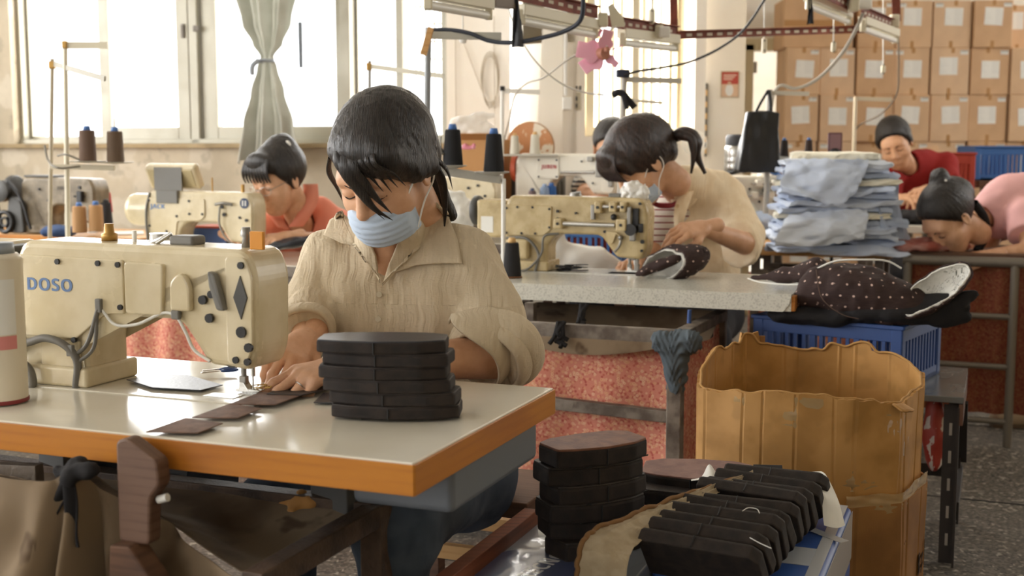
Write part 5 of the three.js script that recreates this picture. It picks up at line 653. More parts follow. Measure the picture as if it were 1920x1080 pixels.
{
  const o = fixture('rusty slotted light rail with unlit tubes above the big window', [[v4([955, -14, 4.0]), v4([1120, 24, 4.4])], [v4([1140, 40, 4.45]), v4([1268, 60, 4.9])]], [[v4([800, -14, 3.6]), v4([918, 8, 3.9])], [v4([975, 18, 4.05]), v4([1118, 47, 4.42])], [v4([1165, 62, 4.55]), v4([1268, 74, 4.9])]]);
  part('junction', [bar(...L(o, [v4([922, 4, 3.92]), v4([960, 8, 4.0])]), 0.03, 0.03)], plain(0x7d7165, 0.6), o); for (const a of [[1130, 38, 4.42], [1235, 60, 4.75]]) part('ballast', box(0.035, 0.05, 0.05, ...L(o, P(...a))[0].toArray(), 0.006), ivory, o); part('outlet', box(0.04, 0.04, 0.03, ...L(o, P(1246, 60, 4.72))[0].toArray(), 0.005), M.white, o); part('hanger', bar(...L(o, [P(1264, 66, 4.9), P(1262, -60, 4.9)]), 0.004, 0.03, V(1, 0, 0)), rust, o); part('plug_plate', [prism(rounded([[-0.025, 0.04], [-0.01, 0.05], [0.03, 0.0], [0.035, -0.03], [-0.01, -0.03]], 0.004), 0.006).translate(...L(o, P(1153, 34, 4.35))[0].toArray())], ivory, o);
  const b = fixture('rusty light rail with unlit tubes in front of the cartons', [[v4([1548, -12, 5.0]), v4([1602, 16, 5.3])], [v4([1615, 22, 5.35]), v4([1680, 48, 5.8])]], [[v4([1515, -6, 5.0]), v4([1592, 26, 5.35])], [v4([1617, 38, 5.4]), v4([1680, 62, 5.8])]]); for (const a of [[1600, 8, 5.2], [1676, 40, 5.75]]) part('ballast', box(0.04, 0.06, 0.05, ...L(b, P(...a))[0].toArray(), 0.006), ivory, b); part('outlet', box(0.06, 0.05, 0.04, ...L(b, P(1620, 6, 5.3))[0].toArray(), 0.006), M.white, b); part('hanger', bar(...L(b, [P(1681, 40, 5.85), P(1678, -60, 5.85)]), 0.004, 0.04, V(1, 0, 0)), rust, b);
  const r = thing('slotted_rail', 'long red slotted angle rail crossing in front of the doorway', 'rail', P(1275, 66, 4.92)); slotted(r, P(1272, 66, 4.92), P(1625, 55, 5.5), 0.03); part('end_bolt', box(0.02, 0.03, 0.02, ...L(r, P(1272, 66, 4.92))[0].toArray(), 0.003), rust, r);
  const cord = (label, pts, r2, m) => single('cord', tube(pts.map((a) => P(...a)), r2, pts.length * 10, 6), m, label, 'cord');
  cord('white cord swooping across the plaster wall', [[946, -12, 4.4], [965, 50, 4.4], [1000, 110, 4.4], [1050, 155, 4.45], [1100, 174, 4.5], [1132, 178, 4.5]], 0.0035, M.cableWhite); cord('thin grey cord running down to the white thread stand', [[1122, 40, 4.5], [1108, 80, 4.5], [1060, 115, 4.6], [1020, 145, 4.8], [985, 158, 5.0], [965, 180, 5.1], [955, 225, 5.2], [944, 265, 5.3]], 0.0035, plain(0xa39a8c)); cord('black cord sloping from the ceiling to the tied pole', [[1170, 141, 4.6], [1195, 134, 4.6], [1240, 127, 4.65], [1290, 117, 4.7], [1350, 90, 4.8], [1395, 55, 4.9], [1440, -10, 5.0]], 0.005, M.cableBlack); cord('grey cable looping down from the right light rail to the bag pole', [[1618, 25, 5.3], [1600, 65, 5.3], [1575, 105, 5.3], [1530, 150, 5.3], [1490, 166, 5.3], [1465, 160, 5.3], [1452, 172, 5.3], [1446, 200, 5.3]], 0.008, plain(0xb3aca0)); cord('thin dark cord hanging beside the carton wall to the rear stand', [[1684, 60, 5.8], [1685, 130, 5.9], [1680, 180, 6.0], [1650, 215, 6.1], [1610, 236, 6.2], [1602, 250, 6.2]], 0.004, plain(0x6f6153));
  const pull = (label, px, y0, y1, z, m) => { const o2 = thing('pull_switch', label, 'switch', P(px, y0, z)); part('string', rod(...L(o2, [P(px, y0, z), P(px, -40, z)]), 0.0025), M.cableWhite, o2); part('switch_body', box(0.022, P(px, y0, z).y - P(px, y1, z).y, 0.018, ...L(o2, P(px, (y0 + y1) / 2, z))[0].toArray(), 0.009), ivory, o2); part('button', [-0.02, 0.02].map((k) => turn(new THREE.CylinderGeometry(0.003, 0.003, 0.004, 8), Math.PI / 2).translate(0, L(o2, P(px, (y0 + y1) / 2, z))[0].y + k, 0.01)), M.dark, o2); };
  pull('oval pull switch hanging beside the red hanger bar', 1222, 16, 46, 4.7); pull('oval pull switch hanging in front of the doorway', 1433, 71, 100, 5.2); pull('cream pull switch on the short cord over the second carton', 1563, 78, 98, 5.3); pull('cream pull switch on a string over the third carton', 1656, 122, 138, 5.7); pull('small pull switch behind the pink fan', 1115, 78, 92, 4.5);
  const rib = (label, px, y0, y1, w, z, m = M.blackCloth) => single('cloth_ribbon', sheet((u, v) => { const p = P(px + (u - 0.5) * w * (0.5 + 0.7 * v) + 3 * v, lerp(y0, y1, v), z); p.z += 0.012 * Math.sin(u * 7 + v * 4) + 0.004 * n3(u * 9, v * 12, 3); return p; }, 12, 24, 0.003), m, label, 'ribbon');
  rib('dark grey cloth ribbon tied to the rail above the white stand', 967, -5, 88, 18, 4.0, mat(0x4a4b4f, 0.9, { bumpMap: tWeave, bumpScale: 0.001 })); rib('dark cloth ribbon hanging from the rail before the cartons', 1517, -10, 45, 10, 5.0);
  // pink fan hanging from the rail
  const fan = thing('hanging_fan', 'pink three-bladed plastic fan hanging from the light rail', 'fan', P(1131, 101, 4.4)), pk = mat(0xe9a9bd, 0.5); part('hub', [turn(new THREE.CylinderGeometry(0.02, 0.024, 0.03, 18), Math.PI / 2, 0.5), new THREE.SphereGeometry(0.012, 10, 8).translate(0.012, 0.012, 0.016)], plain(0xb97d68), fan);
  const blade = (a, l, w, tw) => sheet((u, v) => { const r = 0.015 + u * l, k = (v - 0.5) * w * Math.sin(Math.min(1, u * 1.3 + 0.25) * 2.4); return V(Math.cos(a) * r - Math.sin(a) * k, Math.sin(a) * r + Math.cos(a) * k, k * tw); }, 12, 8, 0.0025); part('blade', blade(2.95, 0.08, 0.085, 0.3), pk, fan); part('blade', blade(1.35, 0.07, 0.055, 0.4), pk, fan); part('blade', blade(3.75, 0.075, 0.075, 0.3), pk, fan); part('blade', blade(5.6, 0.05, 0.03, 0.6), pk, fan);
  part('string', [tube(L(fan, [[1136, 92, 4.4], [1140, 70, 4.42], [1150, 48, 4.45]].map(v4)), 0.004, 12)], M.cableWhite, fan); part('ribbon', [tube(L(fan, [[1140, 95, 4.4], [1155, 90, 4.4], [1168, 85, 4.4]].map(v4)), 0.002, 12)], pk, fan); part('ribbon', [tube(L(fan, [[1128, 55, 4.42], [1124, 62, 4.42], [1122, 68, 4.42]].map(v4)), 0.006, 8)], pk, fan);
}
// ---------- things on the plaster walls ----------
{
  const p0 = P(1369, 158, 6.49), po = thing('poster', 'small red poster with a white figure on the plaster pier', 'poster', V(p0.x, p0.y, -6.497)); part('print', box(0.09, 0.13, 0.002, 0, 0, 0), mat(0xffffff, 0.6, { map: (() => { const t = ctex(128, 192, (g) => { g.fillStyle = '#b5473a'; g.fillRect(0, 0, 128, 192); g.fillStyle = '#d9b79a'; g.fillRect(0, 95, 128, 97); g.fillStyle = '#e4e2de'; g.beginPath(); g.ellipse(60, 140, 30, 46, 0, 0, 7); g.fill(); g.fillStyle = '#c7a58a'; g.beginPath(); g.arc(60, 88, 14, 0, 7); g.fill(); g.fillStyle = '#e9d9c6'; for (let i = 0; i < 3; i++) g.fillRect(16, 22 + i * 16, 96 - i * 14, 7); }); t.repeat.set(1 / 0.09, 1 / 0.13); t.offset.set(0.5, 0.5); return t; })() }), po); part('border', [box(0.096, 0.004, 0.003, 0, 0.066, 0), box(0.096, 0.004, 0.003, 0, -0.066, 0), box(0.004, 0.135, 0.003, -0.046, 0, 0), box(0.004, 0.135, 0.003, 0.046, 0, 0)], plain(0xb9a98c), po);
  const q = (px, py, off = 0.02) => { const t = alongWall(px, R1, d2), w = Q(t), dep = -(w[1] + inW2[1] * off); return P(px, py, dep); };
  const so = thing('wall_sockets', 'white switch box with rows of sockets on the narrow pier', 'socket', q(1064, 194)); const wq = (px, py, off) => L(so, q(px, py, off))[0]; part('switch_box', box(0.04, 0.055, 0.03, ...wq(1063, 194, 0.02).toArray(), 0.004), M.white, so); part('socket_plate', [box(0.03, 0.08, 0.012, ...wq(1084, 190, 0.01).toArray(), 0.003).rotateY(0)], ivory, so); part('sockets', [[1081, 165], [1088, 165], [1081, 185], [1088, 185], [1081, 198], [1088, 198]].map(([a, b]) => box(0.008, 0.018, 0.004, ...wq(a, b, 0.018).toArray())), M.greyDark, so); part('conduit', rod(wq(1060, 180, 0.012), wq(1060, -60, 0.012), 0.009), M.white, so);
  const wl = (px, py, off = 0.012) => { const w = RM(alongWall(px), off); return P(px, py, -w[1]); };
  single('wire_coil', [...[0, 1, 2].map((k) => tube(Array.from({ length: 20 }, (_, i) => { const a = i / 19 * 6.3; return wl(919 + 17 * Math.sin(a) * (1 - k * 0.08), 145 + 48 * Math.cos(a) * -1 + k * 4, 0.015 + k * 0.004); }), 0.002, 60, 5))], plain(0xb5a78f), 'faint wire coil hung on a nail on the plaster wall', 'wire'); single('wall_wire', tube([wl(854, 70), wl(855, 200), wl(856, 262)], 0.0016, 20, 5), plain(0xb09f85), 'thin upright wire beside the window on the plaster wall', 'wire'); single('wall_wire', tube([wl(868, 76), wl(900, 160), wl(918, 205)], 0.0016, 20, 5), plain(0xb09f85), 'thin slanting wire on the plaster wall', 'wire'); single('wall_wire', tube([wl(926, 30), wl(927, 140), wl(928, 250)], 0.0016, 20, 5), plain(0xb09f85), 'thin upright wire behind the wire coil', 'wire');
  const bulb = thing('bulb_holder', 'white lamp holder hanging on a cord beside the plaster wall', 'lamp holder', P(868, 70, 4.6)); part('holder', lathe([[0, -0.02], [0.012, -0.02], [0.018, 0.0], [0.012, 0.018], [0, 0.02]], 14), M.white, bulb); part('cord', rod(V(0, 0.018, 0), V(0, 0.3, 0), 0.003), M.cableWhite, bulb);
  const st = thing('power_strip', 'long dark power strip mounted upright beside the pier', 'power strip', P(1320, 225, 6.483)); part('strip_body', box(0.033, 0.38, 0.03, 0, 0, 0, 0.004), plain(0x5a5347, 0.7), st); part('outlet', [-0.16, -0.1, -0.04, 0.02, 0.08, 0.14].map((y) => box(0.02, 0.03, 0.006, 0.003, y, 0.016)), M.cork, st);
  const fg = thing('desk_fan', 'white wire fan guard partly hidden behind the ponytail woman', 'fan', P(1303, 268, 6.2)); part('guard', [...[0.06, 0.045, 0.03, 0.015].map((r) => new THREE.TorusGeometry(r, 0.002, 6, 30)), ...Array.from({ length: 12 }, (_, i) => rod(V(0, 0, 0), V(Math.cos(i * 0.5236) * 0.06, Math.sin(i * 0.5236) * 0.06, 0), 0.0015, 0.0015, 5))], M.white, fg);
}
// ---------- middle background: raised table, red-lettered machine, cones, boxes ----------
{
  const tb = plainTable('wooden-edged raised table behind the thread cones', P(1190, 400, 4.98).setY(0), 1.15, 0.42, 0.93, M.woodPale, M.orange, null);
  const o = thing('sewing_machine', 'white sewing machine with red lettering in the middle background', 'sewing machine', V(P(1140, 380, 5.16).x, 0.935, -5.16), Y1); const g = machine(o, { body: M.machineWhite, len: 0.4, top: 0.22, depth: 0.1 }), z = g.F; part('cover_plate', prism(rounded([[-0.3, 0.115], [-0.2, 0.115], [-0.2, 0.205], [-0.3, 0.205]], 0.006), 0.006, 0.002).translate(0, 0, z + 0.002), M.machineWhite, o); part('lettering', text('JUBEN', 0.016).translate(-0.245, 0.165, z + 0.006), plain(0xb93a45), o, 'red letters JUBEN'); part('end_cap', [turn(new THREE.CylinderGeometry(0.058, 0.058, 0.02, 24), 0, 0, Math.PI / 2).translate(-0.41, 0.16, 0)], plain(0xc25a3a), o); part('feed_rod', rod(V(-0.19, 0.145, z + 0.012), V(-0.04, 0.145, z + 0.012), 0.006), M.chrome, o); bolts(o, [[-0.29, 0.125], [-0.21, 0.125], [-0.29, 0.195], [-0.21, 0.195], [-0.1, 0.19], [-0.02, 0.19, 1.5], [0.02, 0.16, 1.3], [-0.05, 0.1]], 0.004, M.dark, z + 0.005); part('linkage', [box(0.03, 0.07, 0.02, -0.02, 0.16, z + 0.012, 0.004), box(0.02, 0.05, 0.02, 0.03, 0.11, z + 0.01, 0.004), box(0.025, 0.02, 0.02, -0.06, 0.2, z + 0.01, 0.003)], M.steel, o);
  const m6 = thing('sewing_machine', 'cream sewing machine half hidden behind the linen-shirt woman', 'sewing machine', V(P(915, 400, 4.82).x, 0.825, -4.82), Y1); const g6 = machine(m6, { body: M.machine, len: 0.42, top: 0.24, depth: 0.1 }); bolts(m6, [[-0.06, 0.2], [-0.1, 0.15], [-0.02, 0.21], [0.01, 0.17], [-0.17, 0.2], [-0.03, 0.12]], 0.0055, M.dark, g6.F + 0.005); part('cover_plate', prism(rounded([[-0.3, 0.14], [-0.15, 0.14], [-0.13, 0.17], [-0.15, 0.21], [-0.3, 0.21]], 0.012), 0.007, 0.002).translate(0, 0, g6.F + 0.002), M.machine, m6); plainTable('small table under the half-hidden cream machine', P(965, 430, 4.62).setY(0), 0.55, 0.32, 0.82, M.laminate, M.steelGrey, null);
  cone('pale grey thread cone beside the red-lettered machine', P(998, 376, 5.04).setY(0.932), 0x8d7b80, 0.6, { core: 0x4a5a80 }); cone('pale blue thread cone beside the red-lettered machine', P(1021, 374, 5.04).setY(0.932), 0x9fb4d6, 0.72, { core: 0x9fb4d6 }); cone('bright blue thread cone beside the red-lettered machine', P(1034, 372, 5.06).setY(0.932), 0x3f6fb4, 0.75, { core: 0x3f6fb4 }); cone('pink thread cone under the white thread stand', P(929, 364, 5.18).setY(0.932), 0xd9a3a0, 0.85, { core: 0xd9a3a0 });
  const s = thing('thread_stand', 'white thread stand with two white cones in the middle background', 'thread stand', P(942, 400, 5.2), 0), W = (px, py, d = 5.2) => P(px, py, d); stick(s, 'pole', W(940, 400), W(942, 168), 0.009, M.white); part('top_arm', bar(...L(s, [W(942, 170), W(1012, 173)]), 0.008, 0.02), M.white, s); part('pole_cap', box(0.02, 0.02, 0.02, ...L(s, W(942, 166))[0].toArray(), 0.003), M.dark, s); part('tray', box(0.25, 0.008, 0.1, ...L(s, W(990, 291))[0].toArray(), 0.002), plain(0xcfccc3), s); cone('slim white thread cone on the white stand', W(965, 289), 0xe4dfd0, 0.62, { core: 0xd8b074 }); cone('wide white thread cone on the white stand', W(1003, 289), 0xe4dfd0, 0.66, { core: 0xd8b074 });
  crate('plastic_crate', 'grey plastic crate under the white cones', V(P(1046, 320, 5.36).x, 0.932, -5.36), Y1, 0.2, 0.14, 0.1, M.grey); crate('plastic_crate', 'dark grey crate under the plastic bag box', V(P(968, 340, 5.44).x, 0.932, -5.44), Y1, 0.2, 0.16, 0.1, M.greyDark);
  const cb = thing('carton', 'brown carton with a clear plastic bag on it by the plaster wall', 'carton', P(908, 318, 5.36), Y1); part('carton_body', box(0.2, 0.28, 0.14, 0, -0.01, 0, 0.004), plain(0xb88a58, 0.8), cb); part('flap', [box(0.2, 0.003, 0.06, 0, 0, 0).rotateX(-0.5).translate(0, 0.14, 0.09)], plain(0xa97a48, 0.8), cb); 
  const pb = thing('plastic_bag', 'clear plastic bag with pink goods against the plaster wall', 'bag', P(890, 252, 5.36)); part('film', surf([-0.13, -0.08, -0.07], [0.13, 0.12, 0.07], 0.006, (x, y, z) => { const a = uni([ell(V(0, 0, 0), V(0.1, 0.06, 0.045)), cap(V(-0.09, 0.055, 0), V(0.08, 0.08, 0), 0.02, 0.018)], 0.03)(x, y, z) + 0.009 * n3(x * 30, y * 30, z * 30); return a; }), mat(0xf4f2ee, 0.25, { transmission: 0.5, thickness: 0 }), pb); part('pink_goods', surf([-0.11, -0.09, -0.06], [0.11, 0.02, 0.07], 0.006, (x, y, z) => ell(V(0, -0.05, 0.0), V(0.09, 0.025, 0.055))(x, y, z) + 0.01 * n3(x * 50, y * 50, z * 50)), mat(0xffffff, 0.7, { map: patch(0xd98a9c, 0xf0e6e0, 0.08, 4, 0.45, 0.55) }), pb);
  const rd = thing('round_fan', 'round orange and clear fan guard behind the white cones', 'fan', P(994, 276, 5.46), -0.3); part('disc', [turn(new THREE.CylinderGeometry(0.108, 0.108, 0.012, 40), Math.PI / 2)], mat(0xffffff, 0.5, { map: patch(0xc98d5e, 0xeadfcb, 0.2, 3, 0.5, 0.55) }), rd); part('rim', new THREE.TorusGeometry(0.108, 0.005, 8, 40), plain(0xb08a60), rd);
}
// ---------- right: fabric stack, striped station, rear tables ----------
{
  const tp = PY(1662, 468, 0.76), o = plainTable('pale wooden board table under the light blue fabric stack', tp.clone().add(V(0.02, 0, 0)), 0.62, 0.4, 0.76, M.woodPale, M.woodPale, null, M.steelGrey); part('dark_shelf', box(0.5, 0.02, 0.3, -0.31, -0.16, -0.2), M.greyDark, o); part('floral_skirt', sheet((u, v) => V(lerp(-0.6, -0.02, u), lerp(-0.12, -0.7, v), -0.06 + 0.014 * Math.sin(u * 30)), 50, 8, 0.0012), M.floral, o); 
  const cl = [0xccd8ee, 0xc2d0ea, 0xd8e1f0, 0xf0ebd8, 0xb4c1d8].map((c) => mat(c, 0.9, { bumpMap: tWeave, bumpScale: 0.0006 })), B = P(1560, 462, 5.08), n = 15; B.y = 0.762;
  const ordn = ['bottom', 'second', 'third', 'fourth', 'fifth', 'sixth', 'seventh', 'eighth', 'ninth', 'tenth', 'eleventh', 'twelfth', 'thirteenth', 'fourteenth', 'topmost'];
  for (let i = 0; i < n; i++) {
    const top = i === n - 1, w = top ? 0.34 : lerp(0.5, 0.4, i / n) + rr(-0.03, 0.03), d = 0.3 + rr(-0.03, 0.03), h = top ? 0.035 : 0.0275, k = i * 3.1, x0 = -0.0 + 0.02 * Math.sin(i * 1.9) + (top ? -0.02 : 0);
    const g = new THREE.BoxGeometry(w, h, d, 40, 2, 24), p = g.attributes.position; for (let q = 0; q < p.count; q++) { const x = p.getX(q), y = p.getY(q), z = p.getZ(q), e = Math.max(Math.abs(x) / (w / 2), Math.abs(z) / (d / 2)); p.setXYZ(q, x + 0.02 * n3(z * 14 + k, y * 30, k) + 0.006 * n3(z * 60, y * 90, k), y * (1 - 0.35 * sst(0.8, 1, e)) + 0.009 * n3(x * 9 + k, z * 9, k) - (e > 0.85 ? 0.02 * Math.max(0, n3(x * 12, z * 12, k + 5)) : 0), z + 0.02 * n3(x * 14, k, y * 30) + 0.006 * n3(x * 70, y * 80, k)); } g.computeVertexNormals();
    single('folded_cloth', g, top ? cl[3] : cl[[0, 1, 2, 0, 4, 3, 0, 2, 1, 0, 3, 1, 0, 2, 0][i]], top ? 'topmost cream cloth of the light blue fabric stack' : `${ordn[i]} folded cloth from the bottom of the light blue fabric stack`, 'cloth', 'folded cloths in the light blue stack', V(B.x + x0, 0.775 + i * 0.0265, B.z + 0.01 * Math.cos(i * 2)), rr(-0.1, 0.1) - 0.1);
  }
  const dr = (label, pts, m) => { const gp = (rows) => { const g = rows.map((r) => r.map((a) => P(...a))); return (u, v) => { const R = g.map((r) => new THREE.CatmullRomCurve3(r).getPoint(u)), q = new THREE.CatmullRomCurve3(R).getPoint(v); q.z += 0.012 * n3(u * 7, v * 7, 3) + 0.008 * Math.sin(u * 9 - v * 7); q.y += 0.005 * n3(u * 16, v * 14, 7); return q; }; }; single('draped_cloth', sheet(gp(pts), 40, 30, 0.0015), m, label, 'cloth'); };
  dr('light blue cloth draped over the upper front of the fabric stack', [[[1478, 300, 4.95], [1530, 297, 4.92], [1590, 298, 4.9], [1628, 300, 4.92]], [[1470, 325, 4.9], [1530, 325, 4.87], [1590, 322, 4.86], [1622, 325, 4.88]], [[1462, 345, 4.88], [1520, 352, 4.84], [1580, 348, 4.84], [1612, 345, 4.86]], [[1466, 360, 4.88], [1520, 372, 4.83], [1575, 384, 4.82], [1605, 360, 4.85]]], cl[0]);
  dr('light blue cloth draped over the lower front of the fabric stack', [[[1478, 402, 4.92], [1540, 396, 4.9], [1590, 392, 4.88], [1625, 396, 4.9]], [[1465, 425, 4.86], [1540, 420, 4.84], [1590, 418, 4.83], [1628, 412, 4.86]], [[1455, 448, 4.84], [1530, 446, 4.82], [1590, 440, 4.82], [1622, 435, 4.84]], [[1452, 461, 4.84], [1520, 462, 4.82], [1580, 455, 4.82], [1620, 447, 4.84]]], cl[2]);
  dr('grey blue cloth hanging off the right side of the fabric stack', [[[1640, 318, 4.98], [1660, 320, 5.0], [1682, 325, 5.05]], [[1645, 380, 4.94], [1665, 385, 4.96], [1688, 390, 5.0]], [[1650, 430, 4.92], [1680, 445, 4.94], [1708, 455, 4.98]]], cl[4]);
  const s = thing('sewing_machine', 'white sewing machine with exposed chrome linkage left of the fabric stack', 'sewing machine', V(P(1440, 440, 5.85).x, 0.8, -5.85), 0.2), g = machine(s, { body: M.machineWhite, len: 0.4, top: 0.25, depth: 0.1, face: false }), z = g.F; part('linkage', [box(0.014, 0.09, 0.02, 0.0, 0.15, z + 0.02, 0.003), box(0.014, 0.06, 0.02, -0.05, 0.18, z + 0.02, 0.003), rod(V(-0.2, 0.16, z + 0.02), V(-0.02, 0.16, z + 0.02), 0.008), rod(V(-0.12, 0.215, z + 0.02), V(0.02, 0.215, z + 0.02), 0.006)], M.chrome, s); part('rod_bracket', [[-0.1, 0.16], [-0.02, 0.16], [-0.08, 0.215], [0.0, 0.215]].map(([x, y]) => box(0.03, 0.035, 0.03, x, y, z + 0.016, 0.006)), M.machineWhite, s); part('crank_block', [new THREE.SphereGeometry(0.014, 12, 8).translate(-0.055, 0.185, z + 0.03), box(0.02, 0.05, 0.012, 0.03, 0.18, z + 0.006, 0.003)], M.dark, s); part('top_jar', [rod(V(-0.03, 0.25, 0), V(-0.03, 0.3, 0), 0.028), rod(V(0.02, 0.25, 0), V(0.02, 0.28, 0), 0.012)], M.white, s); part('cable', [tube([V(-0.02, 0.27, z), V(0.05, 0.24, z + 0.03), V(0.1, 0.17, z + 0.02)], 0.008, 16)], M.blue, s); part('cable', [tube([V(0.04, 0.3, 0), V(0.09, 0.26, 0.02), V(0.1, 0.2, 0.02)], 0.006, 16)], M.blue, s); bolts(s, [[-0.12, 0.19], [-0.15, 0.14], [0.035, 0.1], [-0.07, 0.13]], 0.006, M.dark, z + 0.003);
  plainTable('white sewing table under the chrome-linkage machine', V(P(1470, 440, 5.55).x, 0, -5.66), 0.55, 0.36, 0.8, M.laminateGrey, M.steelGrey, null);
  const lb = plain(0xb4c4de, 0.9); single('cloth_bundle', surf([-0.1, -0.08, -0.08], [0.1, 0.08, 0.08], 0.008, (x, y, z) => ell(V(0, 0, 0), V(0.07, 0.05, 0.05))(x, y, z) + 0.014 * n3(x * 24, y * 24, z * 24)), lb, 'light blue crumpled cloth at the chrome-linkage machine needle', 'cloth', null, P(1425, 440, 5.74).setY(0.84));
  // bag on its pole, flask, cones, phone, rear stand
  const b = thing('tote_bag', 'shiny black tote bag hanging from a pole', 'bag', P(1422, 320, 5.2)), bl = (a) => L(b, P(...a))[0]; part('bag_body', surf([-0.12, -0.02, -0.1], [0.12, 0.28, 0.1], 0.006, (x, y, z) => { const t = clamp(y / 0.24), w = lerp(0.078, 0.06, t), d = lerp(0.045, 0.02, t), cx = lerp(-0.01, 0.012, t); const qx = Math.abs(x - cx) - w, qz = Math.abs(z) - d, qy = Math.abs(y - 0.12) - 0.118; return Math.hypot(Math.max(qx, 0), Math.max(qy, 0), Math.max(qz, 0)) + Math.min(Math.max(qx, qy, qz), 0) - 0.008 + 0.006 * n3(x * 30, y * 12, z * 30); }), mat(0x1c1c1f, 0.35, { bumpMap: tFine, bumpScale: 0.0006 }), b); part('strap', [tube([bl([1412, 222, 5.18]), bl([1425, 195, 5.2]), bl([1440, 170, 5.22])], 0.006, 14), tube([bl([1445, 220, 5.18]), bl([1445, 195, 5.2]), bl([1442, 170, 5.22])], 0.008, 14)], M.black, b);
  const ps = thing('thread_stand', 'grey pole stand carrying the black tote bag', 'thread stand', P(1441, 400, 5.25)); stick(ps, 'pole', P(1436, 400, 5.25), P(1443, 168, 5.25), 0.012, plain(0xb5ada0, 0.5)); part('top_arm', bar(...L(ps, [P(1446, 174, 5.25), P(1517, 176, 5.25)]), 0.008, 0.018), plain(0xc9c2b4), ps); part('tray_bar', bar(...L(ps, [P(1440, 298, 5.25), P(1540, 296, 5.4)]), 0.03, 0.02), plain(0x9a9890), ps);
  const fl = thing('thermos_flask', 'ribbed silver thermos jug with black lid and strap', 'flask', P(1381, 322, 5.5)); part('jug', lathe([[0, 0], [0.052, 0], [0.056, 0.01], [0.056, 0.03], [0.053, 0.035], [0.056, 0.04], [0.056, 0.06], [0.053, 0.065], [0.056, 0.07], [0.055, 0.1], [0.05, 0.12], [0, 0.12]], 28), mat(0xb9b8b4, 0.25, { metalness: 0.8 }), fl); part('lid', lathe([[0.051, 0.118], [0.052, 0.15], [0.044, 0.165], [0, 0.165]], 24), plain(0x3a3a3e), fl); part('strap', tube([V(-0.06, -0.01, 0.03), V(-0.02, 0.0, 0.07), V(0.06, 0.03, 0.07), V(0.06, 0.12, 0.04), V(0.03, 0.165, 0.03)], 0.009, 30), M.black, fl);
  cone('dark brown thread cone with blue core beside the tote bag', P(1470, 293.5, 5.295), 0x2a211d, 0.56); cone('dark brown thread cone with blue core above the fabric stack', P(1516, 292.5, 5.364), 0x3c2a24, 0.56);
  const ph = thing('smartphone', 'smartphone in a dark pink case propped above the fabric stack', 'phone', P(1565, 285, 5.6)); part('case', box(0.066, 0.085, 0.01, 0, 0.045, 0, 0.005), plain(0x5b3238), ph); part('back_panel', box(0.05, 0.07, 0.002, 0, 0.045, 0.006, 0.0008), plain(0x86686c, 0.3), ph); part('stem', rod(V(0, -0.02, 0), V(0, -ph.position.y, -0.0), 0.008), M.black, ph); part('stand_foot', lathe([[0, 0], [0.12, 0], [0.12, 0.01], [0, 0.02]], 24).translate(0, -ph.position.y, 0), M.black, ph); part('holder', [new THREE.SphereGeometry(0.03, 16, 10, 0, 6.283, 0, 1.571).translate(0, -0.012, 0)], M.black, ph);
  const rs2 = thing('thread_stand', 'thin white rear stand in front of the cartons', 'thread stand', P(1598, 300, 6.2)); stick(rs2, 'pole', P(1597, 420, 6.2), P(1604, 182, 6.2), 0.01, plain(0xcdbfa6, 0.5)); part('top_arm', bar(...L(rs2, [P(1604, 185, 6.2), P(1672, 187, 6.2)]), 0.008, 0.02), plain(0xc9bda6), rs2);
  const ts = thing('thread_stand', 'grey pole stand knotted with black cloth behind the ponytail woman', 'thread stand', P(1165, 320, 4.65)); stick(ts, 'pole', P(1160, 420, 4.65), P(1171, 132, 4.65), 0.0115, plain(0xb9b4aa, 0.5)); part('top_arm', bar(...L(ts, [P(1171, 149, 4.65), P(1278, 152, 4.65)]), 0.008, 0.02), plain(0xbdb8aa), ts); part('lower_arm', bar(...L(ts, [P(1185, 188, 4.8), P(1242, 193, 4.9)]), 0.006, 0.01), plain(0xcfc9ba), ts); part('knot', [tube(L(ts, [[1150, 178, 4.63], [1158, 174, 4.62], [1168, 176, 4.62], [1176, 185, 4.62], [1190, 202, 4.62]].map(v4)), 0.013, 24, 8), tube(L(ts, [[1168, 176, 4.62], [1172, 190, 4.6], [1176, 205, 4.6]].map(v4)), 0.009, 16, 8)], M.blackCloth, ts); part('clamp', [box(0.05, 0.03, 0.03, ...L(ts, P(1168, 138, 4.64))[0].toArray(), 0.006)], plain(0x2c3548), ts);
  // rear right: crates and the steel-framed table
  crate('plastic_crate', 'blue crate stacked at the far right below the cartons', P(1965, 338, 7.2), 0.0, 0.43, 0.2, 0.3, M.blue); const tcr = plainTable('rear table carrying crates behind the red-shirt woman', V(P(1990, 340, 7.2).x, 0, -7.1), 0.52, 0.5, P(1965, 338, 7.2).y - 0.002, M.woodOld, M.woodOld, null); tcr.rotation.y = 0;
  crate('plastic_crate', 'red crate beside the red-shirt woman', P(1826, 370, 6.9), 0.0, 0.2, 0.25, 0.3, plain(0xb3402f, 0.5)); plainTable('small table under the red crate', V(P(1835, 380, 6.8).x, 0, -6.85), 0.3, 0.4, P(1826, 370, 6.9).y - 0.002, M.woodOld, M.woodOld, null).rotation.y = 0;
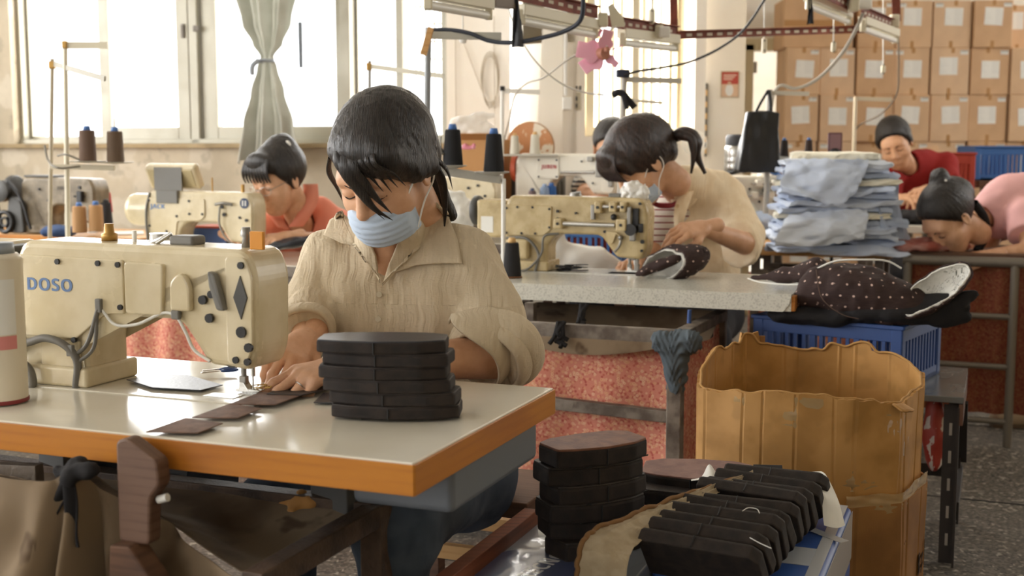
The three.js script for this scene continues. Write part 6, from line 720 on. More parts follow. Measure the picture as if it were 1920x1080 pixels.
  const f = thing('work_table', 'steel pipe work table with a brown floral skirt at the right', 'table', PY(1888, 838, 0).setY(0), Y1), tm = mat(0x7d756a, 0.5, { metalness: 0.4 }), hh = 0.735, pipe = (a, b, r = 0.017) => part('pipe', rod(a, b, r), tm, f); pipe(V(0, 0, 0), V(0, hh, 0)); pipe(V(-0.4, 0, 0), V(-0.4, hh, 0)); pipe(V(0, 0, -0.6), V(0, hh, -0.6)); pipe(V(0.03, hh, 0), V(-0.42, hh, 0), 0.02); pipe(V(0, hh, 0), V(0, hh, -0.6)); pipe(V(0, 0.52, 0), V(-0.4, 0.52, 0), 0.012); pipe(V(0, 0.32, 0), V(-0.4, 0.32, 0), 0.012); pipe(V(0.0, 0.1, 0), V(-0.4, 0.1, 0), 0.012); part('table_board', box(0.75, 0.02, 0.5, -0.05, hh + 0.02, -0.28, 0.003), M.woodOld, f); part('floral_skirt', sheet((u, v) => V(lerp(-0.41, 0.3, u), lerp(hh - 0.02, 0.12, v), -0.06 + 0.012 * Math.sin(u * 40) + 0.01 * Math.sin(u * 15 + v)), 70, 10, 0.0012), mat(0xa08872, 0.92, { map: floral }), f);
  const wt = thing('work_table', 'white-topped table between the fabric stack and the pink-shirt woman', 'table', V(P(1745, 420, 5.75).x, 0, -5.85), Y1); part('table_top', box(0.4, 0.035, 0.4, -0.1, 0.8, -0.1, 0.003), M.laminate, wt); part('under_shelf', box(0.36, 0.03, 0.36, -0.1, 0.72, -0.1, 0.003), M.cork, wt); for (const [x, z] of [[0.07, 0.07], [-0.27, 0.07], [0.07, -0.27], [-0.27, -0.27]]) part('leg', box(0.04, 0.78, 0.04, x, 0.39, z), M.steelGrey, wt);
  single('cloth_heap', surf([-0.16, -0.07, -0.12], [0.16, 0.08, 0.12], 0.008, (x, y, z) => uni([ell(V(0, 0, 0), V(0.12, 0.04, 0.07)), cap(V(-0.05, 0.0, 0.02), V(-0.13, -0.02, 0.04), 0.025, 0.008)], 0.03)(x, y, z) + 0.014 * n3(x * 24, y * 24, z * 24)), M.blackCloth, 'black cloth under the hands of the red-shirt woman', 'cloth', null, P(1722, 385, 5.9).setY(0.85));
  single('cloth_heap', surf([-0.22, -0.05, -0.12], [0.22, 0.08, 0.12], 0.008, (x, y, z) => ell(V(0, 0, 0), V(0.19, 0.03, 0.09))(x, y, z) + 0.016 * n3(x * 20, y * 20, z * 20)), mat(0xffffff, 0.85, { map: patch(0x9a5145, 0xb98f86, 0.15, 4) }), 'reddish pink cloth on the steel pipe work table', 'cloth', null, P(1735, 482, 5.0).setY(0.785));
  const sh = thing('shoe', 'pale shoe on the floor at the far right', 'shoe', PY(1905, 800, 0)); part('upper', surf([-0.13, 0, -0.06], [0.13, 0.1, 0.06], 0.006, (x, y, z) => smax(uni([cap(V(-0.08, 0.035, 0), V(0.06, 0.045, 0), 0.035, 0.04), cap(V(0.06, 0.05, 0), V(0.08, 0.08, 0), 0.03, 0.026)], 0.03)(x, y, z), 0.012 - y, 0.003)), plain(0xb5a389, 0.8), sh); part('sole', prism(rounded([[-0.11, -0.035], [0.1, -0.032], [0.1, 0.032], [-0.11, 0.035]], 0.03), 0.016, 0.002).rotateX(Math.PI / 2).translate(0, 0.008, 0), plain(0x6a5a48, 0.8), sh);
}
// ---------- people ----------
const skinM = mat(0xffffff, 0.52, { map: patch(0xdeae8c, 0xd2a07d, 0.12, 6), bumpMap: tFine, bumpScale: 0.0003 });
const hairTex = dtex(256, (u, v) => mix3(hex(0x15110f), hex(0x2c221d), sst(0.3, 0.8, 0.6 * vn(u * 64, v * 4, 64) + 0.4 * vn(u * 128, v * 8, 128))), 0.08);
const hairM = mat(0xffffff, 0.42, { map: hairTex, bumpMap: dtex(256, (u, v) => 0.6 * vn(u * 64, v * 4, 64) + 0.4 * vn(u * 128, v * 8, 128), 0.05, false), bumpScale: 0.0012 });
const hairBrown = mat(0xffffff, 0.38, { map: dtex(256, (u, v) => mix3(hex(0x1d1310), hex(0x4a2f23), sst(0.35, 0.85, 0.6 * vn(u * 64, v * 4, 64) + 0.4 * vn(u * 128, v * 8, 128))), 0.08), bumpMap: hairM.bumpMap, bumpScale: 0.0012 });
const maskM = mat(0xbfd0e6, 0.85, { bumpMap: tWeave, bumpScale: 0.0003 });
function taper(pts, rad, nu = 28, nv = 8, squash = 1) {      // a tapering strand or limb along a curve
  const c = new THREE.CatmullRomCurve3(pts), fr = c.computeFrenetFrames(nu); return sheet((u, v) => { const i = Math.round(u * nu), a = v * Math.PI * 2, r = Math.max(1e-4, rad(u)); return c.getPoint(u).addScaledVector(fr.normals[i], Math.cos(a) * r).addScaledVector(fr.binormals[i], Math.sin(a) * r * squash); }, nu, nv);
}
const hv = (x, y, z) => V(x, y, z);
const headParts = (() => {
  const add = [ell(hv(0, 0.035, -0.015), hv(0.073, 0.084, 0.093)), ell(hv(0, -0.03, 0.028), hv(0.06, 0.083, 0.062)), cap(hv(-0.014, -0.098, 0.058), hv(0.014, -0.098, 0.058), 0.021), cap(hv(-0.036, -0.035, 0.052), hv(-0.02, -0.07, 0.055), 0.03, 0.024), cap(hv(0.036, -0.035, 0.052), hv(0.02, -0.07, 0.055), 0.03, 0.024), cap(hv(-0.036, 0.02, 0.07), hv(0.036, 0.02, 0.07), 0.014), cap(hv(0, -0.07, -0.03), hv(0, -0.135, -0.042), 0.048, 0.046)];
  const fine = [cap(hv(0, 0.008, 0.086), hv(0, -0.03, 0.104), 0.0085, 0.0115), cap(hv(-0.011, -0.036, 0.092), hv(0.011, -0.036, 0.092), 0.0085), cap(hv(-0.02, -0.0625, 0.082), hv(0.02, -0.0625, 0.082), 0.0075), cap(hv(-0.016, -0.072, 0.081), hv(0.016, -0.072, 0.081), 0.0085), ell(hv(0.076, -0.012, -0.006), hv(0.009, 0.031, 0.019), EQ(0, 0.35, -0.1)), ell(hv(-0.076, -0.012, -0.006), hv(0.009, 0.031, 0.019), EQ(0, -0.35, 0.1))];
  const lids = [ell(hv(0.031, -0.002, 0.077), hv(0.016, 0.0115, 0.0105)), ell(hv(-0.031, -0.002, 0.077), hv(0.016, 0.0115, 0.0105))], sock = [ell(hv(0.031, 0.001, 0.096), hv(0.021, 0.0125, 0.016)), ell(hv(-0.031, 0.001, 0.096), hv(0.021, 0.0125, 0.016))], ear = [ell(hv(0.085, -0.01, 0.0), hv(0.006, 0.02, 0.011)), ell(hv(-0.085, -0.01, 0.0), hv(0.006, 0.02, 0.011))];
  const base = uni(add, 0.03); return (x, y, z) => { let d = base(x, y, z); if (d > 0.06 || d < -0.045) return d; for (const s of sock) d = smax(d, -s(x, y, z), 0.014); for (const f of fine) d = smin(d, f(x, y, z), 0.009); for (const l of lids) d = smin(d, l(x, y, z), 0.004); for (const e of ear) d = smax(d, -e(x, y, z), 0.006); d = smax(d, -cap(hv(-0.017, -0.0672, 0.094), hv(0.017, -0.0672, 0.094), 0.0022)(x, y, z), 0.002); return d; };
})();
let headGeo; const headSkin = () => headGeo ||= surf([-0.1, -0.2, -0.13], [0.1, 0.13, 0.13], 0.0034, headParts);
function headFrame(h) { return new THREE.Matrix4().compose(h.pos, EQ(h.pitch, h.yaw, h.roll ?? 0), V(1, 1, 1).multiplyScalar(h.s ?? 1)); }
const strandy = (x, y, z, a = 0.0018) => { const t = Math.atan2(x, z + 0.03); return a * n3(t * 22, y * 14 + 3, 1.5) + a * 0.6 * n3(t * 55, y * 20, 7); };
function hairCap(front = 0.045, slope = 0.75, thick = 0.012, y0 = 0.06, extra = [], kk = 0.025) { const e = ell(hv(0, 0.035, -0.02), hv(0.073 + thick, 0.085 + thick, 0.094 + thick)); return surf([-0.12, -0.2, -0.16], [0.12, 0.17, 0.13], 0.0042, (x, y, z) => { let d = smax(e(x, y, z), (z - front - (y - y0) * slope) / Math.hypot(1, slope), 0.012); for (const q of extra) d = smin(d, q(x, y, z), kk); return Math.abs(d) > 0.02 ? d : d + strandy(x, y, z); }); }
function maskGeo() { const me = ell(hv(0, -0.068, 0.035), hv(0.0695, 0.07, 0.079)); return surf([-0.085, -0.135, 0.0], [0.085, 0.0, 0.14], 0.0034, (x, y, z) => { const h = me(x, y, z) + 0.0011 * Math.sin(y * 520), t = h; return Math.max(t, Math.abs(y + 0.072 - 0.12 * Math.abs(x)) - 0.036, Math.abs(x) - 0.063, 0.035 - z); }); }
const browG = (s) => taper([hv(s * 0.014, 0.0165, 0.089), hv(s * 0.03, 0.021, 0.086), hv(s * 0.05, 0.0155, 0.069)], (u) => 0.0026 * (1 - 0.6 * u), 14, 6), lashG = (s) => tube([hv(s * 0.016, -0.0045, 0.0855), hv(s * 0.031, -0.0085, 0.088), hv(s * 0.047, -0.004, 0.079)], 0.0012, 14, 5);
function handGeo(w, dir, nor, side, curl, o = {}) {           // w: wrist; dir: towards the fingers; nor: back of the hand; side: +1 or -1, which side the thumb is on
  const s = o.s ?? 1, X = dir.clone().normalize(), Z = new THREE.Vector3().crossVectors(X, nor).normalize(), Y = new THREE.Vector3().crossVectors(Z, X).normalize(), caps = [], fing = [], zs = [0.028, 0.0095, -0.009, -0.026], ln = [[0.042, 0.026, 0.02], [0.046, 0.029, 0.021], [0.043, 0.027, 0.02], [0.033, 0.02, 0.018]], kx = [0.086, 0.09, 0.086, 0.078];
  const sp = o.spread ?? 0.12; caps.push(cap(hv(-0.06, 0, 0), hv(0.012, 0, 0), 0.0255, 0.021)); for (let i = 0; i < 4; i++) { caps.push(cap(hv(0.008, -0.002, zs[i] * 0.55), hv(kx[i] - 0.012, 0.001, zs[i]), 0.0145, 0.0115)); let p = hv(kx[i] - 0.006, 0.001, zs[i]), a = 0; const yaw = sp * (1.3 - i); for (let k = 0; k < 3; k++) { a += [curl[i][0], curl[i][1], curl[i][1] * 0.6][k]; const q = p.clone().add(hv(Math.cos(a) * Math.cos(yaw) * ln[i][k], -Math.sin(a) * ln[i][k], Math.cos(a) * Math.sin(yaw) * ln[i][k])); fing.push([i, cap(p, q, 0.0098 - 0.0011 * k, 0.0089 - 0.0011 * k)]); p = q; } }
  const th = o.thumb ?? [[0.045, -0.014, 0.046], [0.075, -0.024, 0.05], [0.098, -0.03, 0.046]]; let pt = hv(0.016, -0.006, 0.02); const tc = th.map((t, k) => { const q = hv(...t), c = cap(pt, q, 0.0145 - 0.002 * k, 0.0118 - 0.0018 * k); pt = q; return c; });
  const palm = uni(caps, 0.02); const fs = [0, 1, 2, 3].map((i) => uni(fing.filter((f) => f[0] === i).map((f) => f[1]), 0.006)), tu = uni(tc, 0.01);
  const g = surf([-0.085, -0.12, -0.075], [0.2, 0.05, 0.085], 0.0031, (x, y, z) => { let d = palm(x, y, z); let f = Math.min(fs[0](x, y, z), fs[1](x, y, z), fs[2](x, y, z), fs[3](x, y, z)); d = smin(d, f, 0.009); return smin(d, tu(x, y, z), 0.011); });
  g.scale(s, s, s * side); if (side < 0) { const ix = g.index.array; for (let k = 0; k < ix.length; k += 3) { const t = ix[k]; ix[k] = ix[k + 1]; ix[k + 1] = t; } g.computeVertexNormals(); }
  return g.applyMatrix4(new THREE.Matrix4().makeBasis(X, Y, Z).setPosition(w));
}
const shift = (g, b) => g.translate(-b.x, -b.y, -b.z);
function person(label, base, skin, o = {}) { const p = thing('person', label, 'person', base); const body = part('body', skin.map((g) => shift(g, base)), skinM, p); return p; }
const bounds = (pts, pad) => { const lo = [1e9, 1e9, 1e9], hi = [-1e9, -1e9, -1e9]; for (const p of pts) { [p.x, p.y, p.z].forEach((v, i) => { lo[i] = Math.min(lo[i], v - pad); hi[i] = Math.max(hi[i], v + pad); }); } return [lo, hi]; };
const onHead = (g, F0, base) => shift(g.applyMatrix4(F0), base);
function faceBits(p, F0, base, mask) {
  const f = part('face', [onHead(browG(1), F0, base)], plain(0x241a16, 0.9), p); f.name = 'eyebrow'; part('eyebrow', [onHead(browG(-1), F0, base)], plain(0x241a16, 0.9), p); part('eyelash', [onHead(lashG(1), F0, base)], plain(0x1a1412, 0.9), p); part('eyelash', [onHead(lashG(-1), F0, base)], plain(0x1a1412, 0.9), p);
  if (mask) { const m = part('face_mask', [onHead(maskGeo(), F0, base)], maskM, p, 'pale blue surgical mask'); for (const s of [1, -1]) part('ear_loop', [onHead(tube([hv(s * 0.062, -0.034, 0.066), hv(s * 0.072, -0.01, 0.03), hv(s * 0.079, 0.012, -0.006), hv(s * 0.082, -0.005, -0.026), hv(s * 0.08, -0.035, -0.02), hv(s * 0.072, -0.06, 0.02), hv(s * 0.062, -0.095, 0.05)], 0.0017, 50, 6), F0, base)], M.white, m); }
  else part('lips', [onHead(new THREE.SphereGeometry(1, 16, 10).scale(0.021, 0.0085, 0.008).translate(0, -0.067, 0.0835), F0, base)], plain(0xa8604f, 0.5), p);
}
// --- woman in the linen shirt, at the foreground machine ---
{
  const base = P(800, 1000, 2.5).setY(0.0), H0 = { pos: P(722, 312, 2.29), yaw: -0.5, pitch: 0.6, roll: -0.02, s: 1.04 }, F0 = headFrame(H0);
  const q = (px, py, z) => P(px, py, z);
  // arms and hands
  const elbL = q(928, 668, 2.3), wrL = q(640, 688, 2.12), elbR = q(575, 598, 2.43), wrR = q(572, 640, 2.24);
  const skinB = uni([cap(elbL, wrL, 0.043, 0.026), cap(elbR, wrR, 0.036, 0.025), cap(q(732, 430, 2.36), q(735, 500, 2.41), 0.053, 0.06), ell(q(724, 505, 2.43), V(0.07, 0.08, 0.05))], 0.03), bb = bounds([elbL, wrL, elbR, wrR, q(732, 430, 2.36), q(735, 540, 2.41)], 0.15);
  const g1 = surf(bb[0], bb[1], 0.007, skinB);
  const hL = handGeo(wrL, q(515, 722, 2.03).sub(wrL), V(-0.1, 1, 0.35), 1, [[0.35, 0.25], [0.45, 0.45], [0.7, 0.8], [0.9, 0.9]], { s: 0.98, thumb: [[0.045, -0.016, 0.04], [0.074, -0.03, 0.04], [0.098, -0.04, 0.03]] });
  const hR = handGeo(wrR, q(508, 706, 2.09).sub(wrR), V(0.25, 0.9, 0.55), -1, [[0.5, 0.5], [0.55, 0.6], [0.6, 0.7], [0.7, 0.8]], { s: 0.98 });
  const p = person('woman in a beige linen shirt and face mask sewing in the foreground', base, [headSkin().clone().applyMatrix4(F0), g1, hL, hR]);
  faceBits(p, F0, base, true);
  part('hair', [onHead(hairCap(0.05, 0.72, 0.016, 0.05, [ell(hv(0, -0.02, -0.1), hv(0.045, 0.05, 0.035)), cap(hv(0.012, -0.05, -0.095), hv(0.05, -0.16, -0.07), 0.024, 0.012), cap(hv(0.066, 0.02, 0.02), hv(0.073, -0.02, -0.03), 0.014, 0.012), ell(hv(0.018, 0.066, 0.056), hv(0.066, 0.042, 0.038)), cap(hv(0.05, 0.05, 0.06), hv(0.07, 0.0, 0.02), 0.016, 0.01)], 0.034), F0, base)], hairM, p);
  const lock = (pts, r) => part('hair_lock', [onHead(taper(pts.map((a) => hv(...a)), (u) => r * (1 - u) * (0.6 + 0.8 * Math.sin(Math.min(1, u * 2) * 1.57)) + 0.0004, 26, 7, 0.5), F0, base)], hairM, p);
  lock([[-0.02, 0.1, 0.045], [0.0, 0.07, 0.1], [0.016, 0.03, 0.106], [0.032, -0.01, 0.108], [0.056, -0.042, 0.1]], 0.016); lock([[-0.012, 0.1, 0.045], [0.012, 0.07, 0.098], [0.028, 0.03, 0.1], [0.042, 0.0, 0.1], [0.058, -0.03, 0.098]], 0.013); lock([[-0.03, 0.1, 0.04], [-0.014, 0.08, 0.096], [0.004, 0.04, 0.106], [0.024, 0.0, 0.11], [0.046, -0.035, 0.108]], 0.008); for (let i = 0; i < 7; i++) lock([[-0.03 + i * 0.012, 0.1, 0.04], [-0.02 + i * 0.013, 0.075, 0.094], [-0.004 + i * 0.013, 0.04, 0.1 - i * 0.004], [0.01 + i * 0.012, 0.006 - 0.004 * Math.sin(i * 2), 0.102 - i * 0.006]], 0.006);
  lock([[-0.06, 0.06, 0.06], [-0.074, 0.03, 0.06], [-0.076, -0.01, 0.055], [-0.07, -0.05, 0.06]], 0.008); lock([[0.07, 0.0, -0.03], [0.078, -0.05, -0.04], [0.07, -0.11, -0.035], [0.06, -0.16, -0.02]], 0.012); lock([[0.078, 0.0, -0.04], [0.09, -0.04, -0.05], [0.092, -0.08, -0.045]], 0.006);
  // shirt
  const w = (x, y, z) => 0.01 * n3(x * 12 + 5, y * 5, z * 12) + 0.006 * n3(x * 28 + y * 9, y * 8, z * 28) + 0.0022 * n3(x * 80, y * 16, z * 80);
  const shL = q(872, 478, 2.4), elL = q(922, 600, 2.34), cuL = q(915, 672, 2.27), shR = q(622, 478, 2.45), elR = q(586, 580, 2.44), cuR = q(569, 624, 2.29);
  const torso = uni([cap(q(672, 512, 2.44), q(828, 512, 2.41), 0.078), cap(q(690, 600, 2.42), q(815, 600, 2.4), 0.092), cap(q(695, 720, 2.46), q(815, 720, 2.44), 0.105), cap(q(700, 448, 2.45), q(785, 448, 2.43), 0.052)], 0.06);
  const sleeves = uni([cap(shL, elL, 0.064, 0.066), cap(shR, elR, 0.06, 0.055)], 0.03), fL = (x, y, z) => smax(cap(elL, cuL, 0.066, 0.074)(x, y, z), plane(cuL, q(560, 690, 2.12).sub(cuL).multiplyScalar(0.35).add(cuL.clone().sub(elL)))(x, y, z), 0.004), fR = (x, y, z) => smax(cap(elR, q(572, 640, 2.24), 0.055, 0.044)(x, y, z), plane(cuR, cuR.clone().sub(elR))(x, y, z), 0.004);
  const neckCut = uni([cap(q(732, 400, 2.36), q(736, 452, 2.41), 0.06, 0.062), cap(q(730, 450, 2.34), q(714, 534, 2.31), 0.042, 0.004)], 0.02);
  const shirt = (x, y, z) => { let d = smin(torso(x, y, z), sleeves(x, y, z), 0.035); d = smin(d, fL(x, y, z), 0.02); d = smin(d, fR(x, y, z), 0.02); if (Math.abs(d) > 0.04) return d; d += w(x, y, z); const f = q(716, 600, 2.3), k = (x - (f.x + (y - f.y) * 0.03)); d += z > -2.4 && y < 1.0 ? 0.004 * Math.exp(-(k * k) / 0.00002) : 0; return smax(d, -neckCut(x, y, z), 0.008); };
  const sb = bounds([shL, elL, cuL, shR, elR, cuR, q(695, 720, 2.46), q(740, 440, 2.43)], 0.13);
  const lin = mat(0xffffff, 0.88, { map: dtex(512, (u, v) => mix3(hex(0xdccdb4), hex(0xc5b599), clamp(0.5 * fbm(u * 40, v * 5, 40, 3) + 0.5 * fbm(u * 5, v * 5, 5, 3))), 0.3), bumpMap: tLinenBump, bumpScale: 0.0025 });
  const sh = part('shirt', [shift(surf(sb[0], sb[1], 0.0055, shirt), base)], lin, p, 'beige linen shirt with rolled sleeves');
  const lay = (poly, off, th) => { const c = poly.reduce((a, b) => [a[0] + b[0] / poly.length, a[1] + b[1] / poly.length], [0, 0]), N = 14, K = poly.length; return sheet((u, v) => { const t = u * K, i = Math.floor(t) % K, f = t - Math.floor(t), a = poly[i], b = poly[(i + 1) % K], x = lerp(c[0], lerp(a[0], b[0], f), v), y = lerp(c[1], lerp(a[1], b[1], f), v); const h = hit(x, y, (X, Y, Z) => Math.min(smin(torso(X, Y, Z), sleeves(X, Y, Z), 0.035), skinB(X, Y, Z)) - off - 0.004 * (1 - v)) ?? P(x, y, 2.36); return h.sub(base); }, K * 8, N, th); };
  part('collar', [lay([[770, 372], [798, 360], [838, 398], [858, 448], [866, 494], [815, 494], [778, 498], [735, 512], [716, 536], [728, 498], [752, 445]], 0.011, 0.004)], lin, sh); part('collar', [lay([[640, 398], [662, 414], [688, 446], [704, 480], [712, 530], [694, 500], [672, 470], [668, 462], [640, 456], [606, 440], [618, 412]], 0.011, 0.004)], lin, sh);
  for (const [px, py] of [[711, 552], [709, 598], [705, 642]]) { const h = hit(px, py, shirt); if (h) part('button', [turn(new THREE.CylinderGeometry(0.0055, 0.0055, 0.003, 14), Math.PI / 2).translate(h.x - base.x, h.y, h.z - base.z + 0.001)], plain(0xd8cfb9, 0.4), sh); }
  // rolled cuffs
  const ring = (c, n, r, t, amp, ov) => { const N = n.clone().normalize(), A = new THREE.Vector3().crossVectors(N, up).normalize(), B = new THREE.Vector3().crossVectors(A, N); return sheet((u, v) => { const a = u * Math.PI * 2, b = v * Math.PI * 2, rr2 = r + amp * Math.sin(a * 3 + 1) + t * Math.cos(b) * 0.4; return c.clone().addScaledVector(A, Math.cos(a) * rr2).addScaledVector(B, Math.sin(a) * rr2 * 0.92).addScaledVector(N, t * Math.sin(b) + ov * Math.sin(a + 0.6)).sub(base); }, 60, 14); };
  const cn = q(700, 690, 2.15).sub(cuL).normalize().lerp(cuL.clone().sub(elL).normalize(), 0.55); part('cuff', [ring(cuL.clone().addScaledVector(cn, -0.02), cn, 0.074, 0.03, 0.003, 0.006)], lin, sh); part('cuff', [ring(cuL.clone().addScaledVector(cn, -0.045), cn, 0.083, 0.026, 0.004, 0.012)], lin, sh);
  const bandN = wrL.clone().sub(elbL).normalize().lerp(V(0, -1, 0), 0.28).normalize(), bA = new THREE.Vector3().crossVectors(bandN, up).normalize(), bB = new THREE.Vector3().crossVectors(bA, bandN), bc = q(905, 646, 2.285);
  part('cuff', [sheet((u, v) => { const a = u * Math.PI * 2, lift = Math.exp(-((a - 2.2) ** 2) / 0.5), r = 0.066 + 0.012 * v + 0.004 * Math.sin(a * 3 + 1) + 0.012 * lift * v; return bc.clone().addScaledVector(bA, Math.cos(a) * r).addScaledVector(bB, Math.sin(a) * r * 0.95).addScaledVector(bandN, (v - 0.6) * 0.055 + 0.05 * lift * v * v).sub(base); }, 72, 10, 0.005)], lin, sh);
  const cr = cuR.clone().sub(elR).normalize(); part('cuff', [ring(cuR.clone().addScaledVector(cr, -0.012), cr, 0.053, 0.022, 0.002, 0.003)], lin, sh);
  // ring and jeans
  const X = q(515, 722, 2.03).sub(wrL).normalize(), Z = new THREE.Vector3().crossVectors(X, V(-0.1, 1, 0.35)).normalize(), Y = new THREE.Vector3().crossVectors(Z, X).normalize(), fd = X.clone().multiplyScalar(Math.cos(0.7)).addScaledVector(Y, -Math.sin(0.7)), rp = wrL.clone().addScaledVector(X, 0.078).addScaledVector(Z, -0.009).addScaledVector(Y, 0.001).addScaledVector(fd, 0.016); part('ring', [new THREE.TorusGeometry(0.0099, 0.0013, 8, 24).applyQuaternion(new THREE.Quaternion().setFromUnitVectors(V(0, 0, 1), fd)).translate(rp.x - base.x, rp.y, rp.z - base.z)], M.chrome, p);
  const hipL = q(868, 890, 2.5), knL = q(740, 985, 2.02), ftL = V(knL.x - 0.02, 0.08, knL.z - 0.05), hipR = q(745, 880, 2.55), knR = q(520, 958, 2.12), ftR = V(knR.x + 0.02, 0.08, knR.z - 0.05);
  const legs = uni([cap(hipL, knL, 0.095, 0.07), cap(knL, ftL, 0.064, 0.045), cap(hipR, knR, 0.095, 0.07), cap(knR, ftR, 0.064, 0.045), cap(hipL, hipR, 0.1), cap(hipL, q(815, 760, 2.47), 0.1, 0.1)], 0.05), lb = bounds([hipL, knL, ftL, hipR, knR, ftR], 0.13);
  const jn = part('jeans', [shift(surf(lb[0], lb[1], 0.009, (x, y, z) => smax(legs(x, y, z) + 0.004 * n3(x * 22, y * 22, z * 22) + 0.003 * n3(x * 14, y * 50, z * 14), 0.07 - y, 0.003)), base)], mat(0xffffff, 0.9, { map: patch(0x48525f, 0x38424f, 0.25, 7), bumpMap: tWeave, bumpScale: 0.0008 }), p, 'dark blue jeans');
  for (const f of [ftL, ftR]) part('shoe', [shift(surf([f.x - 0.07, 0, f.z - 0.08], [f.x + 0.07, 0.13, f.z + 0.2], 0.008, (x, y, z) => smax(uni([cap(V(f.x, 0.05, f.z - 0.02), V(f.x, 0.04, f.z + 0.12), 0.045, 0.04), cap(V(f.x, 0.09, f.z), V(f.x, 0.05, f.z), 0.045, 0.05)], 0.03)(x, y, z), 0.002 - y, 0.003)), base)], plain(0x5b4536, 0.7), p);
}
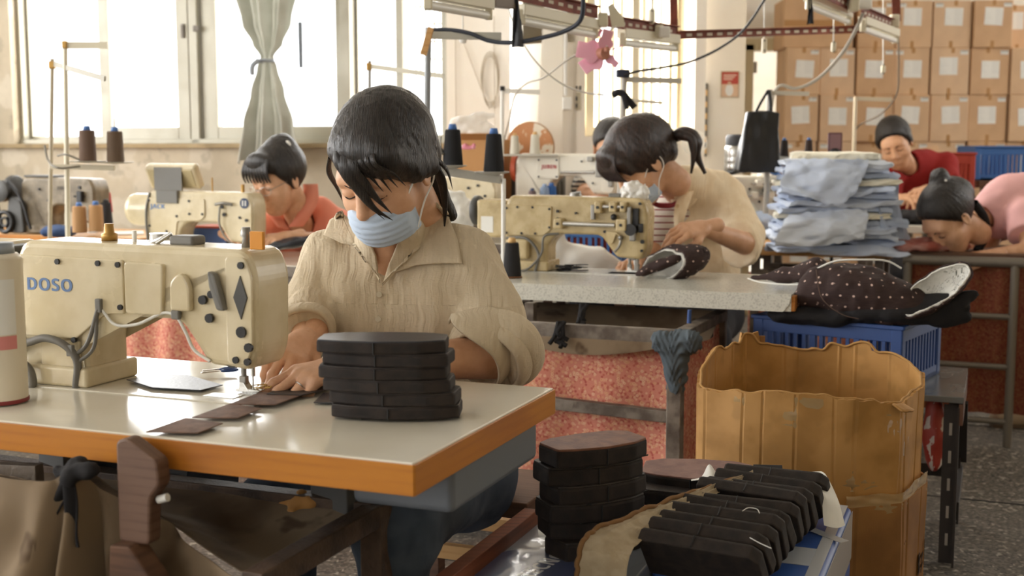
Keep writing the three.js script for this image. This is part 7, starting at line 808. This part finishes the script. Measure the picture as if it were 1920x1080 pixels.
// --- woman with the ponytail, at the tan machine ---
{
  const base = P(1300, 700, 4.65).setY(0), F0 = headFrame({ pos: P(1200, 302, 4.38), yaw: -1.2, pitch: 0.8, roll: 0.0, s: 1.16 }), q = P, el = q(1400, 458, 4.36), wr = q(1318, 427, 4.18), elR = q(1225, 470, 4.55), wrR = q(1190, 492, 4.3);
  const neck = cap(q(1240, 330, 4.42), q(1285, 375, 4.56), 0.046, 0.05), sk = uni([cap(el, wr, 0.042, 0.026), cap(elR, wrR, 0.035, 0.026), neck], 0.02), bb = bounds([el, wr, elR, wrR, q(1240, 330, 4.42), q(1290, 375, 4.58)], 0.09);
  const hd = handGeo(wr, q(1252, 438, 4.1).sub(wr), V(-0.1, 0.85, 0.6), -1, [[0.35, 0.35], [0.45, 0.4], [0.55, 0.45], [0.6, 0.5]], { s: 1.05, thumb: [[0.045, -0.02, 0.04], [0.072, -0.04, 0.04], [0.09, -0.058, 0.034]] }), h2 = handGeo(wrR, q(1180, 505, 4.15).sub(wrR), V(0.1, 0.9, 0.4), 1, [[0.6, 0.5], [0.6, 0.6], [0.7, 0.7], [0.8, 0.7]], { s: 0.9 });
  const p = person('woman with a brown ponytail in a sheer cream shirt over a striped top', base, [headSkin().clone().applyMatrix4(F0), surf(bb[0], bb[1], 0.007, sk), hd, h2]); faceBits(p, F0, base, true);
  part('hair', [onHead(hairCap(0.07, 0.55, 0.018, 0.035, [ell(hv(0.0, 0.02, -0.105), hv(0.055, 0.065, 0.035)), ell(hv(0, -0.03, -0.08), hv(0.055, 0.05, 0.035)), ell(hv(0.0, 0.075, 0.07), hv(0.062, 0.045, 0.03)), cap(hv(0.055, 0.06, 0.07), hv(0.062, 0.02, 0.07), 0.016, 0.008), cap(hv(-0.055, 0.06, 0.07), hv(-0.062, 0.02, 0.07), 0.016, 0.008)]), F0, base)], hairBrown, p);
  const tl = [[1240, 276, 4.42], [1262, 258, 4.4], [1285, 250, 4.38], [1302, 262, 4.36], [1306, 290, 4.36], [1322, 325, 4.37]]; part('ponytail', [shift(taper(tl.map((a) => q(...a)), (u) => 0.028 * Math.sin(Math.min(1, u * 1.5 + 0.28) * 1.57) * (1 - 0.75 * sst(0.6, 1, u)), 40, 14, 0.9), base), shift(taper([[1275, 252, 4.37], [1298, 262, 4.34], [1300, 295, 4.34], [1296, 325, 4.35]].map((a) => q(...a)), (u) => 0.02 * (1 - 0.8 * u), 30, 10), base)], hairBrown, p); for (let i = 0; i < 9; i++) { const a = -1 + i * 0.25; part('hair_lock', [onHead(taper([hv(a * 0.05, 0.09, 0.075), hv(a * 0.058, 0.06, 0.098), hv(a * 0.062, 0.03, 0.1), hv(a * 0.064, 0.008, 0.096)], (u) => 0.013 * (1 - 0.75 * u), 14, 6, 0.45), F0, base)], hairBrown, p); }
  part('hair_tie', [shift(new THREE.TorusGeometry(0.024, 0.006, 8, 20).applyQuaternion(EQ(0, 1.2, 0.3)).translate(...q(1264, 262, 4.4).toArray()), base)], plain(0xe8d9b5, 0.5), p);
  const w = (x, y, z) => 0.007 * n3(x * 10 + 9, y * 8, z * 10) + 0.003 * n3(x * 30, y * 22, z * 30);
  const tee = uni([cap(q(1235, 420, 4.6), q(1310, 410, 4.62), 0.085), cap(q(1240, 500, 4.62), q(1310, 500, 4.64), 0.1), cap(q(1265, 372, 4.56), q(1300, 372, 4.6), 0.055)], 0.06), tb = bounds([q(1235, 372, 4.56), q(1310, 520, 4.64)], 0.15);
  const cutN = cap(q(1230, 326, 4.4), q(1250, 352, 4.43), 0.05, 0.04), teeF = (x, y, z) => smax(tee(x, y, z) + 0.6 * w(x, y, z), -cutN(x, y, z), 0.006);
  const stripe = mat(0xffffff, 0.9, { map: ctex(64, 256, (g) => { g.fillStyle = '#e6e0d8'; g.fillRect(0, 0, 64, 256); g.fillStyle = '#8a2f38'; for (let i = 0; i < 4; i++) g.fillRect(0, 20 + i * 64, 64, 13); }, 0.2, 0.094) });
  const te = part('striped_top', [shift(surf(tb[0], tb[1], 0.007, teeF), base)], stripe, p, 'white top with dark red stripes'); part('neck_band', [shift(tube([q(1216, 372, 4.44), q(1232, 384, 4.42), q(1255, 386, 4.43), q(1280, 374, 4.5)], 0.009, 24), base)], plain(0x8a2f38, 0.9), te);
  const sL = q(1362, 372, 4.58), eL = q(1395, 440, 4.44), cL = q(1388, 462, 4.36), sh = (x, y, z) => { let d = uni([cap(q(1225, 420, 4.62), q(1325, 405, 4.63), 0.1), cap(q(1235, 505, 4.64), q(1330, 505, 4.65), 0.115), cap(q(1270, 375, 4.6), q(1330, 375, 4.62), 0.06), cap(q(1266, 342, 4.47), q(1302, 350, 4.55), 0.06, 0.062), cap(q(1284, 338, 4.5), q(1338, 350, 4.58), 0.046, 0.058), cap(sL, eL, 0.072, 0.07)], 0.05)(x, y, z); d = smin(d, smax(cap(eL, cL, 0.07, 0.074)(x, y, z), plane(cL, cL.clone().sub(eL).lerp(wr.clone().sub(el), 0.6))(x, y, z), 0.004), 0.02); d += w(x, y, z); d = smax(d, -cap(q(1226, 392, 4.4), q(1228, 500, 4.4), 0.1, 0.16)(x, y, z), 0.008); return smax(d, -cutN(x, y, z), 0.008); };
  const shb = bounds([q(1225, 372, 4.56), q(1330, 520, 4.66), sL, eL, cL], 0.15), cm = mat(0xffffff, 0.9, { map: patch(0xfbe9cc, 0xf2dcba, 0.2, 7), bumpMap: tLinenBump, bumpScale: 0.0014 }); const sp = part('shirt', [shift(surf(shb[0], shb[1], 0.007, sh), base)], cm, p, 'open cream shirt'); part('collar', [shift(sheet((u, v) => { const a = [[1300, 335, 4.5], [1292, 352, 4.46], [1282, 375, 4.42], [1275, 400, 4.4], [1272, 425, 4.4]].map((t) => q(...t)), c = new THREE.CatmullRomCurve3(a).getPoint(u), wd = lerp(0.03, 0.05, Math.sin(u * 3.1)); return c.add(V((v - 0.5) * wd, 0.004 * Math.sin(v * 3), 0.015 * (0.5 - Math.abs(v - 0.5)))); }, 30, 8, 0.003), base)], cm, sp); { const N = q(1285, 375, 4.56).sub(q(1240, 330, 4.42)).normalize(), C = q(1268, 354, 4.5), A = new THREE.Vector3().crossVectors(N, V(0, 0, 1)).normalize(), B2 = new THREE.Vector3().crossVectors(A, N); part('collar', [shift(sheet((u, v) => { const a = lerp(-2.3, 2.6, u) , r = 0.053 + 0.022 * v; return C.clone().addScaledVector(A, -Math.cos(a) * r).addScaledVector(B2, Math.sin(a) * r).addScaledVector(N, (v - 0.3) * 0.06); }, 40, 8, 0.004), base)], cm, sp); }
  for (const [a, b] of [[1270, 386], [1300, 468]]) part('button', [shift(turn(new THREE.CylinderGeometry(0.007, 0.007, 0.003, 14), Math.PI / 2).translate(...q(a, b, 4.4).toArray()), base)], plain(0xe2c79c, 0.4), sp);
  const lg = uni([cap(q(1290, 590, 4.65), q(1230, 640, 4.3), 0.09, 0.07), cap(q(1340, 590, 4.65), q(1330, 640, 4.3), 0.09, 0.07), cap(q(1290, 590, 4.65), q(1340, 590, 4.65), 0.11), cap(q(1230, 640, 4.3), q(1230, 860, 4.35).setY(0.08), 0.065, 0.045), cap(q(1330, 640, 4.3), q(1330, 860, 4.35).setY(0.08), 0.065, 0.045)], 0.05), lb = bounds([q(1230, 590, 4.65), q(1340, 590, 4.65), V(q(1330, 860, 4.3).x, 0.02, -4.3), V(q(1230, 860, 4.3).x, 0.02, -4.3)], 0.12); part('trousers', [shift(surf(lb[0], lb[1], 0.014, lg), base)], plain(0x26262c, 0.9), p);
  const st = thing('stool', 'dark stool under the ponytail woman', 'stool', base.clone()); part('seat', box(0.34, 0.03, 0.26, 0, 0.42, 0, 0.004), M.woodOld, st); for (const [x, z] of [[-0.14, -0.1], [0.14, -0.1], [-0.14, 0.1], [0.14, 0.1]]) part('leg', box(0.03, 0.41, 0.03, x, 0.205, z), M.woodOld, st);
}
// --- seated workers further back ---
function worker(c) {
  const base = c.base, F0 = headFrame(c.head), sk = [headSkin().clone().applyMatrix4(F0)], caps = [cap(c.neck[0], c.neck[1], 0.044, 0.05)], pts = [...c.neck];
  for (const a of c.arms) { caps.push(cap(a.elbow, a.wrist, 0.04, 0.025), cap(a.shoulder, a.elbow, 0.042, 0.04)); pts.push(a.elbow, a.wrist, a.shoulder); if (a.hand) sk.push(handGeo(a.wrist, a.hand.clone().sub(a.wrist), a.nor ?? V(0, 1, 0.4), a.side ?? 1, a.curl ?? [[0.5, 0.4], [0.55, 0.5], [0.6, 0.6], [0.7, 0.6]], { s: a.s ?? 0.95 })); }
  const bb = bounds(pts, 0.1); sk.push(surf(bb[0], bb[1], 0.009, uni(caps, 0.02))); const p = person(c.label, base, sk); faceBits(p, F0, base, c.mask);
  const tp = c.torso, tor = uni(tp.map((t) => cap(...t)), 0.06), sl = c.arms.map((a) => { const e = a.shoulder.clone().lerp(a.elbow, a.sleeve ?? 0.7), d = a.elbow.clone().sub(a.shoulder), f = cap(a.shoulder, e.clone().addScaledVector(d, 0.15), a.r ?? 0.066, a.r1 ?? 0.062), pl = plane(e, d); return (x, y, z) => smax(f(x, y, z), pl(x, y, z), 0.004); });
  const cut = cap(c.neck[0], c.neck[1].clone().lerp(c.neck[0], 0.15), 0.062, 0.058), sb = bounds([...tp.flatMap((t) => [t[0], t[1]]), ...c.arms.flatMap((a) => [a.shoulder, a.elbow])], 0.15);
  const g = surf(sb[0], sb[1], c.cell ?? 0.009, (x, y, z) => { let d = tor(x, y, z); for (const s of sl) d = smin(d, s(x, y, z), 0.03); if (Math.abs(d) > 0.04) return d; d += 0.007 * n3(x * 10 + 3, y * 8, z * 10) + 0.003 * n3(x * 28, y * 20, z * 28); return smax(d, -cut(x, y, z), 0.008); }); const s = part('shirt', [shift(g, base)], c.shirt, p);
  part('hair', [onHead(hairCap(...(c.hair ?? [])), F0, base)], c.hairM ?? hairM, p);
  if (c.legs) { const lb = bounds(c.legs.flatMap((l) => [l[0], l[1]]), 0.13); part('trousers', [shift(surf(lb[0], lb[1], 0.018, uni(c.legs.map((l) => cap(...l)), 0.05)), base)], c.trousers ?? plain(0x2b2c33, 0.9), p); }
  return { p, F0, base, s };
}
const seatLegs = (x, z, d = 0.4) => [[V(x - 0.09, 0.53, z), V(x - 0.1, 0.54, z + d), 0.09, 0.07], [V(x + 0.09, 0.53, z), V(x + 0.1, 0.54, z + d), 0.09, 0.07], [V(x - 0.09, 0.53, z), V(x + 0.09, 0.53, z), 0.11, 0.11], [V(x - 0.1, 0.54, z + d), V(x - 0.1, 0.06, z + d), 0.065, 0.045], [V(x + 0.1, 0.54, z + d), V(x + 0.1, 0.06, z + d), 0.065, 0.045]];
function seat(label, x, z) { const s = thing('stool', label, 'stool', V(x, 0, z)); part('seat', box(0.34, 0.03, 0.26, 0, 0.405, 0, 0.004), M.woodOld, s); for (const [a, b] of [[-0.14, -0.1], [0.14, -0.1], [-0.14, 0.1], [0.14, 0.1]]) part('leg', box(0.03, 0.39, 0.03, a, 0.195, b), M.woodOld, s); }
{ // glasses, coral polo
  const z = 5.02, q = P, base = q(575, 600, z + 0.1).setY(0);
  const r = worker({ label: 'woman with glasses and pinned-up hair in a coral polo shirt', base, head: { pos: q(522, 335, 4.9), yaw: -0.62, pitch: 0.38, roll: 0.02, s: 1.1 }, neck: [q(545, 385, 4.95), q(568, 425, 5.05)], mask: false, shirt: mat(0xe9937a, 0.9, { bumpMap: tWeave, bumpScale: 0.0006 }),
    torso: [[q(525, 445, 5.08), q(625, 425, 5.1), 0.085, 0.085], [q(535, 520, 5.1), q(625, 520, 5.12), 0.1, 0.1], [q(550, 395, 5.06), q(600, 392, 5.08), 0.05, 0.05]],
    arms: [{ shoulder: q(515, 420, 5.06), elbow: q(470, 462, 4.95), wrist: q(430, 440, 4.85), hand: q(480, 452, 4.66), sleeve: 0.75, side: -1 }, { shoulder: q(645, 425, 5.08), elbow: q(640, 458, 4.9), wrist: q(540, 444, 4.78), hand: q(488, 452, 4.7), sleeve: 0.8, side: 1 }], hair: [0.062, 0.62, 0.016, 0.045, [ell(hv(0, 0.105, -0.06), hv(0.05, 0.042, 0.05)), ell(hv(0, 0.085, 0.065), hv(0.06, 0.04, 0.03))]], legs: seatLegs(base.x, base.z) });
  for (let i = 0; i < 9; i++) { const a = -1 + i * 0.25; part('hair_lock', [onHead(taper([hv(a * 0.05, 0.1, 0.07), hv(a * 0.058, 0.07, 0.096), hv(a * 0.062, 0.045, 0.1), hv(a * 0.064, 0.024, 0.096)], (u) => 0.013 * (1 - 0.7 * u), 12, 6, 0.45), r.F0, base)], hairM, r.p); }
  const gl = part('glasses', [1, -1].map((s) => onHead(new THREE.TorusGeometry(0.02, 0.0014, 6, 24).scale(1.15, 0.8, 1).rotateY(s * 0.25).translate(s * 0.031, -0.006, 0.103), r.F0, base)), M.chrome, r.p); part('temple', [1, -1].map((s) => onHead(tube([hv(s * 0.053, -0.002, 0.096), hv(s * 0.068, 0.0, 0.05), hv(s * 0.077, 0.004, 0.0)], 0.0013, 14, 5), r.F0, base)), M.chrome, gl); part('bridge', [onHead(tube([hv(-0.01, -0.003, 0.106), hv(0, 0.0, 0.109), hv(0.01, -0.003, 0.106)], 0.0013, 8, 5), r.F0, base)], M.chrome, gl);
  part('collar', [shift(sheet((u, v) => { const c = new THREE.CatmullRomCurve3([[582, 345, 5.0], [583, 375, 4.96], [572, 400, 4.93], [555, 425, 4.92]].map((t) => q(...t))).getPoint(u); return c.add(V((v - 0.5) * 0.06, 0, 0.012 * Math.sin(v * 3.14))); }, 20, 8, 0.003), base)], r.s.material, r.s); part('collar', [shift(sheet((u, v) => { const c = new THREE.CatmullRomCurve3([[510, 398, 4.95], [520, 412, 4.92], [532, 428, 4.91]].map((t) => q(...t))).getPoint(u); return c.add(V((v - 0.5) * 0.05, (v - 0.5) * -0.01, 0.01 * Math.sin(v * 3.14))); }, 16, 8, 0.003), base)], r.s.material, r.s); part('bracelet', [shift(new THREE.TorusGeometry(0.029, 0.003, 8, 24).applyQuaternion(EQ(0, 0.9, 0)).translate(...q(430, 440, 4.85).toArray()), base)], M.steel, r.p); part('hair_clip', [onHead(new THREE.SphereGeometry(0.012, 12, 8).scale(1, 1.4, 0.7).translate(0.05, 0.11, -0.05), r.F0, base)], M.white, r.p);
  seat('low stool under the woman with glasses', base.x, base.z); single('work_cloth', surf([-0.12, -0.04, -0.08], [0.14, 0.05, 0.08], 0.007, (x, y, z2) => ell(V(0, 0, 0), V(0.11, 0.022, 0.05), EQ(0, 0.2, 0.15))(x, y, z2) + 0.006 * n3(x * 30, y * 30, z2 * 30)), mat(0x22252d, 0.25), 'glossy dark cloth sewn by the woman with glasses', 'cloth', null, P(552, 455, 4.62));
}
{ // red T-shirt
  const q = P, z = 6.6, base = q(1735, 500, 6.7).setY(0);
  const r = worker({ label: 'woman in a dark red T-shirt looking down beside the fabric stack', base, head: { pos: q(1678, 268, 6.5), yaw: -0.35, pitch: 0.45, roll: 0.28, s: 1.06 }, neck: [q(1688, 290, 6.54), q(1704, 312, 6.62)], shirt: mat(0x9a1f1c, 0.9, { bumpMap: tWeave, bumpScale: 0.0006 }), torso: [[q(1690, 335, 6.68), q(1750, 318, 6.7), 0.085, 0.085], [q(1700, 385, 6.68), q(1755, 380, 6.7), 0.1, 0.1], [q(1702, 303, 6.6), q(1735, 300, 6.68), 0.058, 0.058]], arms: [{ shoulder: q(1672, 330, 6.62), elbow: q(1668, 385, 6.5), wrist: q(1695, 372, 6.3), hand: q(1722, 372, 6.2), sleeve: 0.8, side: -1, s: 1.05 }, { shoulder: q(1772, 308, 6.68), elbow: q(1785, 372, 6.45), wrist: q(1742, 355, 6.3), hand: q(1712, 366, 6.22), sleeve: 0.6, side: 1, s: 1.05 }], hair: [0.06, 0.72, 0.013, 0.06, [cap(hv(0.068, 0.04, 0.025), hv(0.07, -0.02, -0.02), 0.013, 0.012), cap(hv(-0.068, 0.04, 0.025), hv(-0.07, -0.02, -0.02), 0.013, 0.012), cap(hv(0.0, 0.02, -0.11), hv(0.0, -0.05, -0.12), 0.03, 0.02)]], legs: seatLegs(base.x, base.z, 0.3) }); seat('stool under the woman in the red T-shirt', base.x, base.z);
}
{ // pink shirt, bending over the pipe table
  const q = P, base = q(1975, 560, 5.3).setY(0);
  const r = worker({ label: 'woman in a pink shirt bending low over the steel pipe table', base, head: { pos: q(1778, 408, 4.95), yaw: -1.15, pitch: 0.85, roll: 0.1, s: 1.14 }, neck: [q(1812, 425, 5.0), q(1850, 405, 5.12)], shirt: mat(0xf0b8b6, 0.9, { bumpMap: tWeave, bumpScale: 0.0006 }), torso: [[q(1875, 400, 5.12), q(1900, 395, 5.2), 0.1, 0.11], [q(1900, 380, 5.15), q(2010, 380, 5.25), 0.125, 0.13], [q(1850, 400, 5.1), q(1870, 398, 5.14), 0.06, 0.07], [q(2000, 390, 5.25), q(2030, 460, 5.28), 0.13, 0.12]], arms: [{ shoulder: q(1925, 410, 5.0), elbow: q(1935, 470, 4.9), wrist: q(1850, 480, 4.88), hand: q(1800, 486, 4.9), sleeve: 0.55, r: 0.08, r1: 0.085, side: -1 }, { shoulder: q(1880, 400, 5.3), elbow: q(1850, 465, 5.2), wrist: q(1790, 478, 5.05), hand: q(1750, 484, 5.0), sleeve: 0.6, side: 1 }], hair: [0.055, 0.7, 0.014, 0.05, [ell(hv(0.0, 0.125, -0.085), hv(0.035, 0.03, 0.03)), ell(hv(0, 0.03, -0.11), hv(0.05, 0.05, 0.03))]], legs: [[q(2030, 470, 5.28), V(q(2040, 470, 5.2).x, 0.5, -5.25), 0.12, 0.09], [V(q(2040, 470, 5.2).x, 0.5, -5.25), V(q(2040, 470, 5.2).x, 0.06, -5.3), 0.08, 0.05], [V(q(2040, 470, 5.2).x + 0.15, 0.6, -5.3), V(q(2040, 470, 5.2).x + 0.15, 0.06, -5.3), 0.09, 0.05]] });
  part('hair_tie', [onHead(new THREE.SphereGeometry(0.008, 10, 8).translate(0.03, 0.1, -0.075), r.F0, base)], plain(0xb52f2c, 0.4), r.p); part('hair_tie', [onHead(new THREE.SphereGeometry(0.007, 10, 8).translate(0.035, 0.115, -0.07), r.F0, base)], M.white, r.p); part('black_collar', [shift(tube([q(1826, 380, 4.95), q(1846, 410, 4.98), q(1848, 440, 5.0), q(1832, 470, 4.98)], 0.018, 24), base)], M.blackCloth, r.p);
}
{ // worker behind the ponytail woman
  const q = P, base = q(1150, 500, 5.43).setY(0); const st = mat(0xffffff, 0.9, { map: ctex(64, 256, (g) => { g.fillStyle = '#dcd9d2'; g.fillRect(0, 0, 64, 256); g.fillStyle = '#3a3a40'; for (let i = 0; i < 8; i++) g.fillRect(0, i * 32, 64, 14); }, 0.2, 0.16) });
  worker({ label: 'worker in a black and white striped top half hidden behind the ponytail woman', base, head: { pos: q(1148, 278, 5.34), yaw: 0, pitch: 0.5, s: 1.0 }, neck: [q(1148, 305, 5.36), q(1148, 330, 5.42)], shirt: st, torso: [[q(1110, 365, 5.43), q(1186, 365, 5.43), 0.075, 0.075], [q(1115, 420, 5.43), q(1180, 420, 5.43), 0.085, 0.085]], arms: [{ shoulder: q(1100, 350, 5.42), elbow: q(1098, 368, 5.28), wrist: q(1122, 364, 5.2), hand: q(1148, 368, 5.16), sleeve: 0.55, side: -1 }, { shoulder: q(1198, 350, 5.42), elbow: q(1195, 368, 5.28), wrist: q(1170, 366, 5.2), hand: q(1152, 370, 5.16), sleeve: 0.9, side: 1 }], legs: seatLegs(base.x, base.z, 0.3) }); seat('stool under the striped-top worker', base.x, base.z);
}
scene.traverse((o) => { if (o.isMesh) { o.castShadow = true; o.receiveShadow = true; } });
renderer.render(scene, camera);
